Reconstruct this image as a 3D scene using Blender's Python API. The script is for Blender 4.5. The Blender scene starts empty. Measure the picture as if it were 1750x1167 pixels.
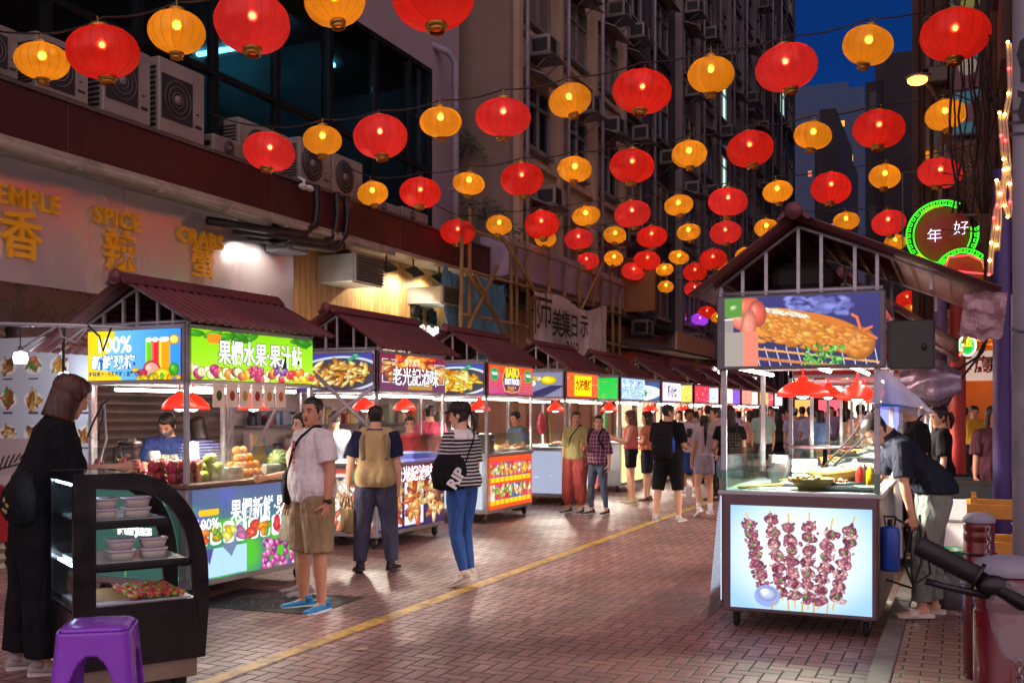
import bpy, math, random
import numpy as np
from mathutils import Vector, Matrix, noise
R = math.radians
PI = math.pi
SC = bpy.context.scene
COL = SC.collection
random.seed(7)
# ---------------------------------------------------------------- camera, sky, exposure
TH = R(23.6); FPX = 1750.0; CH = 1.6; HOR = 705.0
ct, st = math.cos(TH), math.sin(TH)
cam_d = bpy.data.cameras.new('camera'); cam = bpy.data.objects.new('camera', cam_d); COL.objects.link(cam)
cam.location = (0, 0, CH); cam.rotation_euler = (R(90), 0, TH)
cam_d.sensor_width = 36; cam_d.lens = 36.0; cam_d.shift_y = (HOR-583.5)/1750.0
cam_d.clip_end = 1000; cam_d.clip_start = 0.05
SC.camera = cam
w = bpy.data.worlds.new('World'); SC.world = w; w.use_nodes = True
nt = w.node_tree; bg = nt.nodes['Background']
tc = nt.nodes.new('ShaderNodeTexCoord'); sx = nt.nodes.new('ShaderNodeSeparateXYZ'); rp = nt.nodes.new('ShaderNodeValToRGB')
nt.links.new(tc.outputs['Generated'], sx.inputs[0]); nt.links.new(sx.outputs['Z'], rp.inputs[0]); nt.links.new(rp.outputs[0], bg.inputs[0])
# dusk: deep blue ahead, mauve fill glow added to the unseen sky behind camera
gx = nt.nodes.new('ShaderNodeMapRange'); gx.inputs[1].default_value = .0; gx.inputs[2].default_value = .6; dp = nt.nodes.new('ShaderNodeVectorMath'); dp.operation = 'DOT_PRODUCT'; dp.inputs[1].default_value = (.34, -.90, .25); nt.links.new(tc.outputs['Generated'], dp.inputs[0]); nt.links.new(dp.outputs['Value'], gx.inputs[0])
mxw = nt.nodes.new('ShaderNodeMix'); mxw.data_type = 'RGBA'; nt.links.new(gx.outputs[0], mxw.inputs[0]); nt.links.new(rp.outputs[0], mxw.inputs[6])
FILL_GLOW = (.95, .68, .76, 1); mxw.inputs[7].default_value = FILL_GLOW; nt.links.new(mxw.outputs[2], bg.inputs[0])
rp.color_ramp.elements[0].position = 0.0; rp.color_ramp.elements[0].color = (.022, .055, .20, 1)
rp.color_ramp.elements[1].position = 0.75; rp.color_ramp.elements[1].color = (.0012, .008, .06, 1)
e = rp.color_ramp.elements.new(.3); e.color = (.0025, .028, .15, 1)
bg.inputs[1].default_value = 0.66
SC.view_settings.view_transform = 'Standard'; SC.view_settings.look = 'None'
SC.view_settings.exposure = 0.78; SC.view_settings.gamma = 1.0
SC.render.engine = 'CYCLES'
cy = SC.cycles
cy.use_denoising = True; cy.max_bounces = 6; cy.diffuse_bounces = 3; cy.glossy_bounces = 3
cy.transparent_max_bounces = 10; cy.transmission_bounces = 4; cy.sample_clamp_indirect = 4.0; cy.caustics_reflective = False
cy.caustics_refractive = False; cy.use_light_tree = True
# ---------------------------------------------------------------- pixel helpers (photo 1750x1167 -> world)
def ray(px):
    u = (px-875)/FPX
    return (u*ct-st, ct+u*st)
def atd(px, py, d):
    a, b = ray(px); return Vector((a*d, b*d, CH+(HOR-py)/FPX*d))
def gnd(px, py, z=0.0):
    return atd(px, py, (CH-z)*FPX/(py-HOR))
def onY(px, py, Y):
    return atd(px, py, Y/ray(px)[1])
def onX(px, py, X):
    return atd(px, py, X/ray(px)[0])
# ---------------------------------------------------------------- colour + materials
def lin(c):
    if isinstance(c, str):
        c = c.lstrip('#'); c = [int(c[i:i+2], 16)/255 for i in (0, 2, 4)]
    return tuple((x/12.92 if x <= .04045 else ((x+.055)/1.055)**2.4) for x in c[:3])
MATS = {}
class NT:
    def __init__(s, m): s.nt = m.node_tree; s.L = s.nt.links
    def n(s, t, **k):
        x = s.nt.nodes.new(t)
        for a, b in k.items(): setattr(x, a, b)
        return x
    def put(s, sock, v):
        if isinstance(v, bpy.types.NodeSocket): s.L.new(v, sock)
        elif v is not None: sock.default_value = v
    def m(s, op, a, b=None, c=None):
        x = s.n('ShaderNodeMath', operation=op)
        for i, v in enumerate((a, b, c)):
            if v is not None: s.put(x.inputs[i], v)
        return x.outputs[0]
    def mix(s, f, a, b, bt='MIX'):
        x = s.n('ShaderNodeMix', data_type='RGBA', blend_type=bt); s.put(x.inputs[0], f)
        for i, v in ((6, a), (7, b)):
            if not isinstance(v, bpy.types.NodeSocket): v = (*v[:3], 1)
            s.put(x.inputs[i], v)
        return x.outputs[2]
    def noise(s, scale, detail=3, vec=None, rough=.55):
        x = s.n('ShaderNodeTexNoise'); x.inputs['Scale'].default_value = scale; x.inputs['Detail'].default_value = detail
        x.inputs['Roughness'].default_value = rough
        if vec: s.L.new(vec, x.inputs['Vector'])
        return x.outputs[0]
    def rng(s, v, a, b, c=0., d=1.):
        x = s.n('ShaderNodeMapRange'); s.put(x.inputs[0], v)
        for i, q in enumerate((a, b, c, d)): x.inputs[i+1].default_value = q
        return x.outputs[0]
    def obj(s, scale=(1, 1, 1)):
        t = s.n('ShaderNodeTexCoord'); mp = s.n('ShaderNodeMapping'); mp.inputs['Scale'].default_value = scale
        s.L.new(t.outputs['Object'], mp.inputs[0]); return mp.outputs[0]
    def bump(s, h, strength=.3, dist=.01):
        x = s.n('ShaderNodeBump'); x.inputs['Strength'].default_value = strength; x.inputs['Distance'].default_value = dist
        s.L.new(h, x.inputs['Height']); return x.outputs[0]
def newmat(name):
    m = bpy.data.materials.new(name); m.use_nodes = True
    return m, NT(m), m.node_tree.nodes['Principled BSDF']
def M(name, col=None, rough=.6, metal=0., var=.12, vs=6., bump=0., bs=40., coat=0., alpha=1., trans=0., sheen=0., stretch=(1, 1, 1), dirt=0., emis=None, es=0., wp=False):
    """plain surface with a little wear in it"""
    if name in MATS: return MATS[name]
    m, t, b = newmat(name); c = lin(col)
    v = t.obj(stretch)
    if wp: v = t.n('ShaderNodeNewGeometry').outputs['Position']
    nz = t.noise(vs, 4, v)
    f = t.rng(nz, .25, .75, 1-var, 1+var)
    mul = t.n('ShaderNodeVectorMath', operation='SCALE'); mul.inputs[0].default_value = c; t.L.new(f, mul.inputs['Scale'])
    out = mul.outputs[0]
    if dirt:
        out = t.mix(t.rng(t.noise(vs*.35, 6, v, .7), .48, .72, 0, dirt), out, (c[0]*.25, c[1]*.22, c[2]*.2))
    t.L.new(out, b.inputs['Base Color'])
    t.L.new(t.rng(t.noise(vs*2.3, 3, v), .2, .8, max(.03, rough-.1), min(1, rough+.1)), b.inputs['Roughness'])
    b.inputs['Metallic'].default_value = metal
    if bump: t.L.new(t.bump(t.noise(bs, 4, v), bump, .01), b.inputs['Normal'])
    if coat: b.inputs['Coat Weight'].default_value = coat
    if alpha < 1: b.inputs['Alpha'].default_value = alpha
    if trans: b.inputs['Transmission Weight'].default_value = trans
    if sheen: b.inputs['Sheen Weight'].default_value = sheen
    if emis: b.inputs['Emission Color'].default_value = (*lin(emis), 1); b.inputs['Emission Strength'].default_value = es
    MATS[name] = m; return m
def EM(name, col, s=1.0, sample=True):
    if name in MATS: return MATS[name]
    m, t, b = newmat(name); t.nt.nodes.remove(b)
    e = t.n('ShaderNodeEmission'); e.inputs[0].default_value = (*lin(col), 1); e.inputs[1].default_value = s
    t.L.new(e.outputs[0], t.nt.nodes['Material Output'].inputs[0])
    if not sample: m.cycles.emission_sampling = 'NONE'
    MATS[name] = m; return m
def glassmat(name, tint='#eff6f3', a=.05, rough=.05):
    """thin pane: mostly see-through with a clear reflection"""
    if name in MATS: return MATS[name]
    m, t, b = newmat(name); t.nt.nodes.remove(b)
    tr = t.n('ShaderNodeBsdfTransparent'); tr.inputs[0].default_value = (*lin(tint), 1)
    g = t.n('ShaderNodeBsdfGlossy'); g.inputs['Roughness'].default_value = rough
    lw = t.n('ShaderNodeLayerWeight'); lw.inputs[0].default_value = .25
    f = t.m('MULTIPLY_ADD', lw.outputs['Fresnel'], .45, a)
    mx = t.n('ShaderNodeMixShader'); t.L.new(f, mx.inputs[0]); t.L.new(tr.outputs[0], mx.inputs[1]); t.L.new(g.outputs[0], mx.inputs[2])
    t.L.new(mx.outputs[0], t.nt.nodes['Material Output'].inputs[0]); MATS[name] = m; return m
def vcmat(name, es=1.0, sample=True, rough=.4):
    """printed picture held in a colour attribute; es>0: back-lit"""
    if name in MATS: return MATS[name]
    m, t, b = newmat(name)
    a = t.n('ShaderNodeAttribute'); a.attribute_name = 'Col'
    if es > 0:
        b.inputs['Base Color'].default_value = (.02, .02, .02, 1)
        t.L.new(a.outputs[0], b.inputs['Emission Color']); b.inputs['Emission Strength'].default_value = es
        b.inputs['Roughness'].default_value = .25
    else:
        t.L.new(a.outputs[0], b.inputs['Base Color']); b.inputs['Roughness'].default_value = rough
    if not sample: m.cycles.emission_sampling = 'NONE'
    MATS[name] = m; return m
# ---------------------------------------------------------------- mesh builder
class MB:
    def __init__(s): s.v = []; s.f = []; s.sm = []; s.mi = []; s.cur = 0
    def add(s, vs, fs, smooth=False):
        o = len(s.v); s.v += [tuple(x) for x in vs]
        for f in fs: s.f.append(tuple(i+o for i in f)); s.sm.append(smooth); s.mi.append(s.cur)
        return s
    def box(s, c, d, rot=None, bev=0.0):
        x, y, z = d[0]/2, d[1]/2, d[2]/2
        if bev:
            b = min(bev, x*.9, y*.9, z*.9); vs = []
            pts = [(x-b, y), (x, y-b), (x, -y+b), (x-b, -y), (-x+b, -y), (-x, -y+b), (-x, y-b), (-x+b, y)]
            for zz, k in ((-z, b), (-z+b, 0), (z-b, 0), (z, b)):
                for px_, py_ in pts: vs.append((px_*(1-k/x) , py_*(1-k/y), zz))
            fs = [tuple(range(8)), tuple(31-i for i in range(8))]
            for r_ in range(3):
                for i in range(8): j = (i+1) % 8; fs.append((r_*8+j, r_*8+i, (r_+1)*8+i, (r_+1)*8+j))
        else:
            vs = [(-x, -y, -z), (x, -y, -z), (x, y, -z), (-x, y, -z), (-x, -y, z), (x, -y, z), (x, y, z), (-x, y, z)]
            fs = [(3, 2, 1, 0), (4, 5, 6, 7), (0, 1, 5, 4), (1, 2, 6, 5), (2, 3, 7, 6), (3, 0, 4, 7)]
        m = rot.to_3x3() if rot is not None else Matrix.Identity(3); c = Vector(c)
        return s.add([m @ Vector(p)+c for p in vs], fs)
    def b2(s, a, b, bev=0.0):
        return s.box([(a[i]+b[i])/2 for i in range(3)], [abs(b[i]-a[i]) for i in range(3)], None, bev)
    def loft(s, rings, cap=True, smooth=True):
        n = len(rings[0]); vs = [p for r in rings for p in r]; fs = []
        for k in range(len(rings)-1):
            for i in range(n): j = (i+1) % n; fs.append((k*n+i, k*n+j, (k+1)*n+j, (k+1)*n+i))
        if cap: fs.append(tuple(reversed(range(n)))); fs.append(tuple((len(rings)-1)*n+i for i in range(n)))
        return s.add(vs, fs, smooth)
    def tube(s, pts, r, n=8, cap=True, flat=1.0, side=None, closed=False):
        pts = [Vector(p) for p in pts]; rs = r if isinstance(r, (list, tuple)) else [r]*len(pts)
        rings = []; prev = None
        for i, p in enumerate(pts):
            a = pts[max(0, i-1)]; b = pts[min(len(pts)-1, i+1)]
            if closed: a = pts[i-1]; b = pts[(i+1) % len(pts)]
            t = (b-a); t = t.normalized() if t.length > 1e-9 else Vector((0, 0, 1))
            if prev is None:
                ref = Vector(side) if side is not None else (Vector((0, 0, 1)) if abs(t.z) < .9 else Vector((1, 0, 0)))
                x = ref-t*ref.dot(t)
                if x.length < 1e-6: x = t.orthogonal()
                x.normalize()
            else:
                x = prev-t*prev.dot(t); x = x.normalized() if x.length > 1e-6 else t.orthogonal().normalized()
            prev = x; y = t.cross(x)
            q = rs[i]; ra, rb = (q if isinstance(q, (list, tuple)) else (q, q*flat))
            rings.append([p+x*(math.cos(k*2*PI/n)*ra)+y*(math.sin(k*2*PI/n)*rb) for k in range(n)])
        if closed: rings.append(rings[0]); cap = False
        return s.loft(rings, cap)
    def cyl(s, p0, p1, r0, r1=None, n=16): return s.tube([p0, p1], [r0, r0 if r1 is None else r1], n)
    def lathe(s, prof, c=(0, 0, 0), n=24, axis=None, cap=False, wob=None):
        c = Vector(c); rings = []
        m = Vector((0, 0, 1)).rotation_difference(Vector(axis)).to_matrix() if axis is not None else Matrix.Identity(3)
        for r, z in prof:
            rings.append([c+m @ Vector((math.cos(k*2*PI/n)*r, math.sin(k*2*PI/n)*r, z)) for k in range(n)])
        return s.loft(rings, cap)
    def ell(s, c, r, n=12, k=8, rot=None):
        c = Vector(c); r = (r, r, r) if isinstance(r, (int, float)) else r; rings = []
        m = rot.to_3x3() if rot is not None else Matrix.Identity(3)
        for a in range(k+1):
            t = -PI/2+PI*a/k; q = max(math.cos(t), .02)
            rings.append([c+m @ Vector((math.cos(j*2*PI/n)*r[0]*q, math.sin(j*2*PI/n)*r[1]*q, math.sin(t)*r[2])) for j in range(n)])
        return s.loft(rings, True)
    def prism(s, poly, axis, a, b):
        """poly: 2D list in the two other axes; extruded from a to b along axis (0,1,2)"""
        def mk(p, t):
            q = list(p); q.insert(axis, t); return tuple(q)
        n = len(poly); vs = [mk(p, a) for p in poly]+[mk(p, b) for p in poly]
        fs = [tuple(range(n)), tuple(reversed(range(n, 2*n)))]+[((i+1) % n, i, n+i, n+(i+1) % n) for i in range(n)]
        return s.add(vs, fs)
    def quad(s, a, b, c, d): return s.add([a, b, c, d], [(0, 1, 2, 3)])
    def build(s, name, mats, parent=None, loc=None, rot=None):
        me = bpy.data.meshes.new(name); me.from_pydata(s.v, [], s.f)
        me.polygons.foreach_set('use_smooth', s.sm); me.polygons.foreach_set('material_index', s.mi)
        for m in (mats if isinstance(mats, (list, tuple)) else [mats]): me.materials.append(m)
        me.update()
        if len(s.f) < 60000:
            import bmesh
            bm = bmesh.new(); bm.from_mesh(me); bmesh.ops.recalc_face_normals(bm, faces=bm.faces); bm.to_mesh(me); bm.free()
        return link(name, me, parent, loc, rot)
def link(name, data, parent=None, loc=None, rot=None):
    o = bpy.data.objects.new(name, data); COL.objects.link(o)
    if parent is not None: o.parent = parent
    if loc is not None: o.location = loc
    if rot is not None: o.rotation_euler = rot
    return o
def tag(o, label=None, cat=None, group=None, kind=None):
    for k, v in (('label', label), ('category', cat), ('group', group), ('kind', kind)):
        if v: o[k] = v
    return o
def thing(name, label, cat, loc=(0, 0, 0), rz=0., group=None):
    o = link(name, None, None, loc, (0, 0, rz)); o.empty_display_size = .1
    return tag(o, label, cat, group)
def struct(o): o['kind'] = 'structure'; return o
def dup(o, loc=None, rz=None, label=None, group=None):
    def cp(x, par):
        c = x.copy(); COL.objects.link(c); c.parent = par
        for ch in x.children: cp(ch, c)
        return c
    c = cp(o, None)
    if loc is not None: c.location = loc
    if rz is not None: c.rotation_euler = (0, 0, rz)
    if label: c['label'] = label
    if group: c['group'] = group
    return c
# ---------------------------------------------------------------- lettering
TXT = {}
def textmesh(s, size=1., bold=0., extrude=0., align='CENTER', spacing=1.0):
    key = (s, size, bold, extrude, align, spacing)
    if key in TXT: return TXT[key]
    c = bpy.data.curves.new('t', 'FONT'); c.body = s; c.size = size; c.offset = bold; c.extrude = extrude
    c.align_x = align; c.align_y = 'CENTER'; c.resolution_u = 2; c.space_character = spacing
    o = bpy.data.objects.new('t', c); COL.objects.link(o)
    bpy.context.view_layer.update()
    me = bpy.data.meshes.new_from_object(o.evaluated_get(bpy.context.evaluated_depsgraph_get()))
    bpy.data.objects.remove(o); TXT[key] = me; return me
def text(name, s, size, mat, parent, loc, rot=(0, 0, 0), bold=0., extrude=0., sx=1., align='CENTER', spacing=1.0, outline=None, ow=.012):
    me = textmesh(s, size, bold, extrude, align, spacing).copy(); me.name = name; me.materials.clear(); me.materials.append(mat)
    o = link(name, me, parent, loc, rot); o.scale = (sx, 1, 1)
    if outline:
        me2 = textmesh(s, size, bold+ow, extrude, align, spacing).copy(); me2.materials.clear(); me2.materials.append(outline)
        n = Vector((0, 0, -.003)); from mathutils import Euler
        n.rotate(Euler(rot)); o2 = link(name+'_outline', me2, parent, Vector(loc)+n, rot); o2.scale = (sx, 1, 1)
    return o
FACE = {'-y': (R(90), 0, 0), '+x': (R(90), 0, R(90)), '-x': (R(90), 0, R(-90)), '+y': (R(90), 0, R(180))}
# ---------------------------------------------------------------- printed pictures (numpy raster -> colour attribute)
class Pic:
    def __init__(s, w, h, c='#ffffff', seed=1):
        s.w, s.h = w, h; s.a = np.zeros((h, w, 3)); s.a[:] = hexc(c)
        s.Y, s.X = np.mgrid[0:h, 0:w]; s.X = (s.X+.5)/w; s.Y = (s.Y+.5)/h; s.asp = w/h; s.rn = random.Random(seed)
    def grad(s, c0, c1, ax='y', box=(0, 0, 1, 1)):
        t = (s.Y if ax == 'y' else s.X)[..., None]; m = s.box(box)
        s.a = np.where(m, hexc(c0)*(1-t)+hexc(c1)*t, s.a)
    def box(s, b): return ((s.X >= b[0]) & (s.X <= b[2]) & (s.Y >= b[1]) & (s.Y <= b[3]))[..., None]
    def rect(s, b, c): s.a = np.where(s.box(b), hexc(c), s.a)
    def rrect(s, b, c, r=.05):
        cx, cy_ = (b[0]+b[2])/2, (b[1]+b[3])/2; hx, hy = (b[2]-b[0])/2*s.asp, (b[3]-b[1])/2; r = min(r, hx, hy)
        dx = np.maximum(np.abs((s.X-cx)*s.asp)-hx+r, 0); dy = np.maximum(np.abs(s.Y-cy_)-hy+r, 0)
        s.a = np.where((dx*dx+dy*dy < r*r)[..., None], hexc(c), s.a)
    def ell(s, cx, cy_, rx, ry, c, rot=0, hi=.35, soft=0., clip=None, c2=None):
        """rx, ry in units of the height"""
        x = (s.X-cx)*s.asp; y = s.Y-cy_; ca, sa = math.cos(rot), math.sin(rot)
        u, v = (x*ca+y*sa)/rx, (-x*sa+y*ca)/ry; d = u*u+v*v
        al = np.clip((1-d)/max(soft, .12), 0, 1)[..., None]
        if clip is not None: al = al*s.box(clip)
        base = hexc(c)
        col = base*(1-.38*np.clip(d, 0, 1)[..., None]*(hi > 0))
        if c2 is not None: col = np.where((d < .55)[..., None], hexc(c2), col)
        if hi: col = col+hi*np.exp(-((u+.3)**2+(v-.35)**2)*9)[..., None]
        s.a = s.a*(1-al)+np.clip(col, 0, 1)*al
    def poly(s, pts, c):
        m = np.zeros(s.X.shape, bool); n = len(pts)
        for i in range(n):
            x0, y0 = pts[i]; x1, y1 = pts[(i+1) % n]
            if y0 == y1: continue
            m ^= ((s.Y > min(y0, y1)) & (s.Y <= max(y0, y1)) & (s.X < x0+(s.Y-y0)*(x1-x0)/(y1-y0)))
        s.a = np.where(m[..., None], hexc(c), s.a)
    def line(s, x0, y0, x1, y1, wd, c):
        X = s.X*s.asp; x0 *= s.asp; x1 *= s.asp; dx, dy = x1-x0, y1-y0; L = dx*dx+dy*dy+1e-9
        t = np.clip(((X-x0)*dx+(s.Y-y0)*dy)/L, 0, 1); d = np.hypot(X-x0-t*dx, s.Y-y0-t*dy)
        s.a = np.where((d < wd)[..., None], hexc(c), s.a)
    def food(s, box, cols, n, r=.07, long=1.6, inell=True, hi=.3):
        q = s.rn
        for i in range(n):
            while True:
                x, y = q.uniform(-1, 1), q.uniform(-1, 1)
                if not inell or x*x+y*y < .85: break
            cx = (box[0]+box[2])/2+x*(box[2]-box[0])/2; cy_ = (box[1]+box[3])/2+y*(box[3]-box[1])/2
            k = r*q.uniform(.6, 1.3); s.ell(cx, cy_, k*q.uniform(1, long), k*.7, q.choice(cols), q.uniform(0, PI), hi*q.uniform(.3, 1.2))
    def speck(s, amt=.05, box=(0, 0, 1, 1)):
        rg = np.random.RandomState(s.rn.randint(0, 9999)); n = rg.rand(s.h, s.w, 1)-.5
        s.a = np.clip(s.a+n*amt*2*s.box(box), 0, 1)
    def mesh(s, name, W, H, mat, parent, loc, rot):
        w, h = s.w, s.h
        xs = np.linspace(-W/2, W/2, w); ys = np.linspace(-H/2, H/2, h)
        gx, gy = np.meshgrid(xs, ys); co = np.zeros((w*h, 3), 'f'); co[:, 0] = gx.ravel(); co[:, 1] = gy.ravel()
        i = (np.arange(h-1)[:, None]*w+np.arange(w-1)[None]).ravel()
        fs = np.stack([i, i+1, i+w+1, i+w], 1).astype('i')
        me = bpy.data.meshes.new(name); me.vertices.add(w*h); me.vertices.foreach_set('co', co.ravel())
        me.loops.add(fs.size); me.polygons.add(len(fs)); me.loops.foreach_set('vertex_index', fs.ravel())
        me.polygons.foreach_set('loop_start', np.arange(0, fs.size, 4, dtype='i'))
        me.update(calc_edges=True)
        at = me.color_attributes.new('Col', 'FLOAT_COLOR', 'POINT'); a = np.clip(s.a, 0, 1).reshape(-1, 3)
        l = np.where(a <= .04045, a/12.92, ((a+.055)/1.055)**2.4); rgba = np.ones((w*h, 4), 'f'); rgba[:, :3] = l
        at.data.foreach_set('color', rgba.ravel()); me.materials.append(mat)
        return link(name, me, parent, loc, rot)
def hexc(c):
    if isinstance(c, str): c = c.lstrip('#'); return np.array([int(c[i:i+2], 16)/255 for i in (0, 2, 4)])
    return np.array(c)
# ================================================================ materials
steel = M('steel', '#b4b6bc', .38, .35, .15, 3, dirt=.15, stretch=(1, 1, 6))
steel_dk = M('steel_dark', '#6d6e74', .4, .35, .2, 5, dirt=.3)
blackpl = M('black_plastic', '#141416', .35, 0, .1, 8)
blackmt = M('black_metal', '#1b1b1e', .4, .5, .1, 8)
rubber = M('rubber', '#18181a', .75)
acpaint = M('ac_paint', '#8d857e', .55, 0, .2, 1.6, dirt=.7, wp=True)
acdark = M('ac_dark', '#26262a', .6)
concrete = M('concrete_grey', '#8d8388', .85, 0, .2, .9, .4, 18, dirt=.6)
concrete_b = M('concrete_brown', '#86756b', .85, 0, .22, .7, .4, 18, dirt=.6)
beige = M('beige_wall', '#b09a86', .85, 0, .18, .8, .3, 18, dirt=.5)
darkwall = M('dark_wall', '#3d3a44', .8, 0, .2, .8, .3, 18, dirt=.5)
brownwall = M('brown_wall', '#4a3b36', .85, 0, .25, .6, .3, 18, dirt=.5)
redpaint = M('dark_red_paint', '#431517', .6, 0, .3, .8, .25, 30, dirt=.8, wp=True)
roofred = M('roof_maroon', '#633234', .5, 0, .3, 1.5, .25, 14, dirt=.6, wp=True)
glassd = M('window_glass', '#12181c', .08, 0, .3, 2)
white_pl = M('white_paint', '#d8d8d8', .5, 0, .06, 4, dirt=.15)
bamboo = M('bamboo', '#8f7144', .6, 0, .25, 5, .2, 20, dirt=.3)
whitebulb = EM('bulb_white', '#fff4e0', 14, True)
pane = glassmat('clear_glass')
# ================================================================ ground
def paving_mat(name, bl, herring=True, base=((.40, .185, .165), (.25, .11, .105))):
    m, t, b = newmat(name)
    g = t.n('ShaderNodeNewGeometry'); sp = t.n('ShaderNodeSeparateXYZ'); t.L.new(g.outputs['Position'], sp.inputs[0])
    x = t.m('DIVIDE', sp.outputs[0], bl/2); y = t.m('DIVIDE', sp.outputs[1], bl/2)
    if herring:
        i = t.m('FLOOR', x); j = t.m('FLOOR', y); fx = t.m('SUBTRACT', x, i); fy = t.m('SUBTRACT', y, j)
        k = t.m('FLOORED_MODULO', t.m('SUBTRACT', i, j), 4.0)
        is_ = [t.m('COMPARE', k, float(q), .1) for q in range(4)]
        l = t.m('ADD', fx, t.m('MULTIPLY', is_[1], 9)); r = t.m('ADD', t.m('SUBTRACT', 1, fx), t.m('MULTIPLY', is_[0], 9))
        d = t.m('ADD', fy, t.m('MULTIPLY', is_[2], 9)); u = t.m('ADD', t.m('SUBTRACT', 1, fy), t.m('MULTIPLY', is_[3], 9))
        e = t.m('MINIMUM', t.m('MINIMUM', l, r), t.m('MINIMUM', d, u))
        ai = t.m('SUBTRACT', i, is_[1]); aj = t.m('SUBTRACT', j, is_[2])
    else:
        j = t.m('FLOOR', y); fy = t.m('SUBTRACT', y, j)
        x2 = t.m('ADD', t.m('MULTIPLY', x, .5), t.m('MULTIPLY', t.m('FLOORED_MODULO', j, 2.0), .5))
        i = t.m('FLOOR', x2); fx = t.m('SUBTRACT', x2, i)
        e = t.m('MINIMUM', t.m('MULTIPLY', t.m('MINIMUM', fx, t.m('SUBTRACT', 1, fx)), 2), t.m('MINIMUM', fy, t.m('SUBTRACT', 1, fy)))
        ai, aj = i, j
    cv = t.n('ShaderNodeCombineXYZ'); t.L.new(ai, cv.inputs[0]); t.L.new(aj, cv.inputs[1])
    wn = t.n('ShaderNodeTexWhiteNoise'); t.L.new(cv.outputs[0], wn.inputs[0]); rnd = wn.outputs[0]
    col = t.mix(rnd, base[0], base[1])
    n1 = t.noise(1.3, 5, g.outputs['Position'], .65); n2 = t.noise(60, 3, g.outputs['Position'])
    col = t.mix(t.rng(n1, .35, .7, 0, .6), col, (.055, .035, .035))
    col = t.mix(t.rng(n2, .3, .8, 0, .35), col, (.3, .2, .18))
    n3 = t.noise(.45, 3, g.outputs['Position'], .5); col = t.mix(t.rng(n3, .5, .56, 0, .42), col, (.12, .07, .07))
    n4 = t.noise(9, 2, g.outputs['Position'], .4); col = t.mix(t.rng(n4, .72, .76, 0, .6), col, (.05, .04, .045))
    joint = t.rng(e, .03, .085, 0, 1)
    col = t.mix(joint, (.018, .014, .014), col)
    t.L.new(col, b.inputs['Base Color'])
    rg = t.m('ADD', t.rng(n1, .3, .7, .28, .5), t.m('MULTIPLY', rnd, .1))
    t.L.new(t.mix(joint, (.8, .8, .8), rg), b.inputs['Roughness'])
    h = t.m('ADD', t.m('MULTIPLY', joint, .8), t.m('ADD', t.m('MULTIPLY', n2, .12), t.m('MULTIPLY', rnd, .25)))
    t.L.new(t.bump(h, .55, .006), b.inputs['Normal'])
    b.inputs['Specular IOR Level'].default_value = .6
    return m
pavmat = paving_mat('brick_paving', .2); pavmat2 = paving_mat('brick_paving_side', .21, False, ((.36, .21, .16), (.24, .13, .1)))
mb = MB(); mb.quad((-300, -60, 0), (300, -60, 0), (300, 500, 0), (-300, 500, 0))
struct(mb.build('ground', M('asphalt', '#3a3a3c', .8, 0, .3, 2, .4, 60), None, (0, 0, -.008)))
mb = MB(); mb.quad((-9.2, -4, 0), (-.5, -4, 0), (-.5, 62, 0), (-9.2, 62, 0)); struct(mb.build('street', pavmat, None, (0, 0, 0)))
mb = MB(); mb.b2((-.36, -4, -.1), (12, 62, .05)); struct(mb.build('pavement', pavmat2))
granite = M('granite_kerb', '#77706c', .7, 0, .3, 9, .3, 60, dirt=.4)
mb = MB()
y = -4
while y < 60:
    mb.b2((-.5, y+.006, -.1), (-.366, y+.994, .055), .008); y += 1
struct(mb.build('kerb', granite))
mb = MB(); mb.quad((-4.135, -2, .004), (-4.01, -2, .004), (-4.10, 40, .004), (-4.225, 40, .004))
m, t, b = newmat('worn_yellow_paint'); g = t.n('ShaderNodeNewGeometry')
nz = t.noise(7, 6, g.outputs['Position'], .75)
t.L.new(t.mix(t.rng(nz, .42, .62, 0, .85), (.62, .38, .05), (.13, .08, .05)), b.inputs['Base Color']); b.inputs['Roughness'].default_value = .5
t.L.new(t.bump(t.noise(30, 3, g.outputs['Position']), .3, .004), b.inputs['Normal'])
struct(mb.build('road_line', m))
# manhole plate
c = gnd(470, 1027)
o = thing('manhole_cover', 'dark round iron manhole cover in a sooty square frame on the bricks', 'manhole cover', (c.x, c.y, .003), R(3))
mb = MB(); mb.b2((-.62, -.42, -.02), (.62, .42, .004), .003); mb.build('frame', M('iron_frame', '#2c2628', .6, .3, .2, 6, .3, 50, dirt=.4), o)
mb = MB()
for r_ in (.36, .28, .2, .12): mb.tube([(math.cos(a*PI/16)*r_, math.sin(a*PI/16)*r_, .006) for a in range(32)], .006, 6, closed=True)
for a in range(24):
    q = a*PI/12; mb.box((math.cos(q)*.32, math.sin(q)*.32, .006), (.05, .012, .008), Matrix.Rotation(q, 4, 'Z'))
    mb.box((math.cos(q)*.24, math.sin(q)*.24, .006), (.04, .012, .008), Matrix.Rotation(q+.4, 4, 'Z'))
mb.build('cover', M('iron_pale', '#5d5558', .4, .7, .2, 6), o)  # cover in a paler iron than its frame
# litter bits
for k, (px, py, rz, cl) in enumerate(((617, 1110, .4, '#b99a86'), (1452, 1010, .2, '#8f8478'), (900, 1060, 1.1, '#6b5a50'))):
    c = gnd(px, py); mb = MB(); mb.add([(-.05, -.02, .002), (.03, -.03, .006), (.05, .02, .012), (-.02, .03, .004)], [(0, 1, 2, 3)])
    tag(mb.build('litter_scrap', M('paper%d' % k, cl, .8), None, (c.x, c.y, .003), (0, 0, rz)),
        ('crumpled pale paper scrap lying on the bricks left of the yellow line', 'grey paper scrap on the bricks under the skewer cart', 'brown leaf scrap on the bricks right of the yellow line')[k], 'litter')
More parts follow.
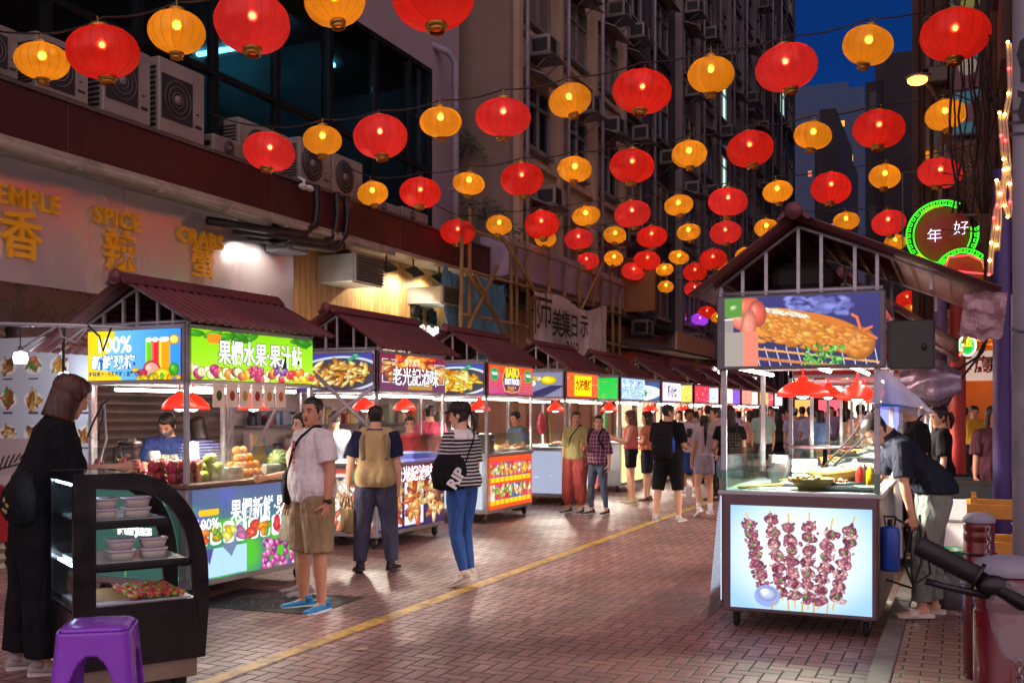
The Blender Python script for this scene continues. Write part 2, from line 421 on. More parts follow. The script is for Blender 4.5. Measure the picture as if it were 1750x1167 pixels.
# ================================================================ left building
WX = -9.0
bl = thing('corner_building', 'dark shop building with glazed upper floor behind the row of stalls on the left', 'building', (0, 0, 0))
mb = MB(); mb.b2((-20, 1, 8.2), (WX-.3, 18.6, 16)); mb.b2((-20, 17.45, 4.3), (WX-.3, 18.6, 8.2)); mb.b2((-20, 1, 4.32), (WX-.31, 17.45, 4.9)); mb.build('upper_wall', M('purple_grey_wall', '#9a8c98', .85, 0, .15, .6, .3, 15, dirt=.55), bl)
mb = MB(); mb.b2((-20, 1, 0), (WX-.25, 18.6, 4.3)); mb.build('ground_floor_wall', darkwall, bl)
# glazed floor: interior + mullions + panes
mb = MB(); mb.b2((-13.2, 1, 4.9), (-13.1, 17.45, 8.2)); mb.b2((-13.1, 1, 7.9), (-9.7, 17.4, 8.0)); mb.b2((-13.1, 10.6, 4.9), (-9.7, 10.7, 7.9)); mb.b2((-13.1, 14.6, 4.9), (-9.9, 14.7, 7.9)); mb.build('room_shell', M('room_teal', '#1e5560', .7, 0, .4, .8), bl)
ys = [4.2, 5.6, 7.0, 8.4, 9.8, 11.2, 12.6, 14.0, 15.4, 16.6, 17.4]
mb = MB()
for y in ys: mb.b2((WX-.42, y-.05, 4.9), (WX-.3, y+.05, 8.2))
mb.b2((WX-.41, 4.2, 6.2), (WX-.31, 17.4, 6.28)); mb.b2((WX-.41, 4.2, 8.12), (WX-.31, 17.4, 8.199))
mb.build('mullion', M('mullion_dark', '#1c2226', .4, .5), bl)
for a, b_ in zip(ys[:-1], ys[1:]):
    mb = MB(); mb.b2((WX-.37, a+.051, 4.9), (WX-.36, b_-.051, 8.12)); mb.build('window_pane', glassmat('office_glass', '#7fa4aa', .06, .06), bl)
# ceiling strip lights in the office
for i, (yy, xx) in enumerate(((11.3, -10.6), (11.9, -11.6), (13.6, -10.4), (14.2, -11.7), (15.6, -10.8))):
    mb = MB(); mb.b2((xx-.5, yy-.04, 7.82), (xx+.5, yy+.04, 7.88)); mb.build('strip_light', EM('office_tube', '#c8ecff', 24), bl)
mb = MB(); mb.b2((-12.9, 11.0, 4.95), (-12.7, 12.6, 7.6)); mb.b2((-10.9, 13.1, 5.9), (-10.85, 13.9, 6.5)); mb.b2((-10.9, 14.8, 4.95), (-10.5, 15.5, 6.2)); mb.build('office_cabinet', M('office_pale', '#6fa58c', .6, 0, .3, 2), bl)
mb = MB(); mb.tube([(-8.98, 17.8, z) for z in (4.4, 6, 8.4)]+[(-9.1, 17.75, 8.6), (-9.4, 17.4, 8.7)], .07, 10)
mb.b2((-9.09, 17.72, 5.9), (-8.9, 17.88, 5.98)); mb.b2((-9.09, 17.72, 7.4), (-8.9, 17.88, 7.48)); mb.build('drain_pipe', M('pipe_grey', '#8c8692', .5, 0, .15, 3, dirt=.4), bl)
# fascia + gutter pipe
o = thing('shop_canopy', 'long dark red painted canopy fascia carrying air conditioners above the shops', 'canopy', (0, 0, 0))
mb = MB()
for a, b_ in zip((1, 4.5, 8, 11.5, 15), (4.494, 7.994, 11.494, 14.994, 18.6)): mb.b2((WX-.25, a, 4.30), (-8.6, b_, 4.86), .01)
mb.build('fascia', redpaint, o)
mb = MB(); mb.b2((WX-.2, 1, 4.24), (-8.5, 18.6, 4.299)); mb.tube([(-8.5, y, 4.2+.01*math.sin(y*3)) for y in np.linspace(1, 14.6, 40)], .045, 8)
for y in np.arange(2, 15, 1.2): mb.b2((-8.56, y, 4.14), (-8.44, y+.05, 4.26))
mb.build('gutter_pipe', M('old_pipe', '#a59c8c', .6, 0, .2, 4, .2, 30, dirt=.5), o)
mb = MB(); mb.b2((-8.72, 1, 4.862), (-8.58, 18.6, 4.90)); mb.build('coping', M('coping', '#5a4a46', .7, 0, .2, 3, dirt=.5), o)
# metal sign wall
m, t, b = newmat('rippled_steel'); v = t.obj((1, .55, .25))
b.inputs['Base Color'].default_value = (.88, .86, .98, 1); b.inputs['Metallic'].default_value = .72
nz = t.noise(1.6, 2, v); t.L.new(t.rng(t.noise(3, 2, v), .3, .7, .16, .3), b.inputs['Roughness'])
t.L.new(t.bump(nz, .6, .16), b.inputs['Normal'])
o = thing('sign_wall', 'brushed steel sign wall with gold letters reading TEMPLE SPICE CRABS', 'sign wall', (0, 0, 0))
mb = MB()
for a, b_ in ((2.2, 5.9), (5.91, 9.2), (9.21, 12.55)): mb.b2((WX-.24, a, 2.95), (WX, b_, 4.235))
mb.build('panel', m, o)
mb = MB(); mb.b2((WX-.24, 2.2, 2.5), (WX-.01, 12.55, 2.945)); mb.build('lower_panel', M('brown_steel', '#7d6e66', .3, .8, .2, 2), o)
gold = M('gold_letters', '#e09a22', .35, .1, .12, 6, emis='#d8921e', es=.06)  # faint emission added to brighten the letters, which are no lamps
for s, px, py, sz, bd in (('TEMPLE', 37, 340, .27, .004), ('香', 36, 408, .54, .006), ('SPICE', 201, 376, .27, .004), ('辣', 205, 434, .50, .006), ('CRABS', 343, 409, .27, .004), ('蟹', 347, 452, .44, .003)):
    p = onX(px, py, WX+.05)
    text('letters', s, sz, gold, o, (WX+.05, p.y, p.z), FACE['+x'], bold=bd, extrude=.022, spacing=1.12)
# wood wall
m, t, b = newmat('wood_planks'); v = t.obj((1, 1, .12)); sp = t.n('ShaderNodeSeparateXYZ'); tt = t.n('ShaderNodeTexCoord'); t.L.new(tt.outputs['Object'], sp.inputs[0])
yy = t.m('DIVIDE', sp.outputs[1], .14); fl = t.m('FLOOR', yy); fr = t.m('SUBTRACT', yy, fl)
cv = t.n('ShaderNodeCombineXYZ'); t.L.new(fl, cv.inputs[0]); wn = t.n('ShaderNodeTexWhiteNoise'); t.L.new(cv.outputs[0], wn.inputs[0])
col = t.mix(wn.outputs[0], (.72, .44, .16), (.5, .28, .09)); col = t.mix(t.rng(t.noise(22, 5, v, .7), .4, .7, 0, .6), col, (.28, .13, .04))
j = t.rng(t.m('MINIMUM', fr, t.m('SUBTRACT', 1, fr)), .01, .05); t.L.new(t.mix(j, (.06, .03, .01), col), b.inputs['Base Color']); b.inputs['Roughness'].default_value = .45
t.L.new(t.bump(j, .5, .01), b.inputs['Normal']); woodm = m
o = thing('wooden_wall', 'golden timber boarded wall with black metal characters above the second stall', 'wall', (0, 0, 0))
mb = MB(); mb.b2((WX-.24, 12.56, 2.7), (WX-.02, 17.95, 4.235)); mb.build('boards', m, o)
for s, px, py, sz in (('燒', 711, 541, .36), ('串', 737, 547, .36)):
    p = onX(px, py, WX+.05); text('character', s, sz, M('sign_black', '#1a1613', .4), o, (WX+.06, p.y, p.z), FACE['+x'], bold=.012, extrude=.03)
p = onX(729, 569, WX+.05); text('character', '炸雞 熱飲', .26, EM('sign_white', '#ffffff', 1.2), o, (WX+.04, p.y, p.z), FACE['+x'], bold=.006, extrude=.008)
# ducts
def duct(px0, px1, px2, pyt, pyb, Y, label, g=None):
    a = onY(px0, pyt, Y); b_ = onY(px1, pyt, Y); zt = b_.z; zb = onY(px1, pyb, Y).z; xe = b_.x; y2 = onX(px2, pyt, xe).y
    o = thing('exhaust_duct', label, 'duct', (a.x, Y, zb)); L = xe-a.x
    mb = MB(); mb.b2((0, 0, 0), (L, y2-Y, zt-zb), .01); mb.b2((L*.93, -.015, -.02), (L*.96, y2-Y+.015, zt-zb+.02)); mb.build('casing', M('galvanised', '#b7bcb4', .4, .6, .25, 3, dirt=.3), o)
    mb = MB(); n = 9
    for i in range(n): mb.box((L+.02, (y2-Y)/2, (zt-zb)*(i+.5)/n), (.03, (y2-Y)*.96, (zt-zb)/n*.45), Matrix.Rotation(.5, 4, 'Y'))
    mb.build('grille', M('duct_grille', '#4c3a32', .6), o)
duct(530, 608, 655, 432, 480, 13.2, 'large galvanised exhaust duct with brown grille on the timber wall')
duct(690, 757, 786, 488, 517, 16.0, 'smaller galvanised exhaust duct farther along the timber wall')
o = thing('junction_box', 'small grey steel box under the canopy at the end of the crab sign', 'box', (-8.75, 12.0, 3.86))
mb = MB(); mb.b2((-.2, -.2, 0), (.2, .3, .3), .02); mb.build('body', steel_dk, o); mb = MB(); mb.b2((.2, -.1, .05), (.215, .2, .25)); mb.build('cover_plate', steel, o)
mb = MB()
for k, (px, o2) in enumerate(((540, 0), (575, .25), (592, .1))):
    p = onX(px, 345, -8.52)
    mb.tube([(-8.52, p.y, 4.88), (-8.5, p.y, 4.55), (-8.5, p.y-.05, 4.3), (-8.5, p.y-.35, 4.12-.05*k), (-8.55, p.y-1.2-o2, 4.05-.04*k), (-8.8, p.y-2.0, 4.05-.04*k)], .055, 10)
tag(mb.build('refrigerant_hoses', M('hose_black', '#161415', .45), None), 'three thick black hoses bending over the red canopy edge', 'pipes')
def flood(px, py, lab):
    p = onX(px, py, -8.62)
    o = thing('floodlight', lab, 'floodlight', p, 0, 'black floodlights under the red canopy')
    rt = Matrix.Rotation(R(38), 4, 'Y') @ Matrix.Rotation(R(20), 4, 'X')
    mb = MB(); mb.box((0, 0, 0), (.24, .30, .05), rt, .012); mb.build('lamp_head', blackpl, o)
    mb = MB(); mb.tube([(-.02, 0, .02), (-.02, 0, .12), (-.02, 0, 4.24-p.z)], .014, 6); mb.build('bracket', blackmt, o)
    l_ = bpy.data.lights.new('flood_light', 'SPOT'); l_.energy = 55; l_.color = (1, .84, .66); l_.spot_size = R(150); l_.spot_blend = .6; l_.shadow_soft_size = .06; link('flood_light', l_, o, (-.02, 0, -.06), (0, R(28), 0))
for px, py, l in ((470, 408, 'black floodlight washing the right end of the crab sign with light'), (590, 437, 'black floodlight right beside the large duct'), (662, 456, 'black floodlight second from the large duct'), (708, 465, 'black floodlight above the smaller duct'), (752, 476, 'black floodlight last under the canopy end')): flood(px, py, l)
# ---- AC units
def ac_unit(pos, wd, ht, dp, label, group, big=False):
    """front faces +x, origin bottom centre of the front face"""
    o = thing('air_conditioner', label, 'air conditioner', pos, 0, group)
    mb = MB(); mb.b2((-dp, -wd/2, .05), (0, wd/2, ht), .015); mb.b2((-dp*.9, -wd/2+.08, 0), (-.05, -wd/2+.14, .05)); mb.b2((-dp*.9, wd/2-.14, 0), (-.05, wd/2-.08, .05)); mb.build('casing', acpaint, o)
    mb = MB(); fy, fz, fr = -wd*.12, ht*.52, min(wd*.33, ht*.38)
    if big: mb.b2((.001, fy-fr, fz-fr), (.012, fy+fr, fz+fr))
    else: mb.lathe([(fr, 0), (fr, .012), (.01, .012)], (.001, fy, fz), 20, (1, 0, 0))
    n = 12
    for i in range(n): z = .12+(ht-.2)*i/n; mb.b2((-dp+.03, -wd/2-.006, z), (-.05, -wd/2-.001, z+(ht-.2)/n*.55))
    mb.build('grille', acdark, o)
    mb = MB()
    for q in (.35, .6, .85): mb.tube([(.018, fy+math.cos(a*PI/10)*fr*q, fz+math.sin(a*PI/10)*fr*q) for a in range(20)], .004, 4, closed=True)
    mb.lathe([(fr*.22, 0), (fr*.2, .02), (.005, .025)], (.012, fy, fz), 12, (1, 0, 0)); mb.build('fan_guard', M('ac_guard', '#77726c', .5), o)
    mb = MB(); mb.b2((.001, wd*.28, ht*.25), (.006, wd*.42, ht*.29)); mb.b2((.001, wd*.3, ht*.42), (.006, wd*.36, ht*.44)); mb.build('plate', acdark, o)
    return o
for i, (p0, p1, pt, big, lab) in enumerate(((-40, 32, 22, 1, 'large grey outdoor air conditioner at the very left end of the canopy'), (62, 152, 52, 1, 'large outdoor air conditioner on the canopy behind the first yellow lantern'), (176, 258, 60, 1, 'large outdoor air conditioner on the canopy behind the first red lantern'),
        (272, 350, 94, 1, 'tall pale outdoor air conditioner with square fan grille standing clear of the lanterns'), (365, 433, 232, 0, 'low air conditioner with round fan just right of the tall pale unit'), (512, 566, 236, 0, 'air conditioner behind the small yellow lantern of the second row'),
        (569, 620, 262, 0, 'weathered air conditioner with round fan right of the small yellow lantern'), (638, 684, 338, 0, 'low air conditioner near the far end of the canopy behind a yellow lantern'), (688, 732, 352, 0, 'last low air conditioner at the far end of the canopy'))):
    a = onX(p0, 300, -8.72); b_ = onX(p1, 300, -8.72); ht = onX((p0+p1)/2, (pt+(18 if big else 8)), -8.72).z-4.9
    ac_unit((-8.72, (a.y+b_.y)/2, 4.9), b_.y-a.y, ht, .42, lab, 'air conditioners along the red canopy', big)
o = ac_unit((-9.1, 12.0, 4.9), 1.15, .78, .4, 'upright air conditioner behind the red lantern under the lit office window', 'air conditioners along the red canopy')
# cctv
p = onX(520, 315, -8.5); o = thing('security_camera', 'small white twin security camera on the canopy edge', 'camera', p); mb = MB(); mb.tube([(-.1, 0, .1), (0, 0, .05), (0, -.02, -.02)], .025, 8); mb.ell((.02, -.06, -.05), (.05, .09, .045)); mb.ell((.02, .1, -.04), (.05, .09, .045)); mb.build('camera_body', white_pl, o)
# roller shutters and shopfronts behind the stalls
m, t, b = newmat('shutter'); b.inputs['Metallic'].default_value = .4; b.inputs['Roughness'].default_value = .5
v = t.obj(); t.L.new(t.mix(t.rng(t.noise(1.5, 6, v, .7), .35, .7), (.24, .2, .17), (.12, .1, .09)), b.inputs['Base Color'])
def shutter(y0, y1, label, ztop=2.6):
    mb = MB(); n = 26; prof = []
    for i in range(n*2+1): prof.append((WX-.02-(.03 if i % 2 else 0), ztop*i/(n*2)))
    poly = prof+[(WX-.2, ztop), (WX-.2, 0)]
    mb.prism([(x, z) for x, z in poly], 1, y0, y1)
    tag(mb.build('roller_shutter', MATS_SH, None), label, 'shutter')
MATS_SH = m
shutter(2.5, 7.6, 'brown corrugated roller shutter behind the fruit juice stall'); shutter(7.75, 11.0, 'corrugated roller shutter between the fruit stall and the purple stall')
# bright shop interiors behind stalls 2..: rooms with shelves
shopw = M('shop_white', '#cfc8c0', .6, 0, .1, 2)
def shop(y0, y1, label, cols, lab2):
    o = thing('open_shop', label, 'shop', (WX, y0, 0)); L = y1-y0
    mb = MB(); mb.b2((-.2, 0, 0), (-.1, L, 2.68)); mb.b2((-.1, 0, 2.6), (.05, L, 2.69)); mb.b2((-.1, -.04, 0), (.0, .0, 2.6)); mb.build('wall', shopw, o)
    mb = MB()
    for z in (.5, .95, 1.4, 1.85, 2.3): mb.b2((-.098, .08, z), (.2, L-.08, z+.025))
    mb.build('shelf', steel_dk, o)
    rn = random.Random(int(y0*10))
    for k, cl in enumerate(cols):
        mb = MB()
        for z in (.525, .975, 1.425, 1.875):
            y = .1+rn.random()*.1
            while y < L-.2:
                wd = rn.uniform(.05, .16); h = rn.uniform(.1, .36)
                if rn.random() < 1/len(cols): mb.b2((rn.uniform(-.04, .06), y, z), (rn.uniform(.08, .19), y+wd, z+h), .008)
                y += wd+.02
        g = mb.build('stacked_goods', M('goods'+cl, cl, .5), o); g['kind'] = 'stuff'
    mb = MB(); mb.b2((.02, .1, 2.52), (.07, L-.1, 2.56)); mb.build('strip_light', EM('shop_tube', '#fff2e6', 20), o)
shop(11.1, 14.5, 'bright open shop with stacked shelves behind the second stall', ('#d8d2c8', '#b04a3a', '#8fa2b8', '#dcb860', '#3a3a44'), '')
shop(14.6, 18.4, 'bright open shop with stacked shelves behind the third stall', ('#c8c2b8', '#c86a4a', '#a0b898', '#e0d0b0', '#444450'), '')
# ================================================================ mid and far buildings on the left side
def facade_building(name, label, X, y0, y1, z0, z1, mat, cols, rows, fh, seed, depth=9, ww=.55, acs=0, canopy=True, lit=(), endwin=False, trim=None, first=4.6, plabel=''):
    o = thing(name, label, 'building', (X, y0, 0)); L = y1-y0; rn = random.Random(seed)
    mb = MB(); mb.b2((-depth, 0, z0), (0, L, z1))
    mb.build('wall', mat, o)
    mb = MB()
    for r_ in range(rows+1): z = first-.35+r_*fh; mb.b2((.003, .01, z), (.10, L-.01, z+.12))
    for c_ in range(cols+1): y = min(max(L*c_/cols, .12), L-.12); mb.b2((.003, y-.1, z0+.01), (.14, y+.1, z1-.01))
    mb.build('ledge', trim or mat, o)
    cw = L/cols; fm = M('window_frame_grey', '#8d8a88', .5, .3, .2, 4, dirt=.3); gm = (glassd, M('window_glass2', '#1f2730', .12), M('curtain', '#6d6258', .8))
    lm = EM('lit_window_far', '#bfe6d8', .9)
    for r_ in range(rows):
        for c_ in range(cols):
            zc = first+r_*fh; yc = cw*(c_+.5); wd = cw*ww; ht = fh*.5
            f = MB(); a, b_ = yc-wd/2, yc+wd/2
            for q in ((a, a+.05), (b_-.05, b_), (yc-.02, yc+.02)): f.b2((.002, q[0], zc), (.09, q[1], zc+ht))
            for q in (zc, zc+ht-.05, zc+ht*.68): f.b2((.004, a, q), (.088, b_, q+.05))
            f.b2((.002, a-.06, zc-.09), (.16, b_+.06, zc-.02))
            if canopy and rn.random() < .55:
                f.add([(.01, a-.1, zc+ht+.3), (.01, b_+.1, zc+ht+.3), (.5, b_+.1, zc+ht+.08), (.5, a-.1, zc+ht+.08), (.01, a-.1, zc+ht+.27), (.01, b_+.1, zc+ht+.27), (.5, b_+.1, zc+ht+.05), (.5, a-.1, zc+ht+.05)], [(0, 1, 2, 3), (7, 6, 5, 4), (2, 6, 7, 3), (1, 5, 6, 2), (0, 3, 7, 4)])
            fo = f.build('window', fm, o)
            g = MB(); g.b2((.003, a+.03, zc+.03), (.03, b_-.03, zc+ht-.03)); g.build('pane', lm if (r_, c_) in lit else rn.choice(gm), fo)
    # pipes
    mb = MB()
    for c_ in range(cols):
        if rn.random() < .8: y = cw*(c_+.04)+.2; mb.tube([(.2, y, z0+.1), (.2, y+.02, (z0+z1)/2), (.2, y, z1-.1)], .05, 6)
    if mb.v: mb.build('pipe', M('pipe_grey', '#8c8692', .5), o)
    k = 0
    for r_ in range(rows):
        for c_ in range(cols):
            if rn.random() < acs:
                zc = first+r_*fh+rn.choice((-.75, fh*.55)); yc = cw*(c_+.5)+rn.uniform(-.3, .3); k += 1
                window_ac((X+.02, y0+yc, zc), plabel, c_, r_)
    return o
ORD = ['first', 'second', 'third', 'fourth', 'fifth', 'sixth', 'seventh', 'eighth', 'ninth', 'tenth', 'eleventh', 'twelfth', 'thirteenth', 'fourteenth', 'fifteenth', 'sixteenth']
_wac = []
def window_ac(pos, where, c_, r_):
    lab = f'boxy window air conditioner on {where}, {ORD[c_]} bay, {ORD[r_]} upper storey'
    if not _wac:
        o = thing('window_air_conditioner', lab, 'air conditioner', pos, 0, 'window air conditioners on the left-hand tenements')
        mb = MB(); mb.b2((0, -.33, 0), (.5, .33, .42), .02); mb.build('casing', acpaint, o)
        mb = MB(); mb.b2((.5, -.27, .05), (.512, .05, .37)); mb.b2((.1, -.336, .06), (.45, -.331, .34)); mb.build('grille', acdark, o)
        mb = MB(); mb.b2((0, -.4, -.05), (.6, .4, -.02)); mb.tube([(0, -.3, -.4), (.5, -.3, -.03)], .015, 5); mb.tube([(0, .3, -.4), (.5, .3, -.03)], .015, 5); mb.build('bracket', steel_dk, o)
        _wac.append(o)
    else: dup(_wac[0], pos, label=lab)
facade_building('tenement_building', 'stained beige tenement with awnings and air conditioners right beyond the glazed corner block', -8.5, 19.5, 26.9, 4.2, 15, beige, 3, 4, 2.7, 3, depth=10, acs=.75, plabel='the stained beige tenement')
mb = MB(); mb.b2((-11.4, 19.3, 4.0), (-8.49, 19.49, 15)); tag(mb.build('gable_wall', concrete_b, None), 'blank mould-streaked gable wall facing the camera above the scaffold', 'wall')
facade_building('tenement_building', 'dark narrow tenement with slanting awnings between two paler blocks', -8.7, 27.0, 33.0, 4.2, 19, darkwall, 2, 5, 2.8, 5, acs=.5, plabel='the dark narrow tenement')
facade_building('tenement_building', 'long pinkish tenement bristling with air conditioners farther down the street', -8.5, 33.1, 49, 3.6, 26, concrete, 6, 7, 2.8, 8, acs=.8, lit=((2, 2), (3, 2)), plabel='the long pinkish tenement')
facade_building('tower_block', 'dark tower closing the left-hand row of buildings', -8.3, 49.1, 57, 0, 38, darkwall, 3, 10, 3, 9, acs=.0, canopy=False, lit=((4, 1),), plabel='the dark tower')
# weeds on gable wall
mb = MB(); rn = random.Random(4)
for (px, py) in ((790, 230), (795, 250), (760, 232), (870, 385), (820, 345), (840, 360)):
    c = onY(px, py, 19.1)
    for i in range(60):
        a = rn.uniform(0, 2*PI); l = rn.uniform(.05, .4); p = c+Vector((math.cos(a)*l, rn.uniform(-.2, .1), -l*.5+rn.uniform(-.1, .15))); s_ = rn.uniform(.04, .09)
        d = Vector((math.cos(a), rn.uniform(-.3, .3), rn.uniform(-.6, .1))).normalized(); n_ = d.orthogonal().normalized()*s_*.3
        mb.add([p, p+d*s_+n_, p+d*s_*2, p+d*s_-n_], [(0, 1, 2, 3)])
tag(mb.build('wall_weeds', M('leaf_dark', '#2c3a24', .6, 0, .3, 20), None), 'straggling fig weeds rooted in the blank gable wall', 'plant', kind='stuff')
# lower storeys left beyond the corner building
o = thing('arcade_shops', 'row of pinkish shop units under signboards behind the far stalls', 'building', (0, 0, 0))
mb = MB(); mb.b2((-18, 18.7, 0), (-8.9, 49, 4.1)); mb.build('wall', M('salmon_wall', '#b98a76', .8, 0, .2, 1, dirt=.4), o)
mb = MB()
for y in np.arange(27.5, 49, 2.2): mb.b2((-8.9, y, .3), (-8.85, y+1.6, 2.4))
mb.build('shop_window', EM('shop_glow', '#ffcaa0', .9), o)
mb = MB()
for i, y in enumerate(np.arange(27.2, 48, 3.5)): mb.b2((-8.9, y, 2.55), (-8.2, y+3.2, 3.3), .02)
mb.build('signboard', M('sign_orange', '#a04a20', .6, 0, .2, 2), o)
for s, px, py, sz in (('美食坊', 1202, 650, .5), ('打卡', 1225, 640, .5), ('海鮮', 1290, 655, .5)):
    p = onX(px, py, -8.15); text('lit_letters', s, sz, EM('neon_white', '#f4fff8', 2.2), o, (-8.15, p.y, p.z), FACE['+x'], bold=.012)
# canopy awning (dark, with brown hoarding above)
o = thing('shop_awning', 'dark steel awning with sloping underside beyond the scaffold', 'awning', (0, 0, 0))
a = onX(1065, 570, -8.8); b_ = onX(1180, 590, -7.2)
mb = MB(); mb.prism([(-8.85, 3.75), (-6.9, 3.3), (-6.9, 3.22), (-8.85, 3.4)], 1, 26.6, 31); mb.build('roof', M('awning_dark', '#3c3436', .6), o)
mb = MB(); mb.b2((-6.9, 26.6, 3.28), (-6.85, 31, 3.75)); mb.build('fascia', M('awning_pink', '#c79a7c', .7, 0, .15, 2), o)
o = thing('advert_hoarding', 'plain brown advertising board hung above the dark awning', 'board', (0, 0, 0)); mb = MB(); mb.b2((-8.4, 26.4, 4.3), (-7.4, 26.5, 5.75), .01); mb.build('board', M('hoarding', '#8a6238', .6, 0, .1, 1), o)
mb = MB(); mb.b2((-8.6, 26.5, 4.2), (-8.4, 26.6, 5.8)); mb.build('bracket', steel_dk, o)
# scaffold
o = thing('bamboo_scaffold', 'tall bamboo scaffold of lashed poles over a blue tarpaulin', 'scaffold', (0, 0, 0))
SX = -8.15; rn = random.Random(2); mb = MB()
for px in (786, 800, 874, 882, 902, 936, 966, 990, 1012, 1030, 1048, 1058):
    y = onX(px, 500, SX).y; mb.tube([(SX+rn.uniform(-.04, .04), y, .0), (SX, y+.03, 2.5), (SX+rn.uniform(-.05, .05), y, rn.uniform(5.0, 5.4))], [.05, .045, .035], 7)
mb.build('upright_pole', bamboo, o); mb = MB()
for z in (2.55, 3.35, 4.15, 4.9): mb.tube([(SX+.06, 16.3, z), (SX+.06, 21, z+rn.uniform(-.05, .05)), (SX+.06, 26.2, z)], .028, 7)
for a_, b_ in (((795, 460), (850, 545)), ((850, 455), (800, 560)), ((855, 400), (1000, 640)), ((1040, 430), (960, 600)), ((812, 470), (870, 590))):
    p, q = onX(*a_, SX+.1), onX(*b_, SX+.1); mb.tube([p, q], .04, 7)
mb.build('cross_pole', bamboo, o)
p = onX(875, 400, SX+.15); q = onX(905, 700, SX+.1)
def cloth(name, y0, y1, z0, z1, X, amp, mat, par, n=60, m=20, seed=1, tear=0.):
    vs = []; rn = random.Random(seed)
    for j in range(m+1):
        for i in range(n+1):
            u, v_ = i/n, j/m; y = y0+(y1-y0)*u; zt = z1+.08*math.sin(u*9+seed)-.12*math.sin(u*PI); z = z0+(zt-z0)*v_
            if j == 0: z += tear*(noise.noise((u*9, seed, 0)))
            x = X+amp*(1-v_*.6)*noise.noise((u*14, v_*1.6, seed))+amp*.4*noise.noise((u*50, v_*4, seed))
            vs.append((x, y, z))
    fs = [(j*(n+1)+i, j*(n+1)+i+1, (j+1)*(n+1)+i+1, (j+1)*(n+1)+i) for j in range(m) for i in range(n)]
    mb = MB(); mb.add(vs, fs, True); return mb.build(name, mat, par)
cloth('tarpaulin', 16.2, 18.9, 2.3, 4.25, SX-.25, .25, M('blue_tarp', '#5f8fa8', .35, 0, .35, 2.5, .6, 8, dirt=.2), o, seed=3)
bn = thing('cloth_banner', 'creased white cloth banner with brown and black characters tied to the scaffold', 'banner', (0, 0, 0))
cloth('cloth', 19.3, 24.0, 2.75, 4.15, SX+.2, .14, M('banner_white', '#c9bfc0', .8, 0, .1, 3, .1, 20, dirt=.15), bn, seed=5, tear=.3)
for s, px, py, sz, cl in (('都', 916, 540, .85, '#6a4a22'), ('市', 938, 535, .75, '#2c2422'), ('美', 957, 556, .62, '#2c2422'), ('集', 972, 558, .62, '#2c2422'), ('日', 986, 560, .55, '#2c2422'), ('示', 1003, 560, .55, '#2c2422'), ('B612', 983, 597, .4, '#3a3a48')):
    p = onX(px, py, SX+.42); text('lettering', s, sz, M('ink'+cl, cl, .7), bn, (SX+.36, p.y, p.z), FACE['+x'], bold=.012)
# upper overhang behind the scaffold: pale soffit with dark brackets
o = thing('shop_overhang', 'pale purple overhang with dark brackets behind the scaffold poles', 'canopy', (0, 0, 0))
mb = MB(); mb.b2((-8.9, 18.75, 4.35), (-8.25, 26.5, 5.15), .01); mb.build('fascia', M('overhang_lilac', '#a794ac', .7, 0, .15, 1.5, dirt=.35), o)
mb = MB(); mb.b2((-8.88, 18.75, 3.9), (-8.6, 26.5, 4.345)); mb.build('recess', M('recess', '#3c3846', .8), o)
mb = MB()
for y in np.arange(19, 26.4, 1.15): mb.box((-8.35, y, 4.15), (.3, .12, .1), Matrix.Rotation(.6, 4, 'Y')); mb.b2((-8.5, y+.2, 4.0), (-8.3, y+.45, 4.2))
mb.build('bracket', blackmt, o)
# ================================================================ far end
def far_tower(label, X0, X1, Y, z1, mat, cols, rows, z0w, fh, lit, wc='#0b0f1c', name='tower_block', sz=.45):
    o = thing(name, label, 'building', (X0, Y, 0)); W = X1-X0
    mb = MB(); mb.b2((0, 0, 0), (W, 20, z1)); mb.b2((W*.1, 2, z1), (W*.8, 18, z1+fh*.8)); mb.build('wall', mat, o)
    gm = M('far_glass'+wc, wc, .2); n = 0; rest = MB(); cw = W/cols
    for r_ in range(rows):
        for c_ in range(cols):
            x = cw*(c_+.5); z = z0w+r_*fh; w_ = cw*sz/1.0; L = lit.get((r_, c_))
            tgt = MB() if n < 98 or L else rest
            tgt.b2((x-w_/2, -.02-.001*(z % 1), z), (x+w_/2, -.001, z+fh*.5))
            if tgt is not rest: tgt.build('window', EM('farlit'+L, L, .9, False) if L else gm, o); n += 1
    if rest.v: rest.build('windows', gm, o)['kind'] = 'stuff'
    return o
a = ray(1336); b_ = ray(1476); Yt = 250
zt = CH+548/FPX*Yt/ray(1400)[1]
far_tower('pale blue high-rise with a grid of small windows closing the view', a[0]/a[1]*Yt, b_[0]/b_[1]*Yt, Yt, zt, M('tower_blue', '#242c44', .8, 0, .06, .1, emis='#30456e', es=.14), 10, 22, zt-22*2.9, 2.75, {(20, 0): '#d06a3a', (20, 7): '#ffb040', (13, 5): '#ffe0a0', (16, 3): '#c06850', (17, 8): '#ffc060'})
o = far_tower('dark apartment block stepping down beside the pale high-rise', -5.9, -1.2, 74, 24.2, M('dark_far', '#2c262c', .85, 0, .2, .3), 5, 8, 4, 2.6, {(2, 1): '#ffce80', (5, 3): '#7d6aa0'})
mb = MB(); mb.b2((1.2, -.5, 0), (4.7, 0, 25.8)); mb.build('stair_core', M('dark_far', '#2c262c', .85), o)
far_tower('black slab block in front of the pale high-rise', -11.9, -9.9, 95, 27, M('black_far', '#17171e', .85), 2, 9, 3, 2.8, {(3, 0): '#9a90c0', (5, 1): '#7d88b0'})
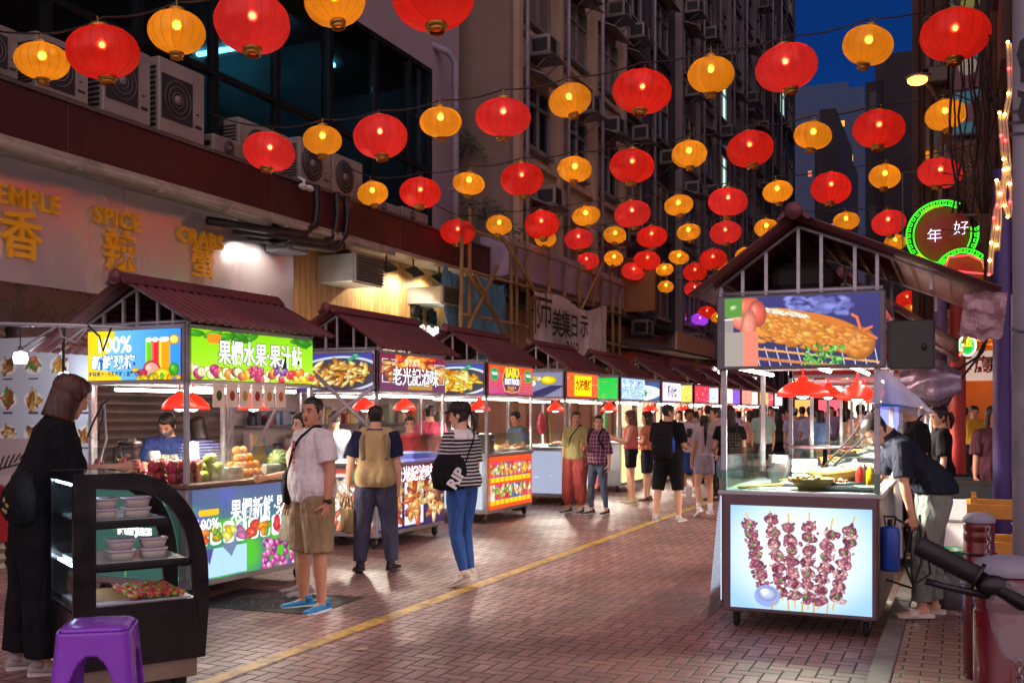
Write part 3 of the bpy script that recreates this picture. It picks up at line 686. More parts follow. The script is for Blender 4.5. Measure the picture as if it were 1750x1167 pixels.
# closing street end at ground level
o = thing('street_end_shops', 'lit shops and signs closing the far end of the market street', 'building', (0, 58, 0))
mb = MB(); mb.b2((-9, 0, 0), (1, 4, 4.6)); mb.build('wall', M('brown_wall', '#4a3b36'), o)
rn = random.Random(5)
for i, (cl, s_) in enumerate((('#ff9a50', 1.2), ('#ff5a6a', 1), ('#fff0d0', 1.4), ('#8a90ff', 1.1), ('#ffb060', 1.1), ('#ff7a9a', 1))):
    mb = MB(); mb.b2((-8.6+i*1.55, -.06, rn.uniform(.2, .6)), (-7.4+i*1.55, -.01, 2.3)); mb.b2((-8.7+i*1.55, -.3, 2.6), (-7.3+i*1.55, -.1, 3.4)); mb.build('lit_sign', EM('end'+cl, cl, s_), o)
# ================================================================ right side buildings
facade = thing('right_hand_block', 'dark brown block full of pipes and cages above the right-hand shops', 'building', (0, 0, 0))
mb = MB(); mb.b2((-1.05, 26.5, 3.7), (9, 60, 26)); mb.build('wall', brownwall, facade)
rn = random.Random(11); mb = MB()
for i in range(26): x = -.9+rn.random()*3.2; mb.tube([(x, 26.42, 3.8), (x, 26.42, 22)], rn.uniform(.02, .05), 6)
mb.build('pipe', M('rust_pipe', '#54382c', .6, .2, .3, 3), facade)
k = 0
for r_ in range(6):
    for c_ in range(4):
        x = -.75+c_*.72; z = 5.0+r_*2.4
        f = MB(); f.b2((x, 26.38, z), (x+.5, 26.49, z+.06)); f.b2((x, 26.38, z+1.2), (x+.5, 26.49, z+1.26)); f.b2((x-.03, 26.37, z), (x, 26.49, z+1.26)); f.b2((x+.5, 26.37, z), (x+.53, 26.49, z+1.26))
        fo = f.build('window', M('rust_pipe', '#54382c'), facade); g = MB(); g.b2((x+.01, 26.44, z+.06), (x+.49, 26.48, z+1.2)); g.build('pane', EM('dim_amber', '#6a4a20', .5) if (r_*4+c_) % 7 == 3 else glassd, fo)
        if (r_+c_) % 2 == 0: g = MB(); g.b2((x+.08, 26.1, z-.4), (x+.5, 26.42, z-.06), .02); g.build('cage_unit', M('dusty_unit', '#6c625a', .7), facade)
# teal vertical sign board with generic dark shapes
p0, p1 = onY(1627, 60, 22), onY(1682, 225, 22)
o = thing('teal_signboard', 'tall faded teal signboard hanging from the dark brown block', 'sign', (p0.x, 22, p1.z)); W = p1.x-p0.x; H = 3.6
pc = Pic(60, 260, '#2f7f92', 3); pc.ell(.45, .32, .14, .1, '#5a2430', 0, 0); pc.ell(.5, .36, .07, .05, '#c9b0a0', 0, 0); pc.ell(.5, .58, .12, .07, '#26424c', 0, 0); pc.ell(.6, .72, .1, .06, '#a8a040', 0, 0); pc.poly([(.2, .12), (.9, .2), (.95, .08), (.5, .05)], '#6a3038'); pc.speck(.08)
pc.mesh('face', W, H, vcmat('sign_dim', .22, False), o, (W/2, -.06, H/2), FACE['-y']); mb = MB(); mb.b2((-.03, -.05, -.03), (W+.03, .05, H+.03)); mb.b2((0, .05, H*.8), (.05, 4.4, H*.82)); mb.build('frame', steel_dk, o)
# shop front at the end of the right pavement
o = thing('corner_shop', 'orange-lit open shop with white signboard beyond the plastic chairs', 'shop', (0, 26.5, 0))
mb = MB(); mb.b2((-1.0, 4.5, 0), (6, 4.6, 3.69)); mb.b2((-1.05, 0, 0), (-.85, 4.5, 3.69)); mb.b2((-.85, 0, 3.4), (6, 4.5, 3.69)); mb.build('wall', M('warm_wall', '#c98a58', .7, 0, .15, 1), o)
mb = MB(); mb.b2((-.85, .0, .06), (6, 4.5, .075)); mb.build('floor', M('warm_floor', '#c98530', .5, 0, .2, 2), o)
mb = MB(); mb.b2((-.6, -.1, 2.35), (3.2, .0, 3.05)); mb.build('signboard', M('sign_lightbox', '#d8c2b4', .5, emis='#f0cdb8', es=.35), o)
text('lettering', '廚房 Bistro', .34, M('ink_blue', '#2a2a6a', .5), o, (1.45, -.105, 2.7), FACE['-y'], bold=.008); text('lettering', '茶餐廳', .42, M('ink_red', '#c02a2a', .5), o, (.1, -.105, 2.7), FACE['-y'], bold=.008)
for x, y in ((.3, 1.5), (1.8, 1.5), (1.0, 3.4)):
    mb = MB(); mb.ell((x, y, 3.1), .07, 10, 6); mb.tube([(x, y, 3.15), (x, y, 3.4)], .008, 5); mb.build('lamp', EM('amber_bulb', '#ffb050', 60), o)
mb = MB(); mb.b2((-.3, 3.6, .06), (.9, 4.2, 1.1), .02); mb.b2((1.6, 3.9, .06), (2.3, 4.4, 2.0)); mb.build('counter', M('counter_red', '#8a2a2a', .4), o)
# ================================================================ lanterns on cables
def silk(name, col, glow):
    m, t, b = newmat(name); t.nt.nodes.remove(b)
    v = t.obj(); nz = t.noise(3.0, 3, t.obj((1, 1, 7)), .6)
    geo = t.n('ShaderNodeTexCoord'); sp = t.n('ShaderNodeSeparateXYZ'); t.L.new(geo.outputs['Object'], sp.inputs[0])
    ang = t.m('ARCTAN2', sp.outputs[1], sp.outputs[0]); ph = t.m('FLOORED_MODULO', t.m('MULTIPLY', ang, 16/(2*PI)), 1.0)
    seam = t.rng(t.m('MINIMUM', ph, t.m('SUBTRACT', 1, ph)), .01, .10)   # wire ribs every 1/16 turn
    seam = t.m('MULTIPLY_ADD', seam, .7, .3)
    cc = t.mix(seam, tuple(x*.45 for x in col), col)
    # one overlapped panel, slightly denser silk
    pan = t.m('GREATER_THAN', t.m('SINE', t.m('ADD', ang, .6)), .55)
    cc = t.mix(t.m('MULTIPLY', pan, .42), cc, tuple(x*.5 for x in col))
    cc = t.mix(t.rng(nz, .3, .7, 0, .3), cc, tuple(x*.6 for x in col))
    oi = t.n('ShaderNodeObjectInfo'); cc = t.mix(t.m('MULTIPLY', oi.outputs['Random'], .5), cc, tuple(x*.62 for x in col)); cc = t.mix(t.m('MULTIPLY', t.m('GREATER_THAN', t.m('FRACT', t.m('MULTIPLY', oi.outputs['Random'], 7.3)), .6), .12 if col[1] < .1 else 0.), cc, (.9, .12, .2))
    tl = t.n('ShaderNodeBsdfTranslucent'); t.L.new(cc, tl.inputs[0])
    gl = t.n('ShaderNodeBsdfGlossy'); gl.inputs['Roughness'].default_value = .42; gl.inputs[0].default_value = (*[min(1, x+.25) for x in col], 1)
    rf = t.n('ShaderNodeBsdfRefraction'); t.L.new(cc, rf.inputs[0]); rf.inputs['Roughness'].default_value = .5; rf.inputs['IOR'].default_value = 1.12
    tr = t.n('ShaderNodeBsdfTransparent'); tr.inputs[0].default_value = (*[min(1, x+.12) for x in col], 1)
    a0 = t.n('ShaderNodeMixShader'); a0.inputs[0].default_value = .5; t.L.new(tl.outputs[0], a0.inputs[1]); t.L.new(rf.outputs[0], a0.inputs[2])
    em = t.n('ShaderNodeEmission'); t.L.new(cc, em.inputs[0]); em.inputs[1].default_value = glow
    a = t.n('ShaderNodeMixShader'); a.inputs[0].default_value = .07; t.L.new(a0.outputs[0], a.inputs[1]); t.L.new(tr.outputs[0], a.inputs[2])
    a2 = t.n('ShaderNodeMixShader'); a2.inputs[0].default_value = .10; t.L.new(a.outputs[0], a2.inputs[1]); t.L.new(gl.outputs[0], a2.inputs[2])
    s = t.n('ShaderNodeAddShader'); t.L.new(a2.outputs[0], s.inputs[0]); t.L.new(em.outputs[0], s.inputs[1])
    t.L.new(s.outputs[0], t.nt.nodes['Material Output'].inputs[0]); return m
silk_r = silk('red_silk', (.82, .03, .02), .13); silk_y = silk('yellow_silk', (.9, .42, .025), .1); silk_p = silk('purple_silk', (.22, .03, .45), .9)
goldt = M('gold_trim', '#b98a3c', .35, .7, .15, 20)
bulbm = EM('lantern_bulb', '#ffc070', 68, True)
def lantern(kind):
    r = {'red': .31, 'yellow': .235, 'purple': .30}[kind]; hz = r*.72
    o = link('lantern', None); o.empty_display_size = .1
    rn = random.Random(ord(kind[0])); mb = MB(); n = 48; rings = []; K = 15
    for k in range(K+1):
        a = -PI/2*.87+PI*.87*k/K; q = math.cos(a)**.86; z = math.sin(a)*hz
        rings.append([(math.cos(i*2*PI/n)*r*q*(1-.032*(i % 3 == 0)+.005*math.sin(i*1.7)), math.sin(i*2*PI/n)*r*q*(1-.032*(i % 3 == 0)), z) for i in range(n)])
    mb.loft(rings, False); mb.build('silk_shade', {'red': silk_r, 'yellow': silk_y, 'purple': silk_p}[kind], o)
    rr = r*math.cos(PI/2*.87)**.86; mb = MB(); zz = hz*math.sin(PI/2*.87)
    for s_ in (1, -1): mb.lathe([(rr*1.02, -.004*s_), (rr*1.04, .022*s_), (rr*.9, .03*s_), (rr*.6, .03*s_)], (0, 0, zz*s_), 20)
    mb.lathe([(rr*.8, -.03), (rr*.88, -.055), (rr*.7, -.06)], (0, 0, -zz), 16)
    mb.tube([(0, 0, hz*.38), (0, 0, zz+.1)], .006, 5); mb.build('trim', goldt, o)
    mb = MB(); mb.ell((0, 0, hz*.28), .026, 8, 5); mb.build('bulb', bulbm, o)
    return o
LROWS = [
 (6.8, 'y72,105 r176,90 y302,55 r431,40 y572,3 r740,-6'),
 (10.4, 'r460,260 y551,240 r650,234 y753,209 r860,201 y974,172 r1097,157 y1215,128 r1344,116 y1483,78 r1632,60'),
 (13.5, 'y637,331 r718,330 y801,314 r892,307 y982,290 r1080,284 y1178,264 r1282,255 y1389,232 r1502,221 y1616,197'),
 (16.5, 'r782,397 y853,385 r926,384 y1002,369 r1081,366 y1160,351 r1244,345 y1329,328 r1420,322 y1512,302 r1606,296'),
 (20.2, 'y932,408 r989,409 y1051,402 r1114,405 y1177,397 r1240,398 y1310,390 r1366,388 y1446,378 r1519,381 y1596,368'),
 (23.5, 'r1003,447 y1049,442 r1106,445 y1160,440 r1219,443 y1274,436 y1530,414 r1591,421'),
 (26.3, 'y1035,458 r1082,464 y1136,461 r1188,465 y1241,459 r1626,437 y1575,446'),
 (30.0, 'r1098,493 y1138,490 r1187,494 r1551,511 y1558,528'),
 (35.0, 'y1170,532 r1208,534 p1196,546 y1226,543 p1594,523 y1593,553 p1556,545 y1600,570')]
protos = {}
NAMES = {'r': 'red', 'y': 'yellow', 'p': 'purple'}
rn = random.Random(3)
for ri, (Y, s) in enumerate(LROWS):
    pts = []
    items = sorted(s.split(), key=lambda q: int(q[1:].split(',')[0])); cnt = {'r': 0, 'y': 0, 'p': 0}; tot = {k: sum(i[0] == k for i in items) for k in cnt}
    for it in items:
        k = it[0]; px, py = map(int, it[1:].split(',')); p = onY(px, py, Y); cnt[k] += 1
        lab = f'{NAMES[k]} silk lantern, ' + ('the only such' if tot[k] == 1 else f'{ORD[cnt[k]-1]} {NAMES[k]} one from the left') + f' in the {ORD[ri]} row from the camera'
        rz = rn.uniform(0, 6.28)
        if k not in protos: o = lantern(NAMES[k]); protos[k] = o
        else: o = dup(protos[k])
        o.location = p; o.rotation_euler = (R(rn.uniform(-11, 11)), R(rn.uniform(-11, 11)), rz); o.scale = (rn.uniform(.97, 1.03), rn.uniform(.97, 1.03), rn.uniform(.92, 1.05))
        tag(o, lab, 'lantern', 'silk lanterns strung across the street')
        pts.append((p.x, p.z+(.31 if k == 'r' else .25)))
    if ri < 8 and len(pts) > 2:
        pts = [(-8.9, pts[0][1]+.35)]+pts+[(max(pts[-1][0]+1.3, 1.0), pts[-1][1]+.3)]; cv = []
        for (x0, z0), (x1, z1) in zip(pts[:-1], pts[1:]):
            for q in range(6): t_ = q/6; cv.append((x0+(x1-x0)*t_, Y, z0+(z1-z0)*t_-.05*math.sin(PI*t_)*min(1, abs(x1-x0))))
        cv.append((pts[-1][0], Y, pts[-1][1])); mb = MB(); mb.tube(cv, .009, 5)
        tag(mb.build('lantern_cable', M('cable_dark', '#15151a', .6), None), f'thin dark sagging cable carrying the {ORD[ri]} row of lanterns', 'cable', 'cables carrying the lanterns')
# ================================================================ sign pictures
LIT = vcmat('lit_picture', .78)
def pic_juice():
    p = Pic(170, 96, '#3fa0e8', 1); p.grad('#8fd0f8', '#2f8fe0', 'x'); p.ell(.12, .95, .32, .5, '#ffd400', 0, 0); p.ell(.1, .0, .5, .22, '#ffd21a', 0, 0); p.ell(.02, .5, .12, .6, '#ffcf10', 0, 0)
    for x, c in ((.665, '#6cc820'), (.735, '#e82838'), (.83, '#ff9c08')):
        w_ = .035 if c != '#ff9c08' else .06
        p.rect((x-w_, .2, x+w_, .78), c); p.rect((x-w_*.9, .2, x-w_*.5, .78), '#ffffff' if 0 else np.clip(hexc(c)+.25, 0, 1)); p.ell(x, .79, w_*1.75, .05, '#f6f2e8', 0, 0)
    p.ell(.93, .78, .1, .1, '#ffb020', 0, .2, c2='#ffd860'); p.ell(.70, .2, .17, .19, '#f04050', .3, .2, c2='#ff9a8a'); p.ell(.82, .1, .2, .14, '#ffd81a', 0, .2); p.ell(.93, .2, .1, .13, '#48b020', 0, .2)
    p.ell(.60, .15, .1, .07, '#c82a50', 0, .2); p.ell(.52, .2, .08, .05, '#ffc010', .5, .2); p.food((.5, 0, 1, .1), ['#ffd010', '#e8b010', '#60c030'], 14, .06); return p
def fruits(p, b, n=46):
    q = p.rn
    for i in range(n):
        x = b[0]+(b[2]-b[0])*(i+.5)/n; y = b[1]+q.random()*(b[3]-b[1]); c = q.choice(['#ff8a10', '#7ac020', '#e8203a', '#ffd020', '#c01870', '#a0d840', '#ff5a20', '#fff0b0']); r = q.uniform(.08, .13)
        p.ell(x, y, r, r*.95, c, 0, .35, c2='#e8f8a0' if c in ('#7ac020', '#a0d840') else None)
def grapes(p, cx, cy_, n, c=('#8a1060', '#b02a80', '#6a0a50')):
    for i in range(n): p.ell(cx+p.rn.uniform(-.05, .05)*2/p.asp*1.6, cy_+p.rn.uniform(-.16, .14), .045, .05, p.rn.choice(c), 0, .4)
def pic_fruit_sign():
    p = Pic(220, 76, '#8ed800', 2); p.grad('#a8e010', '#86d404')
    for i in range(12): p.ell(p.rn.random(), p.rn.uniform(.86, 1), .22, .07, p.rn.choice(['#3aa018', '#58b820', '#2c8a14']), p.rn.uniform(-.6, .6), .15)
    p.rrect((.12, .74, .22, .92), '#f08a18', .02); fruits(p, (0, .08, 1, .24), 44); grapes(p, .5, .18, 30, ('#d02860', '#e04878', '#a01848')); grapes(p, .70, .33, 26, ('#7a3a9a', '#5a2a7a', '#8e50b0')); return p
def pic_fruit_front():
    p = Pic(230, 130, '#2e8a5a', 4); p.grad('#3a8a70', '#4a5a8a', 'y')
    for i in range(16): p.ell(p.rn.random(), p.rn.random(), p.rn.uniform(.15, .35), p.rn.uniform(.1, .3), p.rn.choice(['#48b828', '#3a9a40', '#4a5aa0', '#5a60b0', '#2c8a5a']), 0, 0, soft=.9)
    p.rect((.02, .02, .42, .34), '#a8d0e8'); p.poly([(.08, .34), (.16, .34), (.13, .16)], '#4a4a90'); p.poly([(.22, .36), (.36, .4), (.3, .22)], '#6a7a9a')
    for i in range(60): p.ell(p.rn.uniform(.56, .95), p.rn.uniform(.0, .33)*(1 if p.rn.random() < .8 else 1.1), .045, .05, p.rn.choice(['#c04890', '#e070b0', '#8a2a80', '#b03a88', '#e88ac0']), 0, .45)
    p.ell(.97, .3, .12, .1, '#6a2a8a'); p.ell(.8, .34, .1, .06, '#a0d850', .3)
    p.rrect((.05, .71, .2, .78), '#f0b81a', .02)
    cs = [['#e85a20', '#f08030'], ['#ffae10', '#60a830'], ['#f0d020', '#e8e060'], ['#c86aa0', '#8ad0d8'], ['#f0604a', '#e84a3a'], ['#f08a20', '#58b028'], ['#e02a3a', '#f04a50'], ['#f8d040', '#f0b020'], ['#f0c020', '#48a030'], ['#e04080', '#60b040']]
    for i, c in enumerate(cs):
        x = .035+i*.1; p.rrect((x, .38, x+.085, .62), '#f4f6f4', .04); p.food((x+.015, .43, x+.07, .57), c, 7, .06)
    return p
def pic_dish(seed, bg='#3a3c90', plate='#c8d0e0', cols=('#e0a040', '#c87a20', '#f0c868', '#8a4a10', '#ffe090'), w=150, h=96):
    p = Pic(w, h, bg, seed); p.ell(.55, .42, .95, .52, plate, .05, 0); p.ell(.55, .42, .86, .46, '#3a3a48', .05, 0)
    p.food((.05, .12, .95, .78), list(cols), 120, .075, 3.2, hi=.5); p.ell(.72, .84, .1, .05, '#2a9a6a', .5, .2); p.ell(.78, .92, .08, .05, '#38b080', -.5, .2); return p
def pic_banner_purple(seed=3, bg='#5a1a50', w=170, h=96):
    p = Pic(w, h, bg, seed); p.grad('#5a1450', '#7a1a3a'); p.food((.2, .7, .85, 1.0), ['#e02818', '#f06a18', '#ffae30', '#a01010'], 70, .09, 2.5, False)
    for b in ((.03, .2, .23, .85), (.82, .2, .98, .8)):
        p.rect(b, '#e8d8e8'); p.rect((b[0]+.012, b[1]+.02, b[2]-.012, b[3]-.02), '#4a2440'); p.food((b[0]+.03, b[1]+.08, b[2]-.03, b[3]-.08), ['#e89a40', '#c8602a', '#f0c070', '#a03a1a'], 22, .09, 2.5)
    p.rect((.4, .02, .78, .2), '#a87828'); return p
def pic_meats(seed, w=150, h=100, split=3):
    p = Pic(w, h, '#2a1c50', seed)
    for i in range(split):
        a = i/split+.02; b = (i+1)/split-.02; p.rect((a, .05, b, .95), p.rn.choice(['#e0e0f0', '#2a3a80', '#dcd0e8', '#3a2050'])); p.food((a+.06, .15, b-.06, .85), ['#c8502a', '#e08a40', '#a83820', '#f0b060', '#e8d090'], 60, .085, 3, hi=.5)
    return p
def pic_menu_grid(seed, bg='#e84a18', nx=9, ny=2, w=200, h=110, card='#c81848', cap='#f8c818'):
    p = Pic(w, h, bg, seed)
    for i in range(nx):
        for j in range(ny):
            x = .03+i*.94/nx; y = .08+j*.86/ny; X = x+.82/nx; Yy = y+.76/ny
            p.rect((x, y, X, Yy), p.rn.choice([card, '#1a5a9a', '#f0f0e8', '#d03a80'])); p.food((x+.005, y+.14, X-.005, Yy-.04), p.rn.choice([['#f0c030', '#e89a30', '#f8e080'], ['#60a830', '#f0e0b0', '#c84a20'], ['#c85a2a', '#e8a050', '#fff0d0'], ['#e8e0c8', '#f0b040', '#90b840']]), 14, .055); p.rect((x, y, X, y+.09), cap)
    return p
def pic_blocks(seed, bg, cols, w=110, h=80, n=60, text_like=True):
    p = Pic(w, h, bg, seed)
    for i in range(n):
        x, y = p.rn.random(), p.rn.random()
        if p.rn.random() < .5: p.rect((x, y, x+p.rn.uniform(.02, .12), y+.03), p.rn.choice(cols))
        else: p.rect((x, y, x+.015, y+p.rn.uniform(.05, .2)), p.rn.choice(cols))
    return p
def pic_babu():
    p = Pic(160, 96, '#c81a30', 6); p.grad('#a01878', '#e04a1a')
    for i in range(14): p.line(0, .05+i*.05, .35, -.05+i*.06, .008, '#e86a80'); p.line(1, .05+i*.05, .65, -.05+i*.06, .008, '#f0805a')
    p.poly([(.28, .5), (.34, .9), (.5, .97), (.66, .9), (.72, .5), (.66, .1), (.5, .04), (.34, .1)], '#f0b020'); p.poly([(.295, .5), (.352, .87), (.5, .94), (.648, .87), (.705, .5), (.648, .13), (.5, .07), (.352, .13)], '#4a1a60')
    for x in (.12, .88): p.ell(x, .68, .15, .24, '#18b060', 0, 0); p.ell(x, .68, .12, .2, '#0c8a48', 0, 0)
    return p
def pic_plates():
    p = Pic(120, 90, '#7a7a98', 7)
    for x, y, r in ((.15, .8, .2), (.5, .75, .14), (.3, .55, .26), (.18, .25, .22)): p.ell(x, y, r*1.2, r*.7, '#f0f0f0', 0, 0); p.food((x-.07, y-.06, x+.07, y+.06), ['#68a830', '#f0c040', '#c84020', '#a8d060'], 16, .05)
    p.ell(.75, .68, .2, .18, '#ffe010'); 
    for i in range(8): p.line(.3+i*.05, .02, .8+i*.03, .45, .02, '#2a2a58')
    return p
def pic_bowl():
    p = Pic(120, 90, '#3c5a8a', 8); p.ell(.5, .4, .75, .45, '#e8f0f0', .1, 0); p.ell(.5, .42, .5, .3, '#c8d8d0', .1, 0); p.food((.25, .25, .75, .6), ['#e8b020', '#40a030', '#c83820', '#603018', '#f0e070'], 40, .07, 2); return p
def pic_pig():
    p = Pic(300, 136, '#20245e', 9); p.grad('#1c1f52', '#262a6c')
    for i in range(70):
        x = .42+p.rn.random()*.4; p.ell(x, .74+p.rn.random()*.22-.1*(x-.6), p.rn.uniform(.05, .12), p.rn.uniform(.02, .05), np.array([.42, .45, .72])+p.rn.uniform(-.12, .1), p.rn.uniform(-.5, .5), 0, soft=.9)
    p.poly([(.16, .25), (.3, .32), (.98, .12), (1, 0), (.2, 0)], '#232858')
    for i in range(12): p.line(.2+i*.07, .28-.005*i, .24+i*.068, .0, .006, '#c8d0f0')
    p.line(.16, .27, 1, .03, .014, '#e8a050'); p.line(.2, .12, .9, -.05, .02, '#c8783a')
    q = p.rn
    p.ell(.56, .52, .82, .24, '#c8701a', -.2, 0); p.ell(.35, .62, .5, .22, '#e0902a', -.1, 0); p.ell(.87, .3, .24, .24, '#d07c24', -.6, .2)
    for i in range(260):
        t_ = q.random(); cx = .22+t_*.7; top = .86-.42*t_; bot = .36-.24*t_
        y = bot+(top-bot)*q.random(); cen = abs((y-bot)/(top-bot)-.6)
        p.ell(cx, y, q.uniform(.05, .13), q.uniform(.018, .05), q.choice(['#e8962c', '#d8801c', '#f0a840', '#c46a14', '#e89038', '#d07414']), q.uniform(-.5, .2)-.15, q.uniform(0, .28)*(1-cen), soft=.8)
    for i in range(60): x = .25+q.random()*.3; p.ell(x, .84-.45*(x-.22)+q.uniform(-.03, .02), q.uniform(.03, .08), .012, '#fff4d8', -.4, .4)
    for a in ((.88, .5, .86, .66), (.86, .66, .83, .7), (.9, .48, .95, .52), (.93, .42, .98, .36)): p.line(*a, .018, '#e06a38')
    p.ell(.14, .86, .22, .18, '#e86a50', .5, .2); p.ell(.1, .66, .2, .12, '#f08068', -.5, .2); p.ell(.22, .76, .14, .2, '#e05a44', .1, .25); p.ell(.16, .56, .12, .28, '#f08a70', -.1, .1); p.rect((.125, 0, .225, .5), '#ec7c66')
    for i in range(60): p.ell(.66+q.uniform(-.13, .13), .13+q.uniform(-.13, .15), q.uniform(.02, .06), .018, q.choice(['#3aa028', '#58c038', '#207a20', '#88d860']), q.uniform(0, 3), .25)
    p.rect((0, 0, .125, .5), '#9a9088'); p.rect((0, .5, .06, .68), '#8a8480'); p.rect((0, .72, .12, 1), '#4a8a30'); p.ell(.06, .86, .06, .04, '#a8d080', .4, .2); p.rect((0, .68, .06, .7), '#e8e8e0')
    return p
def pic_skewers():
    p = Pic(300, 240, '#c0def0', 10); p.a[:] = hexc('#bcdcf0')*.5+hexc('#e8f4fa')*.5
    d = ((p.X-.5)**2+(p.Y-.55)**2)[..., None]; p.a = hexc('#f6fbfd')*np.clip(1-2.4*d, 0, 1)+hexc('#98c4e8')*np.clip(2.4*d, 0, 1)
    q = p.rn
    for (x0, y0, x1, y1, s_, e_) in ((.12, .93, .25, .17, .86, .18), (.29, .95, .38, .1, .92, .12), (.42, .93, .47, .04, .85, .1), (.57, .95, .56, .03, .87, .09), (.73, .9, .63, .04, .8, .06), (.88, .93, .73, .04, .84, .12)):
        p.line(x0, y0, x1, y1, .008, '#d8b468')
        n = 7
        for k in range(n):
            y = s_-(s_-e_)*(k+.5)/n; x = x0+(x1-x0)*(y0-y)/(y0-y1); p.ell(x+q.gauss(0, .006), y, q.uniform(.05, .078), q.uniform(.042, .054), q.choice(['#a85c70', '#b87084', '#94506a']), q.uniform(-.6, .6), .15)
            for j in range(26):
                p.ell(x+q.gauss(0, .021), y+q.gauss(0, .024), q.uniform(.012, .036), q.uniform(.009, .022), q.choice(['#a85a70', '#8a3f58', '#c07a88', '#70304a', '#b86a78', '#d8a0a0', '#9a5068', '#7a3a50', '#e0b0a8']), q.uniform(0, 3), q.uniform(0, .45))
            if q.random() < .5: p.ell(x+q.uniform(-.03, .03), y, .014, .02, '#4aa83a', 0, .2)
    p.ell(.27, .13, .12, .11, '#8ca0e0', 0, 0); p.ell(.27, .15, .09, .07, '#b8c8f4', 0, .5); p.ell(.25, .14, .02, .015, '#ffffff', 0, .3)
    for x, y, x2 in ((.30, 0, .32), (.425, 0, .42), (.52, 0, .52), (.6, 0, .6), (.69, 0, .7)): p.line(x, y, x2, .09, .007, '#c8a050')
    return p
def pic_ribs():
    p = Pic(110, 90, '#e85a50', 12); p.rect((.08, .1, .85, .95), '#d8ecff'); p.ell(.45, .5, .42, .3, '#f0f4ff', .3, 0); p.food((.1, .35, .5, .7), ['#c85a3a', '#e89050', '#8a3020'], 30, .07, 2.5)
    for i in range(3): p.line(.4+i*.12, .3+i*.1, .8, .75+i*.05, .015, '#d8b060')
    p.food((.0, .0, 1, .1), ['#ffc020', '#e8e020'], 20, .05, 2, False); return p
# ================================================================ the stalls
heatred = M('heat_lamp_red', '#e8281c', .35, 0, .1, 4, emis='#ff2a18', es=.8)
hotbulb = EM('heat_bulb', '#fff2e0', 26)
greytop = M('counter_brown', '#6a5046', .45, 0, .2, 5, dirt=.2)
corr_cache = {}
def corrugated(x0, z0, x1, z1, ya, yb, pitch=.105, amp=.018, lip=.0):
    """corrugated sheet running between (x0,z0) and (x1,z1), waves along y"""
    n = int((yb-ya)/pitch)*6; vs = []; dx, dz = x1-x0, z1-z0; L = math.hypot(dx, dz); nx, nz = -dz/L, dx/L
    if nz < 0: nx, nz = -nx, -nz
    m = 5
    for s_ in (0, -.012):
        for j in range(m+1):
            for i in range(n+1):
                y = ya+(yb-ya)*i/n; w_ = amp*math.cos(2*PI*(y-ya)/pitch)+s_; t_ = j/m
                k = 1+(.02 if j == m else 0)*math.cos(2*PI*(y-ya)/pitch)
                vs.append((x0+dx*t_*k+nx*w_, y, z0+dz*t_*k+nz*w_))
    N = (n+1)*(m+1); fs = []
    for j in range(m):
        for i in range(n):
            a = j*(n+1)+i; fs.append((a, a+1, a+n+2, a+n+1)); fs.append((N+a, N+a+n+1, N+a+n+2, N+a+1))
    for i in range(n): a = m*(n+1)+i; fs.append((a, a+1, N+a+1, N+a)); fs.append((i, N+i, N+i+1, i+1))
    for j in range(m): a = j*(n+1); fs.append((a, a+n+1, N+a+n+1, N+a)); b_ = a+n; fs.append((b_, N+b_, N+b_+n+1, b_+n+1))
    mb = MB(); mb.add(vs, fs, True); return mb
def lerp(a, b, t): return a+(b-a)*t
def heat_lamp(o, x, y, z, cord=.12, r=.15, light=20., lit=True):
    mb = MB(); mb.lathe([(.02, .145), (.035, .14), (.04, .11), (.06, .105), (r*.62, .085), (r*.95, .03), (r, 0), (r*.99, -.012), (r*.9, .028), (r*.5, .075), (.02, .09)], (x, y, z), 22)
    mb.tube([(x, y, z+.14), (x, y, z+.14+cord)], .008, 5); h = mb.build('heat_lamp', heatred, o)
    mb = MB(); mb.ell((x, y, z+.012), (.055, .055, .04), 12, 8); mb.build('bulb', hotbulb, h)
    if light:
        l = bpy.data.lights.new('heat_lamp_light', 'SPOT'); l.energy = light; l.color = (1, .86, .74); l.spot_size = R(165); l.spot_blend = .5; l.shadow_soft_size = .05
        lo = link('heat_lamp_light', l, h, (x, y, z-.04), (0, 0, 0))
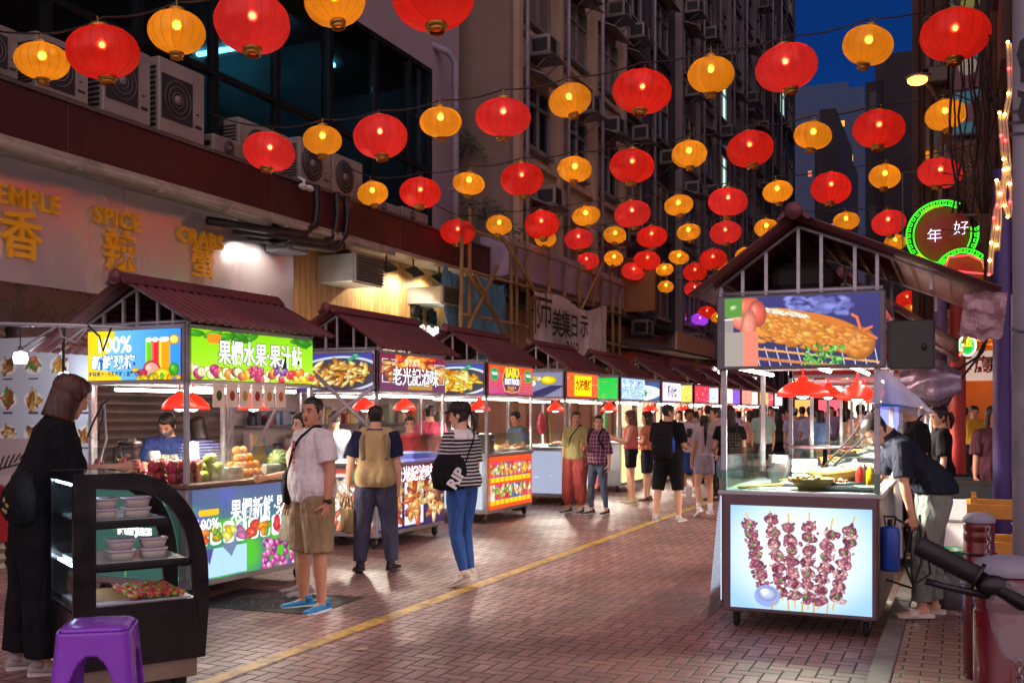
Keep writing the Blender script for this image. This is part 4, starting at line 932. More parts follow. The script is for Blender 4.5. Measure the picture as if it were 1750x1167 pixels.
def stall(loc, rz, sd, label, group, front=None, side=None, low=None, lowside=None, top=None, zoff=0., bx=1.55, bz=None, zr=None, lamps=3, far=False, W=1.12, L=1.7, ztop=1.0, lamp_w=110, body='#b9bcc2', rside=None, trimcol=None):
    """local: street side at x=0 (sd=+1 faces +x, sd=-1 faces -x), near end y=0, extends to y=L and x=-sd*W"""
    o = thing('market_stall', label, 'market stall', loc, rz, group); s = -sd
    X = lambda x: s*x
    zb, zs0, zs1 = .14, 1.86+zoff, 2.30+zoff; ridx = .56; zr = zr or 2.80+zoff*1.6; bz = bz or 2.2+zoff
    fr = M('stall_frame'+body, body, .35, .75, .15, 3, dirt=.15)
    mb = MB()
    for (x, y) in ((.02, .02), (W-.02, .02), (.02, L-.02), (W-.02, L-.02)): mb2 = MB(); mb2.b2((X(x)-.02, y-.02, ztop+.01), (X(x)+.02, y+.02, zs1+.03), .004); mb2.build('post', steel, o)
    mb.b2((X(.004), .004, zb), (X(W-.004), L-.004, ztop-.03), .008); mb.build('body', fr, o)
    mb = MB(); mb.b2((X(-.02), -.02, ztop-.03), (X(W+.02), L+.02, ztop+.008), .008); mb.build('counter', greytop if trimcol else steel, o)
    # sign box frame
    mb = MB()
    for z in (zs0-.02, zs1+.0):
        mb.b2((X(0), 0, z), (X(.04), L, z+.03)); mb.b2((X(W-.04), 0, z), (X(W), L, z+.03)); mb.b2((X(.04), 0, z), (X(W-.04), .04, z+.03)); mb.b2((X(.04), L-.04, z), (X(W-.04), L, z+.03))
    mb.b2((X(.0), .0, zs0), (X(.045), .045, zs1)); mb.build('sign_frame', steel, o)
    mb = MB(); mb.b2((X(.006), .006, zs0+.01), (X(W-.006), .03, zs1-.005)); mb.b2((X(.006), .031, zs0+.01), (X(.03), L-.006, zs1-.005)); mb.build('sign_backing', M('sign_back', '#b8342a', .5), o)
    mb = MB(); mb.b2((X(.03), .032, zs1-.03), (X(W-.01), L-.01, zs1-.015)); mb.build('ceiling_panel', M('stall_ceiling', '#a83028', .5, 0, .15, 3), o)
    # gable frames
    ze = zs1+.04; hx0, hx1 = -.10, 1.0; zr2 = zr-.05
    def zroof(x): return ze+(zr2-ze)*((x-hx0)/(ridx-hx0) if x < ridx else 1)-(0 if x < ridx else (zr2-bz)*(x-ridx)/(bx-ridx))
    for yy, nm in ((.02, 'gable'), (L-.02, 'gable')):
        mb = MB()
        mb.tube([(X(hx0+.06), yy, zroof(hx0+.06)), (X(ridx), yy, zr2), (X(bx-.05), yy, zroof(bx-.05))], .018, 4)
        for x in ((.0, .16, .33, .56, .72, .95, 1.10)+((1.45,) if bx > 1.7 else ()) if not far else (.16, .56, .95)):
            mb.b2((X(x)-.012, yy-.012, ze-.02), (X(x)+.012, yy+.012, zroof(x)-.01))
        mb.tube([(X(0), yy, ze+.01), (X(1.14), yy, ze+.01)], .018, 4); mb.build(nm, steel, o)
    # roof sheets
    ov = .17
    corrugated(X(ridx-.02), zr, X(hx0-.08), ze+.0, -ov, L+ov-.06).build('roof_sheet', roofred, o)
    corrugated(X(ridx+.02), zr, X(bx+.06), zroof(bx)-.02, -ov, L+ov-.06).build('roof_sheet', roofred, o)
    if not far:
        mb = MB()
        for q_ in range(9): t_ = (q_+.5)/9; xx = lerp(ridx+.05, bx-.03, t_); mb.b2((X(xx)-.012, .04, zroof(xx)-.012), (X(xx)+.012, L-.04, zroof(xx)+.004))
        for q_ in range(3): t_ = (q_+.5)/3; xx = lerp(hx0+.03, ridx-.05, t_); mb.b2((X(xx)-.012, .04, zroof(xx)-.012), (X(xx)+.012, L-.04, zroof(xx)+.004))
        mb.build('purlins', M('purlin_brown', '#6a4630', .6, 0, .2, 5), o)
    mb = MB()
    for a, b_ in ((-ov-.05, L*.5), (L*.5-.04, L+ov-.02)):
        mb.prism([(X(ridx)-.12, zr-.03), (X(ridx)-.03, zr+.06), (X(ridx)+.03, zr+.06), (X(ridx)+.12, zr-.03), (X(ridx)+.1, zr-.045), (X(ridx), zr+.03), (X(ridx)-.1, zr-.045)], 1, a, b_)
    mb.lathe([(.0, -.04), (.05, -.035), (.065, 0), (.05, .02), (.0, .03)], (X(ridx), -ov-.06, zr+.02), 14, (0, -1, 0)); mb.build('ridge_cap', roofred, o)
    # castors
    for (x, y) in ((.1, .1), (W-.1, .1), (.1, L-.1), (W-.1, L-.1)) if not far else ((.1, .1),):
        w_ = MB(); w_.lathe([(.02, -.02), (.055, -.018), (.065, 0), (.055, .018), (.02, .02)], (X(x), y, .065), 14, (1, 0, .0)); wo = w_.build('castor', rubber, o)
        w_ = MB(); w_.b2((X(x)-.035, y-.035, .115), (X(x)+.035, y+.035, zb)); w_.b2((X(x)-.03, y-.02, .06), (X(x)-.024, y+.02, .12)); w_.b2((X(x)+.024, y-.02, .06), (X(x)+.03, y+.02, .12)); w_.build('fork', steel_dk, wo)
    # glass guards
    mb = MB(); mb.b2((X(.015), .05, ztop+.01), (X(.02), L-.05, ztop+.3)); mb.b2((X(.045), .012, ztop+.01), (X(W-.045), .017, ztop+.3)); mb.build('glass_guard', pane, o)
    fdir = '+x' if sd > 0 else '-x'; fx = X(-.012)
    def place(p, nm, face, w_, h, c):
        if p is None: return None
        return p.mesh(nm, w_, h, LIT, o, c, FACE[face])
    place(front, 'street_sign', fdir, L-.06, zs1-zs0-.02, (fx, L/2+.01, (zs0+zs1)/2+.005))
    place(side, 'end_sign', '-y', W-.07, zs1-zs0-.02, (X(W/2+.02), -.012, (zs0+zs1)/2+.005))
    place(low, 'street_panel', fdir, L-.1, ztop-.24, (fx, L/2, (ztop+.13)/2+.01))
    place(lowside, 'end_panel', '-y', W-.14, ztop-.27, (X(W/2), -.012, (ztop+.13)/2+.005))
    for k in range(lamps): heat_lamp(o, X(.35+.3*(k % 2)), L*(k+.6)/lamps*.85, 1.64+zoff*1.1, .16+zoff*.1, .15, lamp_w)
    tb = MB(); tb.tube([(X(.12), .12, 1.80+zoff), (X(.12), L-.12, 1.80+zoff)], .014, 8); tb.build('tube_light', EM('stall_tube_small', '#ffeede', 16), o)
    if not far or lamps: tb = MB(); tb.tube([(X(W-.2), .12, 1.80+zoff), (X(W-.2), L-.12, 1.80+zoff)], .014, 8); tb.build('tube_light', EM('stall_tube_small', '#ffeede', 16), o)
    return o
def sign_text(o, s, size, x, y, z, face, col='#ffffff', outline=None, bold=.01, es=1.6, sx=1., nm='lettering', ow=.012):
    text(nm, s, size, EM('letters'+col+str(es), col, es*.66, False), o, (x, y, z), FACE[face], bold=bold, outline=(EM('edge'+outline, outline, .6, False) if outline else None), sx=sx, ow=ow)
GL = 'market stalls in the left-hand row'
# 1: fruit juice stall
st1 = stall((-5.80, 6.62, 0), R(-2), 1, 'fruit juice stall with green fruit signs, nearest in the left-hand row', GL, pic_fruit_sign(), pic_juice(), pic_fruit_front(), pic_blocks(3, '#2a5048', ['#3a7a50', '#1c4038', '#5a8a60'], 60, 60, 12), trimcol=1, lamps=3, lamp_w=60, zr=2.70, bz=2.16)
sign_text(st1, '果欄水果·果汁站', .22, .018, .93, 2.1, '+x', outline='#1a3a20', bold=.004, ow=.007, sx=.72)
sign_text(st1, '100%', .19, -.80, -.018, 2.17, '-y', bold=.004, sx=1.0, es=1.5); sign_text(st1, '新鲜现榨', .125, -.80, -.018, 2.02, '-y', outline='#3a60c0', bold=.003, ow=.006)
sign_text(st1, '鲜榨果汁 | 天然新鲜 | 温馨可口', .045, -.78, -.018, 1.925, '-y', '#203a80', bold=.001, es=.6)
sign_text(st1, '100%', .13, .018, .22, .66, '+x', bold=.002, es=1.3); sign_text(st1, '果欄新鮮·果汁站', .2, .018, 1.03, .74, '+x', bold=.003, es=1.5, sx=.72)
sign_text(st1, 'FRUIT JUICE', .07, -.56, -.018, .6, '-y', es=1.3)
# price cards hanging under the street sign
for k, cl in enumerate(('#4a5a20', '#a83a28', '#c89a28', '#a83038', '#c8862a', '#c8682a')):
    mb = MB(); mb.b2((-.004, -.07, -.2), (.004, .07, 0)); c = mb.build('price_card', M('card', '#c9b6a8', .6, emis='#c9a890', es=.15), st1, (.035, .34+k*.165, 1.845), (0, 0, 0))
    mb = MB(); mb.ell((.006, 0, -.1), (.003, .035, .045), 10, 6); mb.build('picture', M('cardpic'+cl, cl, .6), c)
# 2
st2 = stall((-6.18, 10.25, 0), 0, 1, 'stewed meat stall with purple banner sign, second in the left-hand row', GL, pic_banner_purple(), pic_dish(11), pic_meats(13), pic_dish(14, '#b84a3a', '#e8d8d0', ('#f0c8a0', '#c86a4a', '#e8a070', '#fff0e0', '#a04a3a')), lamps=3)
sign_text(st2, '老光記滷味', .235, .018, .90, 2.02, '+x', outline='#2a0a10', bold=.002, ow=.006); sign_text(st2, '香港風味', .1, .018, .8, 2.2, '+x', '#ffe8c0', bold=.001, es=1.2)
sign_text(st2, '老光記滷味', .2, .018, .85, .84, '+x', bold=.004, outline='#c8203a', ow=.01)
# 3
st3 = stall((-6.2, 13.3, 0), 0, 1, 'curry fast food stall with orange menu panel, third in the left-hand row', GL, pic_babu(), pic_dish(17, '#3a4a9a', '#dde4ea', ('#f0c020', '#e8a010', '#fff090', '#d87810', '#f8e050')), pic_menu_grid(5), pic_blocks(6, '#b8c0cc', ['#a0a8b8'], 30, 30, 5), lamps=2)
sign_text(st3, 'BABU', .2, .018, .86, 2.19, '+x', '#ffe81a', bold=.008, es=1.2); sign_text(st3, 'FAST FOOD', .12, .018, .86, 2.06, '+x', bold=.005, sx=.85); sign_text(st3, '巴布快餐', .09, .018, .86, 1.95, '+x', '#f0b020', bold=.002, es=1.)
for y in (.23, 1.49): sign_text(st3, 'HALAL', .06, .018, y, 2.17, '+x', bold=.002)
# 4..
st4 = stall((-6.2, 16.5, 0), 0, 1, 'nine-flavour grill stall with yellow and orange sign, fourth in the left-hand row', GL, pic_blocks(8, '#e8602a', ['#f08a50', '#ffd8b0', '#c83a1a'], 90, 60, 30), pic_plates(), pic_ribs(), pic_blocks(9, '#98a0b8', ['#b8c0d8'], 30, 30, 6), lamps=2)
mb = MB(); mb.b2((.014, .4, 1.9), (.017, 1.3, 2.26)); mb.build('sign_patch', EM('patch_yellow', '#ffc414', 1.1, False), st4); sign_text(st4, '九味煨烤', .21, .022, .86, 2.08, '+x', '#a82a10', bold=.006, es=.8)
st5 = stall((-6.2, 19.6, 0), 0, 1, 'stall with blue chequered sign and green side board, fifth in the left-hand row', GL, pic_blocks(10, '#b8d8ff', ['#3a5ac0', '#ffffff', '#6a9ae8', '#8aa040'], 110, 60, 150), pic_blocks(12, '#20c048', ['#a0b020', '#8ad060'], 70, 60, 26), pic_blocks(13, '#ffe89a', ['#e8a020', '#ffffff'], 60, 50, 40), None, lamps=2, far=True, lamp_w=120)
st6 = stall((-6.2, 22.7, 0), 0, 1, 'stall with white bowl photo board, sixth in the left-hand row', GL, pic_blocks(14, '#f0e8ff', ['#d8c8f0', '#b03aa0'], 70, 50, 20), pic_bowl(), pic_blocks(15, '#fff0c0', ['#e89030', '#ffffff'], 60, 50, 40), None, lamps=2, far=True, lamp_w=120)
sign_text(st6, '餓小七', .27, .018, .86, 2.08, '+x', '#1a1020', bold=.008, es=.5)
cfg = [(25.8, ('#e8283a', ['#ffffff', '#5a30d0'], '#e8d860', ['#3a8a40', '#ffffff', '#c84020']), 'stall with red and violet sign'), (28.9, ('#f8e8d8', ['#e85a2a', '#ffffff', '#f0a040'], '#d8ecf8', ['#e8602a', '#60a840', '#f0d040']), 'stall with pale sign and salad photo'),
       (32.0, ('#ff8a70', ['#ffffff', '#c82a50'], '#8a5ad8', ['#ffffff', '#e070d0']), 'stall with coral and violet signs'), (35.1, ('#ffb820', ['#c82a1a', '#ffffff'], '#f0f0e8', ['#c86a30', '#f0b840']), 'stall with amber sign'), (38.2, ('#f0f4ff', ['#3a5ad0', '#e03050'], '#e8506a', ['#ffffff']), 'stall with white and pink sign')]
for k, (Y, c, lab) in enumerate(cfg):
    s_ = stall((-6.2, Y, 0), 0, 1, f'distant {lab}, {ORD[6+k]} in the left-hand row', GL, pic_blocks(20+k, c[0], c[1], 60, 40, 26), pic_blocks(30+k, c[2], c[3], 50, 40, 30), pic_blocks(40+k, c[0], c[1], 50, 40, 26), None, lamps=2, far=True, lamp_w=120)
# right-hand row behind the skewer cart
GR = 'market stalls in the right-hand row'
for k, (Y, c, lab) in enumerate(((11.0, None, 'steel stall with yellow lower panel right behind the skewer cart, second in the right-hand row'), (14.3, None, 'third stall of the right-hand row, seen through the skewer cart'), (17.6, None, 'fourth stall of the right-hand row, seen through the skewer cart'), (20.9, None, 'fifth and farthest stall of the right-hand row'))):
    s_ = stall((-1.64, Y, 0), 0, -1, lab, GR, pic_blocks(50+k, '#f0e0e8', ['#e83a3a', '#ffffff', '#7a60e0'], 60, 40, 30), None if k == 0 else pic_blocks(60+k, ('#c84a5a', '#e8c8a0', '#7a8ae0')[k-1], ['#ffffff', '#f0a040'], 50, 40, 30), pic_menu_grid(60+k, '#d8a020', 6, 2, 90, 60), pic_dish(70+k, '#e8b020', '#f0e0c0', w=70, h=60), zoff=.12, lamps=2, far=True, lamp_w=110)
# the skewer cart
sk = stall((-1.63, 7.62, 0), 0, -1, 'steel skewer cart with roast pig sign on top and lit kebab photo below', GR, pic_blocks(80, '#e8e0f0', ['#c84040', '#f0c040'], 60, 40, 30), None, pic_blocks(81, '#c0d0e8', ['#e8e8f0', '#8090b0'], 60, 50, 14), None, zoff=.13, bx=1.80, bz=2.44, zr=3.0, lamps=0, ztop=1.02, body='#6a5a5c')
pic_pig().mesh('end_sign', 1.08, .50, LIT, sk, (.58, -.05, 2.19), FACE['-y'])
mb = MB(); mb.b2((-.02, -.045, 1.915), (1.16, -.001, 2.46), .01); mb.build('end_sign_case', steel_dk, sk)
mb = MB(); mb.b2((.02, -.03, .14), (1.10, -.002, .995), .006); mb.build('end_panel_case', M('mauve_steel', '#6e5c60', .4, .5, .15, 2), sk)
pic_skewers().mesh('end_panel', .99, .75, LIT, sk, (.575, -.036, .545), FACE['-y'])
heat_lamp(sk, .52, .55, 1.735, .2, .2, 260); heat_lamp(sk, .85, 1.35, 1.72, .2, .16, 50)
mb = MB(); mb.tube([(.6, 1.0, 1.96), (.6, 1.6, 1.96)], .02, 8); mb.build('tube_light', EM('stall_tube', '#fff4ea', 9), sk)
mb = MB(); mb.b2((.3, .4, 2.52), (.75, 1.1, 2.75), .06); mb.build('roof_bundle', M('bundle', '#4a4440', .8), sk)
mb = MB(); mb.add([(-.012, 0, .98), (-.012, 1.6, .98), (-.10, 1.6, .05), (-.10, 0, .05)], [(0, 1, 2, 3)]); mb.build('side_flap', glassmat('flap_film', '#e4e4ec', .12, .2), sk)
# ripped poster hung from the roof edge
# ================================================================ people
def skin(name, col):
    m = M(name, col, .5, 0, .06, 9, .06, 90); m.node_tree.nodes['Principled BSDF'].inputs['Subsurface Weight'].default_value = 0; return m
SK = {'a': skin('skin_warm', '#c98f6e'), 'b': skin('skin_light', '#d9a98a'), 'c': skin('skin_tan', '#a66c4c')}
EYE = M('eye_dark', '#120d0c', .2); LIP = M('lip', '#8f4a44', .5); EYW = M('eye_white', '#d8d0c8', .3)
def hairmat(name, col, col2=None):
    if name in MATS: return MATS[name]
    m, t, b = newmat(name); v = t.obj((60, 60, 3)); n1 = t.noise(1, 4, v)
    t.L.new(t.mix(t.rng(n1, .35, .65), lin(col), lin(col2 or col)), b.inputs['Base Color']); b.inputs['Roughness'].default_value = .42
    t.L.new(t.bump(n1, .6, .006), b.inputs['Normal']); MATS[name] = m; return m
HB = hairmat('hair_black', '#15110f', '#241c18')
def fabric(name, col, rough=.85, fold=.5, stripes=None, plaid=None, print_=None):
    if name in MATS: return MATS[name]
    m, t, b = newmat(name); v = t.obj(); c = lin(col)
    tc_ = t.n('ShaderNodeTexCoord'); sp = t.n('ShaderNodeSeparateXYZ'); t.L.new(tc_.outputs['Object'], sp.inputs[0])
    out = t.mix(t.rng(t.noise(5, 4, v), .3, .7, 0, .22), c, tuple(x*.72 for x in c))
    if stripes:
        c2, pitch, duty = stripes; wob = t.m('MULTIPLY_ADD', t.noise(6, 2, v), .02, sp.outputs[2])
        f = t.m('LESS_THAN', t.m('FLOORED_MODULO', t.m('DIVIDE', wob, pitch), 1.0), duty); out = t.mix(f, out, lin(c2))
    if plaid:
        for ax, pitch, duty, cc in plaid:
            f = t.m('LESS_THAN', t.m('FLOORED_MODULO', t.m('DIVIDE', t.m('MULTIPLY_ADD', t.noise(5, 2, v), .03, sp.outputs[ax]), pitch), 1.0), duty); out = t.mix(t.m('MULTIPLY', f, .6), out, lin(cc))
    t.L.new(out, b.inputs['Base Color']); b.inputs['Roughness'].default_value = rough; b.inputs['Specular IOR Level'].default_value = .25
    h = t.m('ADD', t.noise(7, 2, t.obj((1.6, 1.6, .7)), .5), t.m('MULTIPLY', t.noise(160, 2, v), .03)); t.L.new(t.bump(h, min(1, fold*1.6), .08), b.inputs['Normal'])
    MATS[name] = m; return m
def remesh(mb, vox, smooth=2, disp=0., seed=0):
    me = bpy.data.meshes.new('t'); me.from_pydata(mb.v, [], mb.f)
    import bmesh
    bm = bmesh.new(); bm.from_mesh(me); bmesh.ops.recalc_face_normals(bm, faces=bm.faces); bm.to_mesh(me); bm.free()
    o = link('t', me); md = o.modifiers.new('r', 'REMESH'); md.mode = 'VOXEL'; md.voxel_size = vox
    if smooth: s = o.modifiers.new('s', 'SMOOTH'); s.iterations = smooth; s.factor = .5
    bpy.context.view_layer.update()
    r = bpy.data.meshes.new_from_object(o.evaluated_get(bpy.context.evaluated_depsgraph_get())); bpy.data.objects.remove(o); bpy.data.meshes.remove(me)
    if disp:
        n = len(r.vertices); co = np.empty(n*3, 'f'); no = np.empty(n*3, 'f'); r.vertices.foreach_get('co', co); r.vertices.foreach_get('normal', no)
        co = co.reshape(-1, 3); no = no.reshape(-1, 3)
        d = np.array([noise.noise((p[0]*9+seed, p[1]*9, p[2]*3.4)) + .5*noise.noise((p[0]*20, p[1]*20+seed, p[2]*9)) for p in co.tolist()], 'f')
        co += no*(d*disp)[:, None]; r.vertices.foreach_set('co', co.ravel())
    r.polygons.foreach_set('use_smooth', [True]*len(r.polygons)); r.materials.clear(); return r
def lerp(a, b, t): return a+(b-a)*t
TORSO = [(.83, .085, .07, 0), (.88, .145, .10, -.005), (.94, .168, .115, -.012), (1.0, .162, .112, -.01), (1.06, .146, .10, 0), (1.13, .137, .098, .004), (1.2, .146, .104, .004), (1.28, .16, .113, .002), (1.35, .160, .105, -.004), (1.395, .135, .088, -.01), (1.43, .095, .068, -.014), (1.465, .062, .058, -.012)]
SKULL = [(.0, .028, .030, .050), (.018, .045, .050, .036), (.045, .056, .068, .02), (.075, .064, .08, .01), (.105, .069, .088, .003), (.135, .073, .093, -.004), (.165, .073, .094, -.008), (.19, .065, .085, -.01), (.21, .047, .062, -.012), (.222, .02, .028, -.012)]
def ringpts(n, cx, cy_, z, rx, ry, e=2.2):
    out = []
    for k in range(n):
        a = 2*PI*k/n; c_, s_ = math.cos(a), math.sin(a)
        out.append(Vector((cx+rx*abs(c_)**(2/e)*(1 if c_ >= 0 else -1), cy_+ry*abs(s_)**(2/e)*(1 if s_ >= 0 else -1), z)))
    return out
def pt(d, default): return Vector(d if d is not None else default).normalized()
STAND = dict(armR=((.16, -.02, -1), (.02, .14, -1)), armL=((.16, -.02, -1), (.02, .14, -1)), legR=((.03, .02, -1), (.0, -.03, -1)), legL=((.03, .02, -1), (.0, -.03, -1)))
def person(label, px, py, hv, H=1.68, pose=None, top=None, bottom=None, hair='short', haircol=HB, skin_='a', shoes='#222226', sole=None, fem=False, belly=0., vox=.011, group=None, z0=0., pos=None, extra=None, cap=None, face=True, build=1.0, lens=1.0, mask=None, shoe_kind='shoe', socks=None):
    P = dict(STAND); P.update(pose or {}); S = H/1.7
    loc = Vector(pos) if pos is not None else gnd(px, py, z0); loc.z = z0
    rz = TH+R(hv); o = thing('person', label, 'person', loc, rz, group)
    lean, twist = R(P.get('lean', 0)), R(P.get('twist', 0)); hy, hp, hr = [R(a) for a in P.get('head', (0, 0, 0))]; side_l = R(P.get('side', 0))
    def T(p):
        p = Vector(p); s = min(max((p.z-.93)/.3, 0), 1); s = s*s*(3-2*s); c = Vector((0, 0, .95))
        m = Matrix.Rotation(twist*s, 3, 'Z') @ Matrix.Rotation(-lean*(.35+.65*s if lean else s), 3, 'X') @ Matrix.Rotation(side_l*s, 3, 'Y')
        if p.z < .93: return p
        s2 = min(1, (p.z-.93)/.1); m2 = Matrix.Rotation(twist*s, 3, 'Z') @ Matrix.Rotation(-lean*s2*(.35+.65*s), 3, 'X') @ Matrix.Rotation(side_l*s, 3, 'Y')
        return c+m2 @ (p-c)
    Tm = Matrix.Rotation(twist, 3, 'Z') @ Matrix.Rotation(-lean, 3, 'X') @ Matrix.Rotation(side_l, 3, 'Y')
    hc = T((0, -.005, 1.5)); Hm = Matrix.Rotation(hy, 3, 'Z') @ Matrix.Rotation(-hp, 3, 'X') @ Matrix.Rotation(hr, 3, 'Y')
    if not P.get('headfree'): Hm = Tm @ Hm
    def Hd(p): p = Vector(p); return hc+Hm @ Vector((p.x, p.y, p.z-.03))   # head coords: z=0 chin
    bw = build*(.93 if fem else 1.0)
    tor = []
    for (z, rx, ry, cy_) in TORSO:
        k = math.exp(-((z-1.08)/.12)**2)*belly; hipf = 1+(.06 if fem else 0)*math.exp(-((z-.94)/.08)**2)
        bust = (.022*math.exp(-((z-1.28)/.05)**2) if fem else 0)
        wst = (1-.08*math.exp(-((z-1.12)/.07)**2)) if fem else 1
        tor.append((z, rx*bw*hipf*wst+k*.4, ry*build+k*.5+bust*.5, cy_+k*.5+bust*.5))
    # joints
    J = {}; sw = .172*bw
    for sd, s in (('R', 1), ('L', -1)):
        sh = T((s*sw, -.01, 1.378)); a1, a2 = P['arm'+sd]; ab = P.get('armabs')
        d1 = Vector((s*a1[0], a1[1], a1[2])).normalized(); d2 = Vector((s*a2[0], a2[1], a2[2])).normalized()
        el = sh+d1*.275; wr = el+d2*.245; J['arm'+sd] = (sh, el, wr, d1, d2)
        l1, l2 = P['leg'+sd]; hp_ = Vector((s*.088*bw, 0, .89)); e1 = Vector((s*l1[0], l1[1], l1[2])).normalized(); e2 = Vector((s*l2[0], l2[1], l2[2])).normalized()
        kn = hp_+e1*.42; an = kn+e2*.395; J['leg'+sd] = (hp_, kn, an, e1, e2)
    fy = {'R': P.get('footR', (0, 0)), 'L': P.get('footL', (0, 0))}    # (yaw outward deg, pitch deg heel up)
    def footm(sd):
        s = 1 if sd == 'R' else -1
        return Matrix.Rotation(R(-s*(8+fy[sd][0])), 3, 'Z') @ Matrix.Rotation(-R(fy[sd][1]), 3, 'X')
    lows = []
    for sd in 'RL':
        an = J['leg'+sd][2]; m = footm(sd); lows.append(min((an+m @ Vector((0, y, -.075))).z for y in (-.07, .18)))
    dz = -min(lows)
    F = lambda p: tuple((Vector(p)+Vector((0, 0, dz)))*S)
    rn = random.Random(int(abs(px)*7+py))
    # ---------------- body
    b = MB()
    b.loft([[F(T(q)) for q in ringpts(20, 0, c, z, rx, ry)] for (z, rx, ry, c) in tor])
    b.tube([F(T((0, -.018, 1.42))), F(T((0, -.012, 1.47))), F(Hd((0, -.012, .02))), F(Hd((0, -.01, .07)))], [.072*S*bw, .060*S*bw, .056*S*bw, .054*S], 12)
    b.loft([[F(Hd(q)) for q in ringpts(20, 0, c, z, rx, ry, 2.15)] for (z, rx, ry, c) in SKULL])
    b.tube([F(Hd((0, .086, .128))), F(Hd((0, .098, .10))), F(Hd((0, .106, .082))), F(Hd((0, .088, .074)))], [.008*S, .010*S, .015*S, .011*S], 8)
    b.ell(F(Hd((0, .07, .012))), (.024*S, .02*S, .016*S), 8, 6)
    for s in (1, -1): b.ell(F(Hd((s*.076, -.012, .10))), (.010*S, .022*S, .032*S), 8, 6, Hm.to_4x4())
    hands = []
    for sd, s in (('R', 1), ('L', -1)):
        sh, el, wr, d1, d2 = J['arm'+sd]; k = bw*build
        b.tube([F(T((s*.10, -.01, 1.385))), F(sh), F(sh+d1*.09), F(sh+d1*.19), F(el), F(el+d2*.07), F(el+d2*.16), F(wr)], [x*S*k for x in (.05, .058, .05, .044, .038, .041, .033, .025)], 12)
        pn = P.get('palm'+sd); n = Vector(pn).normalized() if pn else Vector((-s, .25, 0)); n = (n-d2*n.dot(d2)).normalized(); wv = d2.cross(n)*s
        hd = (d2+n*.12).normalized(); n = (n-hd*n.dot(hd)).normalized()
        pc_ = [wr-d2*.01, wr+hd*.03, wr+hd*.07, wr+hd*.09]
        for i_, (a, r_) in enumerate(zip(pc_, (.024, .034, .038, .034))): pass
        b.tube([F(a) for a in pc_], [(S*r_, S*q) for r_, q in ((.024, .02), (.034, .016), (.039, .015), (.036, .012))], 10, side=wv)
        hands.append((sd, s, wr, hd, n, wv))
        hp_, kn, an, e1, e2 = J['leg'+sd]; kk = build
        b.tube([F(hp_+Vector((0, 0, .03))), F(hp_), F(hp_+e1*.14), F(hp_+e1*.3), F(kn), F(kn+e2*.1), F(kn+e2*.24), F(an), F(an+e2*.03)], [x*S*kk for x in (.075, .086, .08, .064, .051, .055, .044, .034, .036)], 14)
        m = footm(sd); b.tube([F(an+m @ Vector(q)) for q in ((0, -.045, -.035), (0, .0, -.03), (0, .08, -.05), (s*.0, .14, -.058), (0, .175, -.062))], [(S*x, S*y) for x, y in ((.028, .03), (.034, .036), (.038, .024), (.04, .018), (.03, .012))], 10, side=(1, 0, 0))
    me = remesh(b, vox*S*.85, 3)
    # features + fingers joined on
    x = MB(); x.v = [tuple(v.co) for v in me.vertices]; x.f = [tuple(p.vertices) for p in me.polygons]; x.sm = [True]*len(x.f); x.mi = [0]*len(x.f)
    for sd, s, wr, hd, n, wv in hands:
        curl = P.get('curl'+sd, .35)
        for i, (off, L_) in enumerate(((.030, .068), (.010, .076), (-.010, .071), (-.029, .056))):
            p0 = wr+hd*(.082-.004*abs(i-1.2))+wv*off; d = hd.copy(); pts = [p0]; a = 0
            for q in range(3):
                a += curl*(.55+.25*q)*(1+.12*i); d = hd*math.cos(a)+n*math.sin(a); pts.append(pts[-1]+d*L_*(.42, .32, .26)[q])
            x.tube([F(q) for q in pts], [.0088*S, .0082*S, .0075*S, .006*S], 7)
        p0 = wr+hd*.025+wv*.028; pts = [p0, p0+(hd*.5+wv*.7+n*.3).normalized()*.035, p0+(hd*.62+wv*.6+n*.4).normalized()*.066, p0+(hd*.75+wv*.42+n*.55).normalized()*.09]
        x.tube([F(q) for q in pts], [.012*S, .0105*S, .0095*S, .007*S], 7)
    if face:
        for s in (1, -1):
            x.cur = 3; x.ell(F(Hd((s*.031, .0835, .113))), (.0135*S, .006*S, .0065*S), 8, 6, Hm.to_4x4())
            x.cur = 1; x.ell(F(Hd((s*.031, .0875, .113))), (.0068*S, .004*S, .0068*S), 8, 6, Hm.to_4x4())
            x.tube([F(Hd((s*.046, .080, .1215))), F(Hd((s*.031, .0905, .1225))), F(Hd((s*.016, .0895, .1165)))], .0022*S, 5)
            x.tube([F(Hd((s*.05, .080, .133))), F(Hd((s*.033, .091, .139))), F(Hd((s*.016, .093, .135)))], [.003*S, .0045*S, .003*S], 5)
        x.cur = 2; x.ell(F(Hd((0, .0875, .052))), (.021*S, .007*S, .004*S), 8, 6, Hm.to_4x4()); x.ell(F(Hd((0, .086, .045))), (.017*S, .007*S, .005*S), 8, 6, Hm.to_4x4())
    bpy.data.meshes.remove(me)
    me = bpy.data.meshes.new('body'); me.from_pydata(x.v, [], x.f); me.polygons.foreach_set('use_smooth', [True]*len(x.f)); me.polygons.foreach_set('material_index', x.mi)
    for m in (SK[skin_], EYE, LIP, EYW): me.materials.append(m)
    link('body', me, o)
    # ---------------- clothes
    def leg_radii(fr, off, flare=0., fr0=0):
        """stations along the leg up to fraction fr (1 = knee, 2 = ankle)"""
        return [(0, .086), (.33, .082), (.7, .068), (1, .056), (1.25, .056), (1.6, .046), (1.95, .037)], off, flare
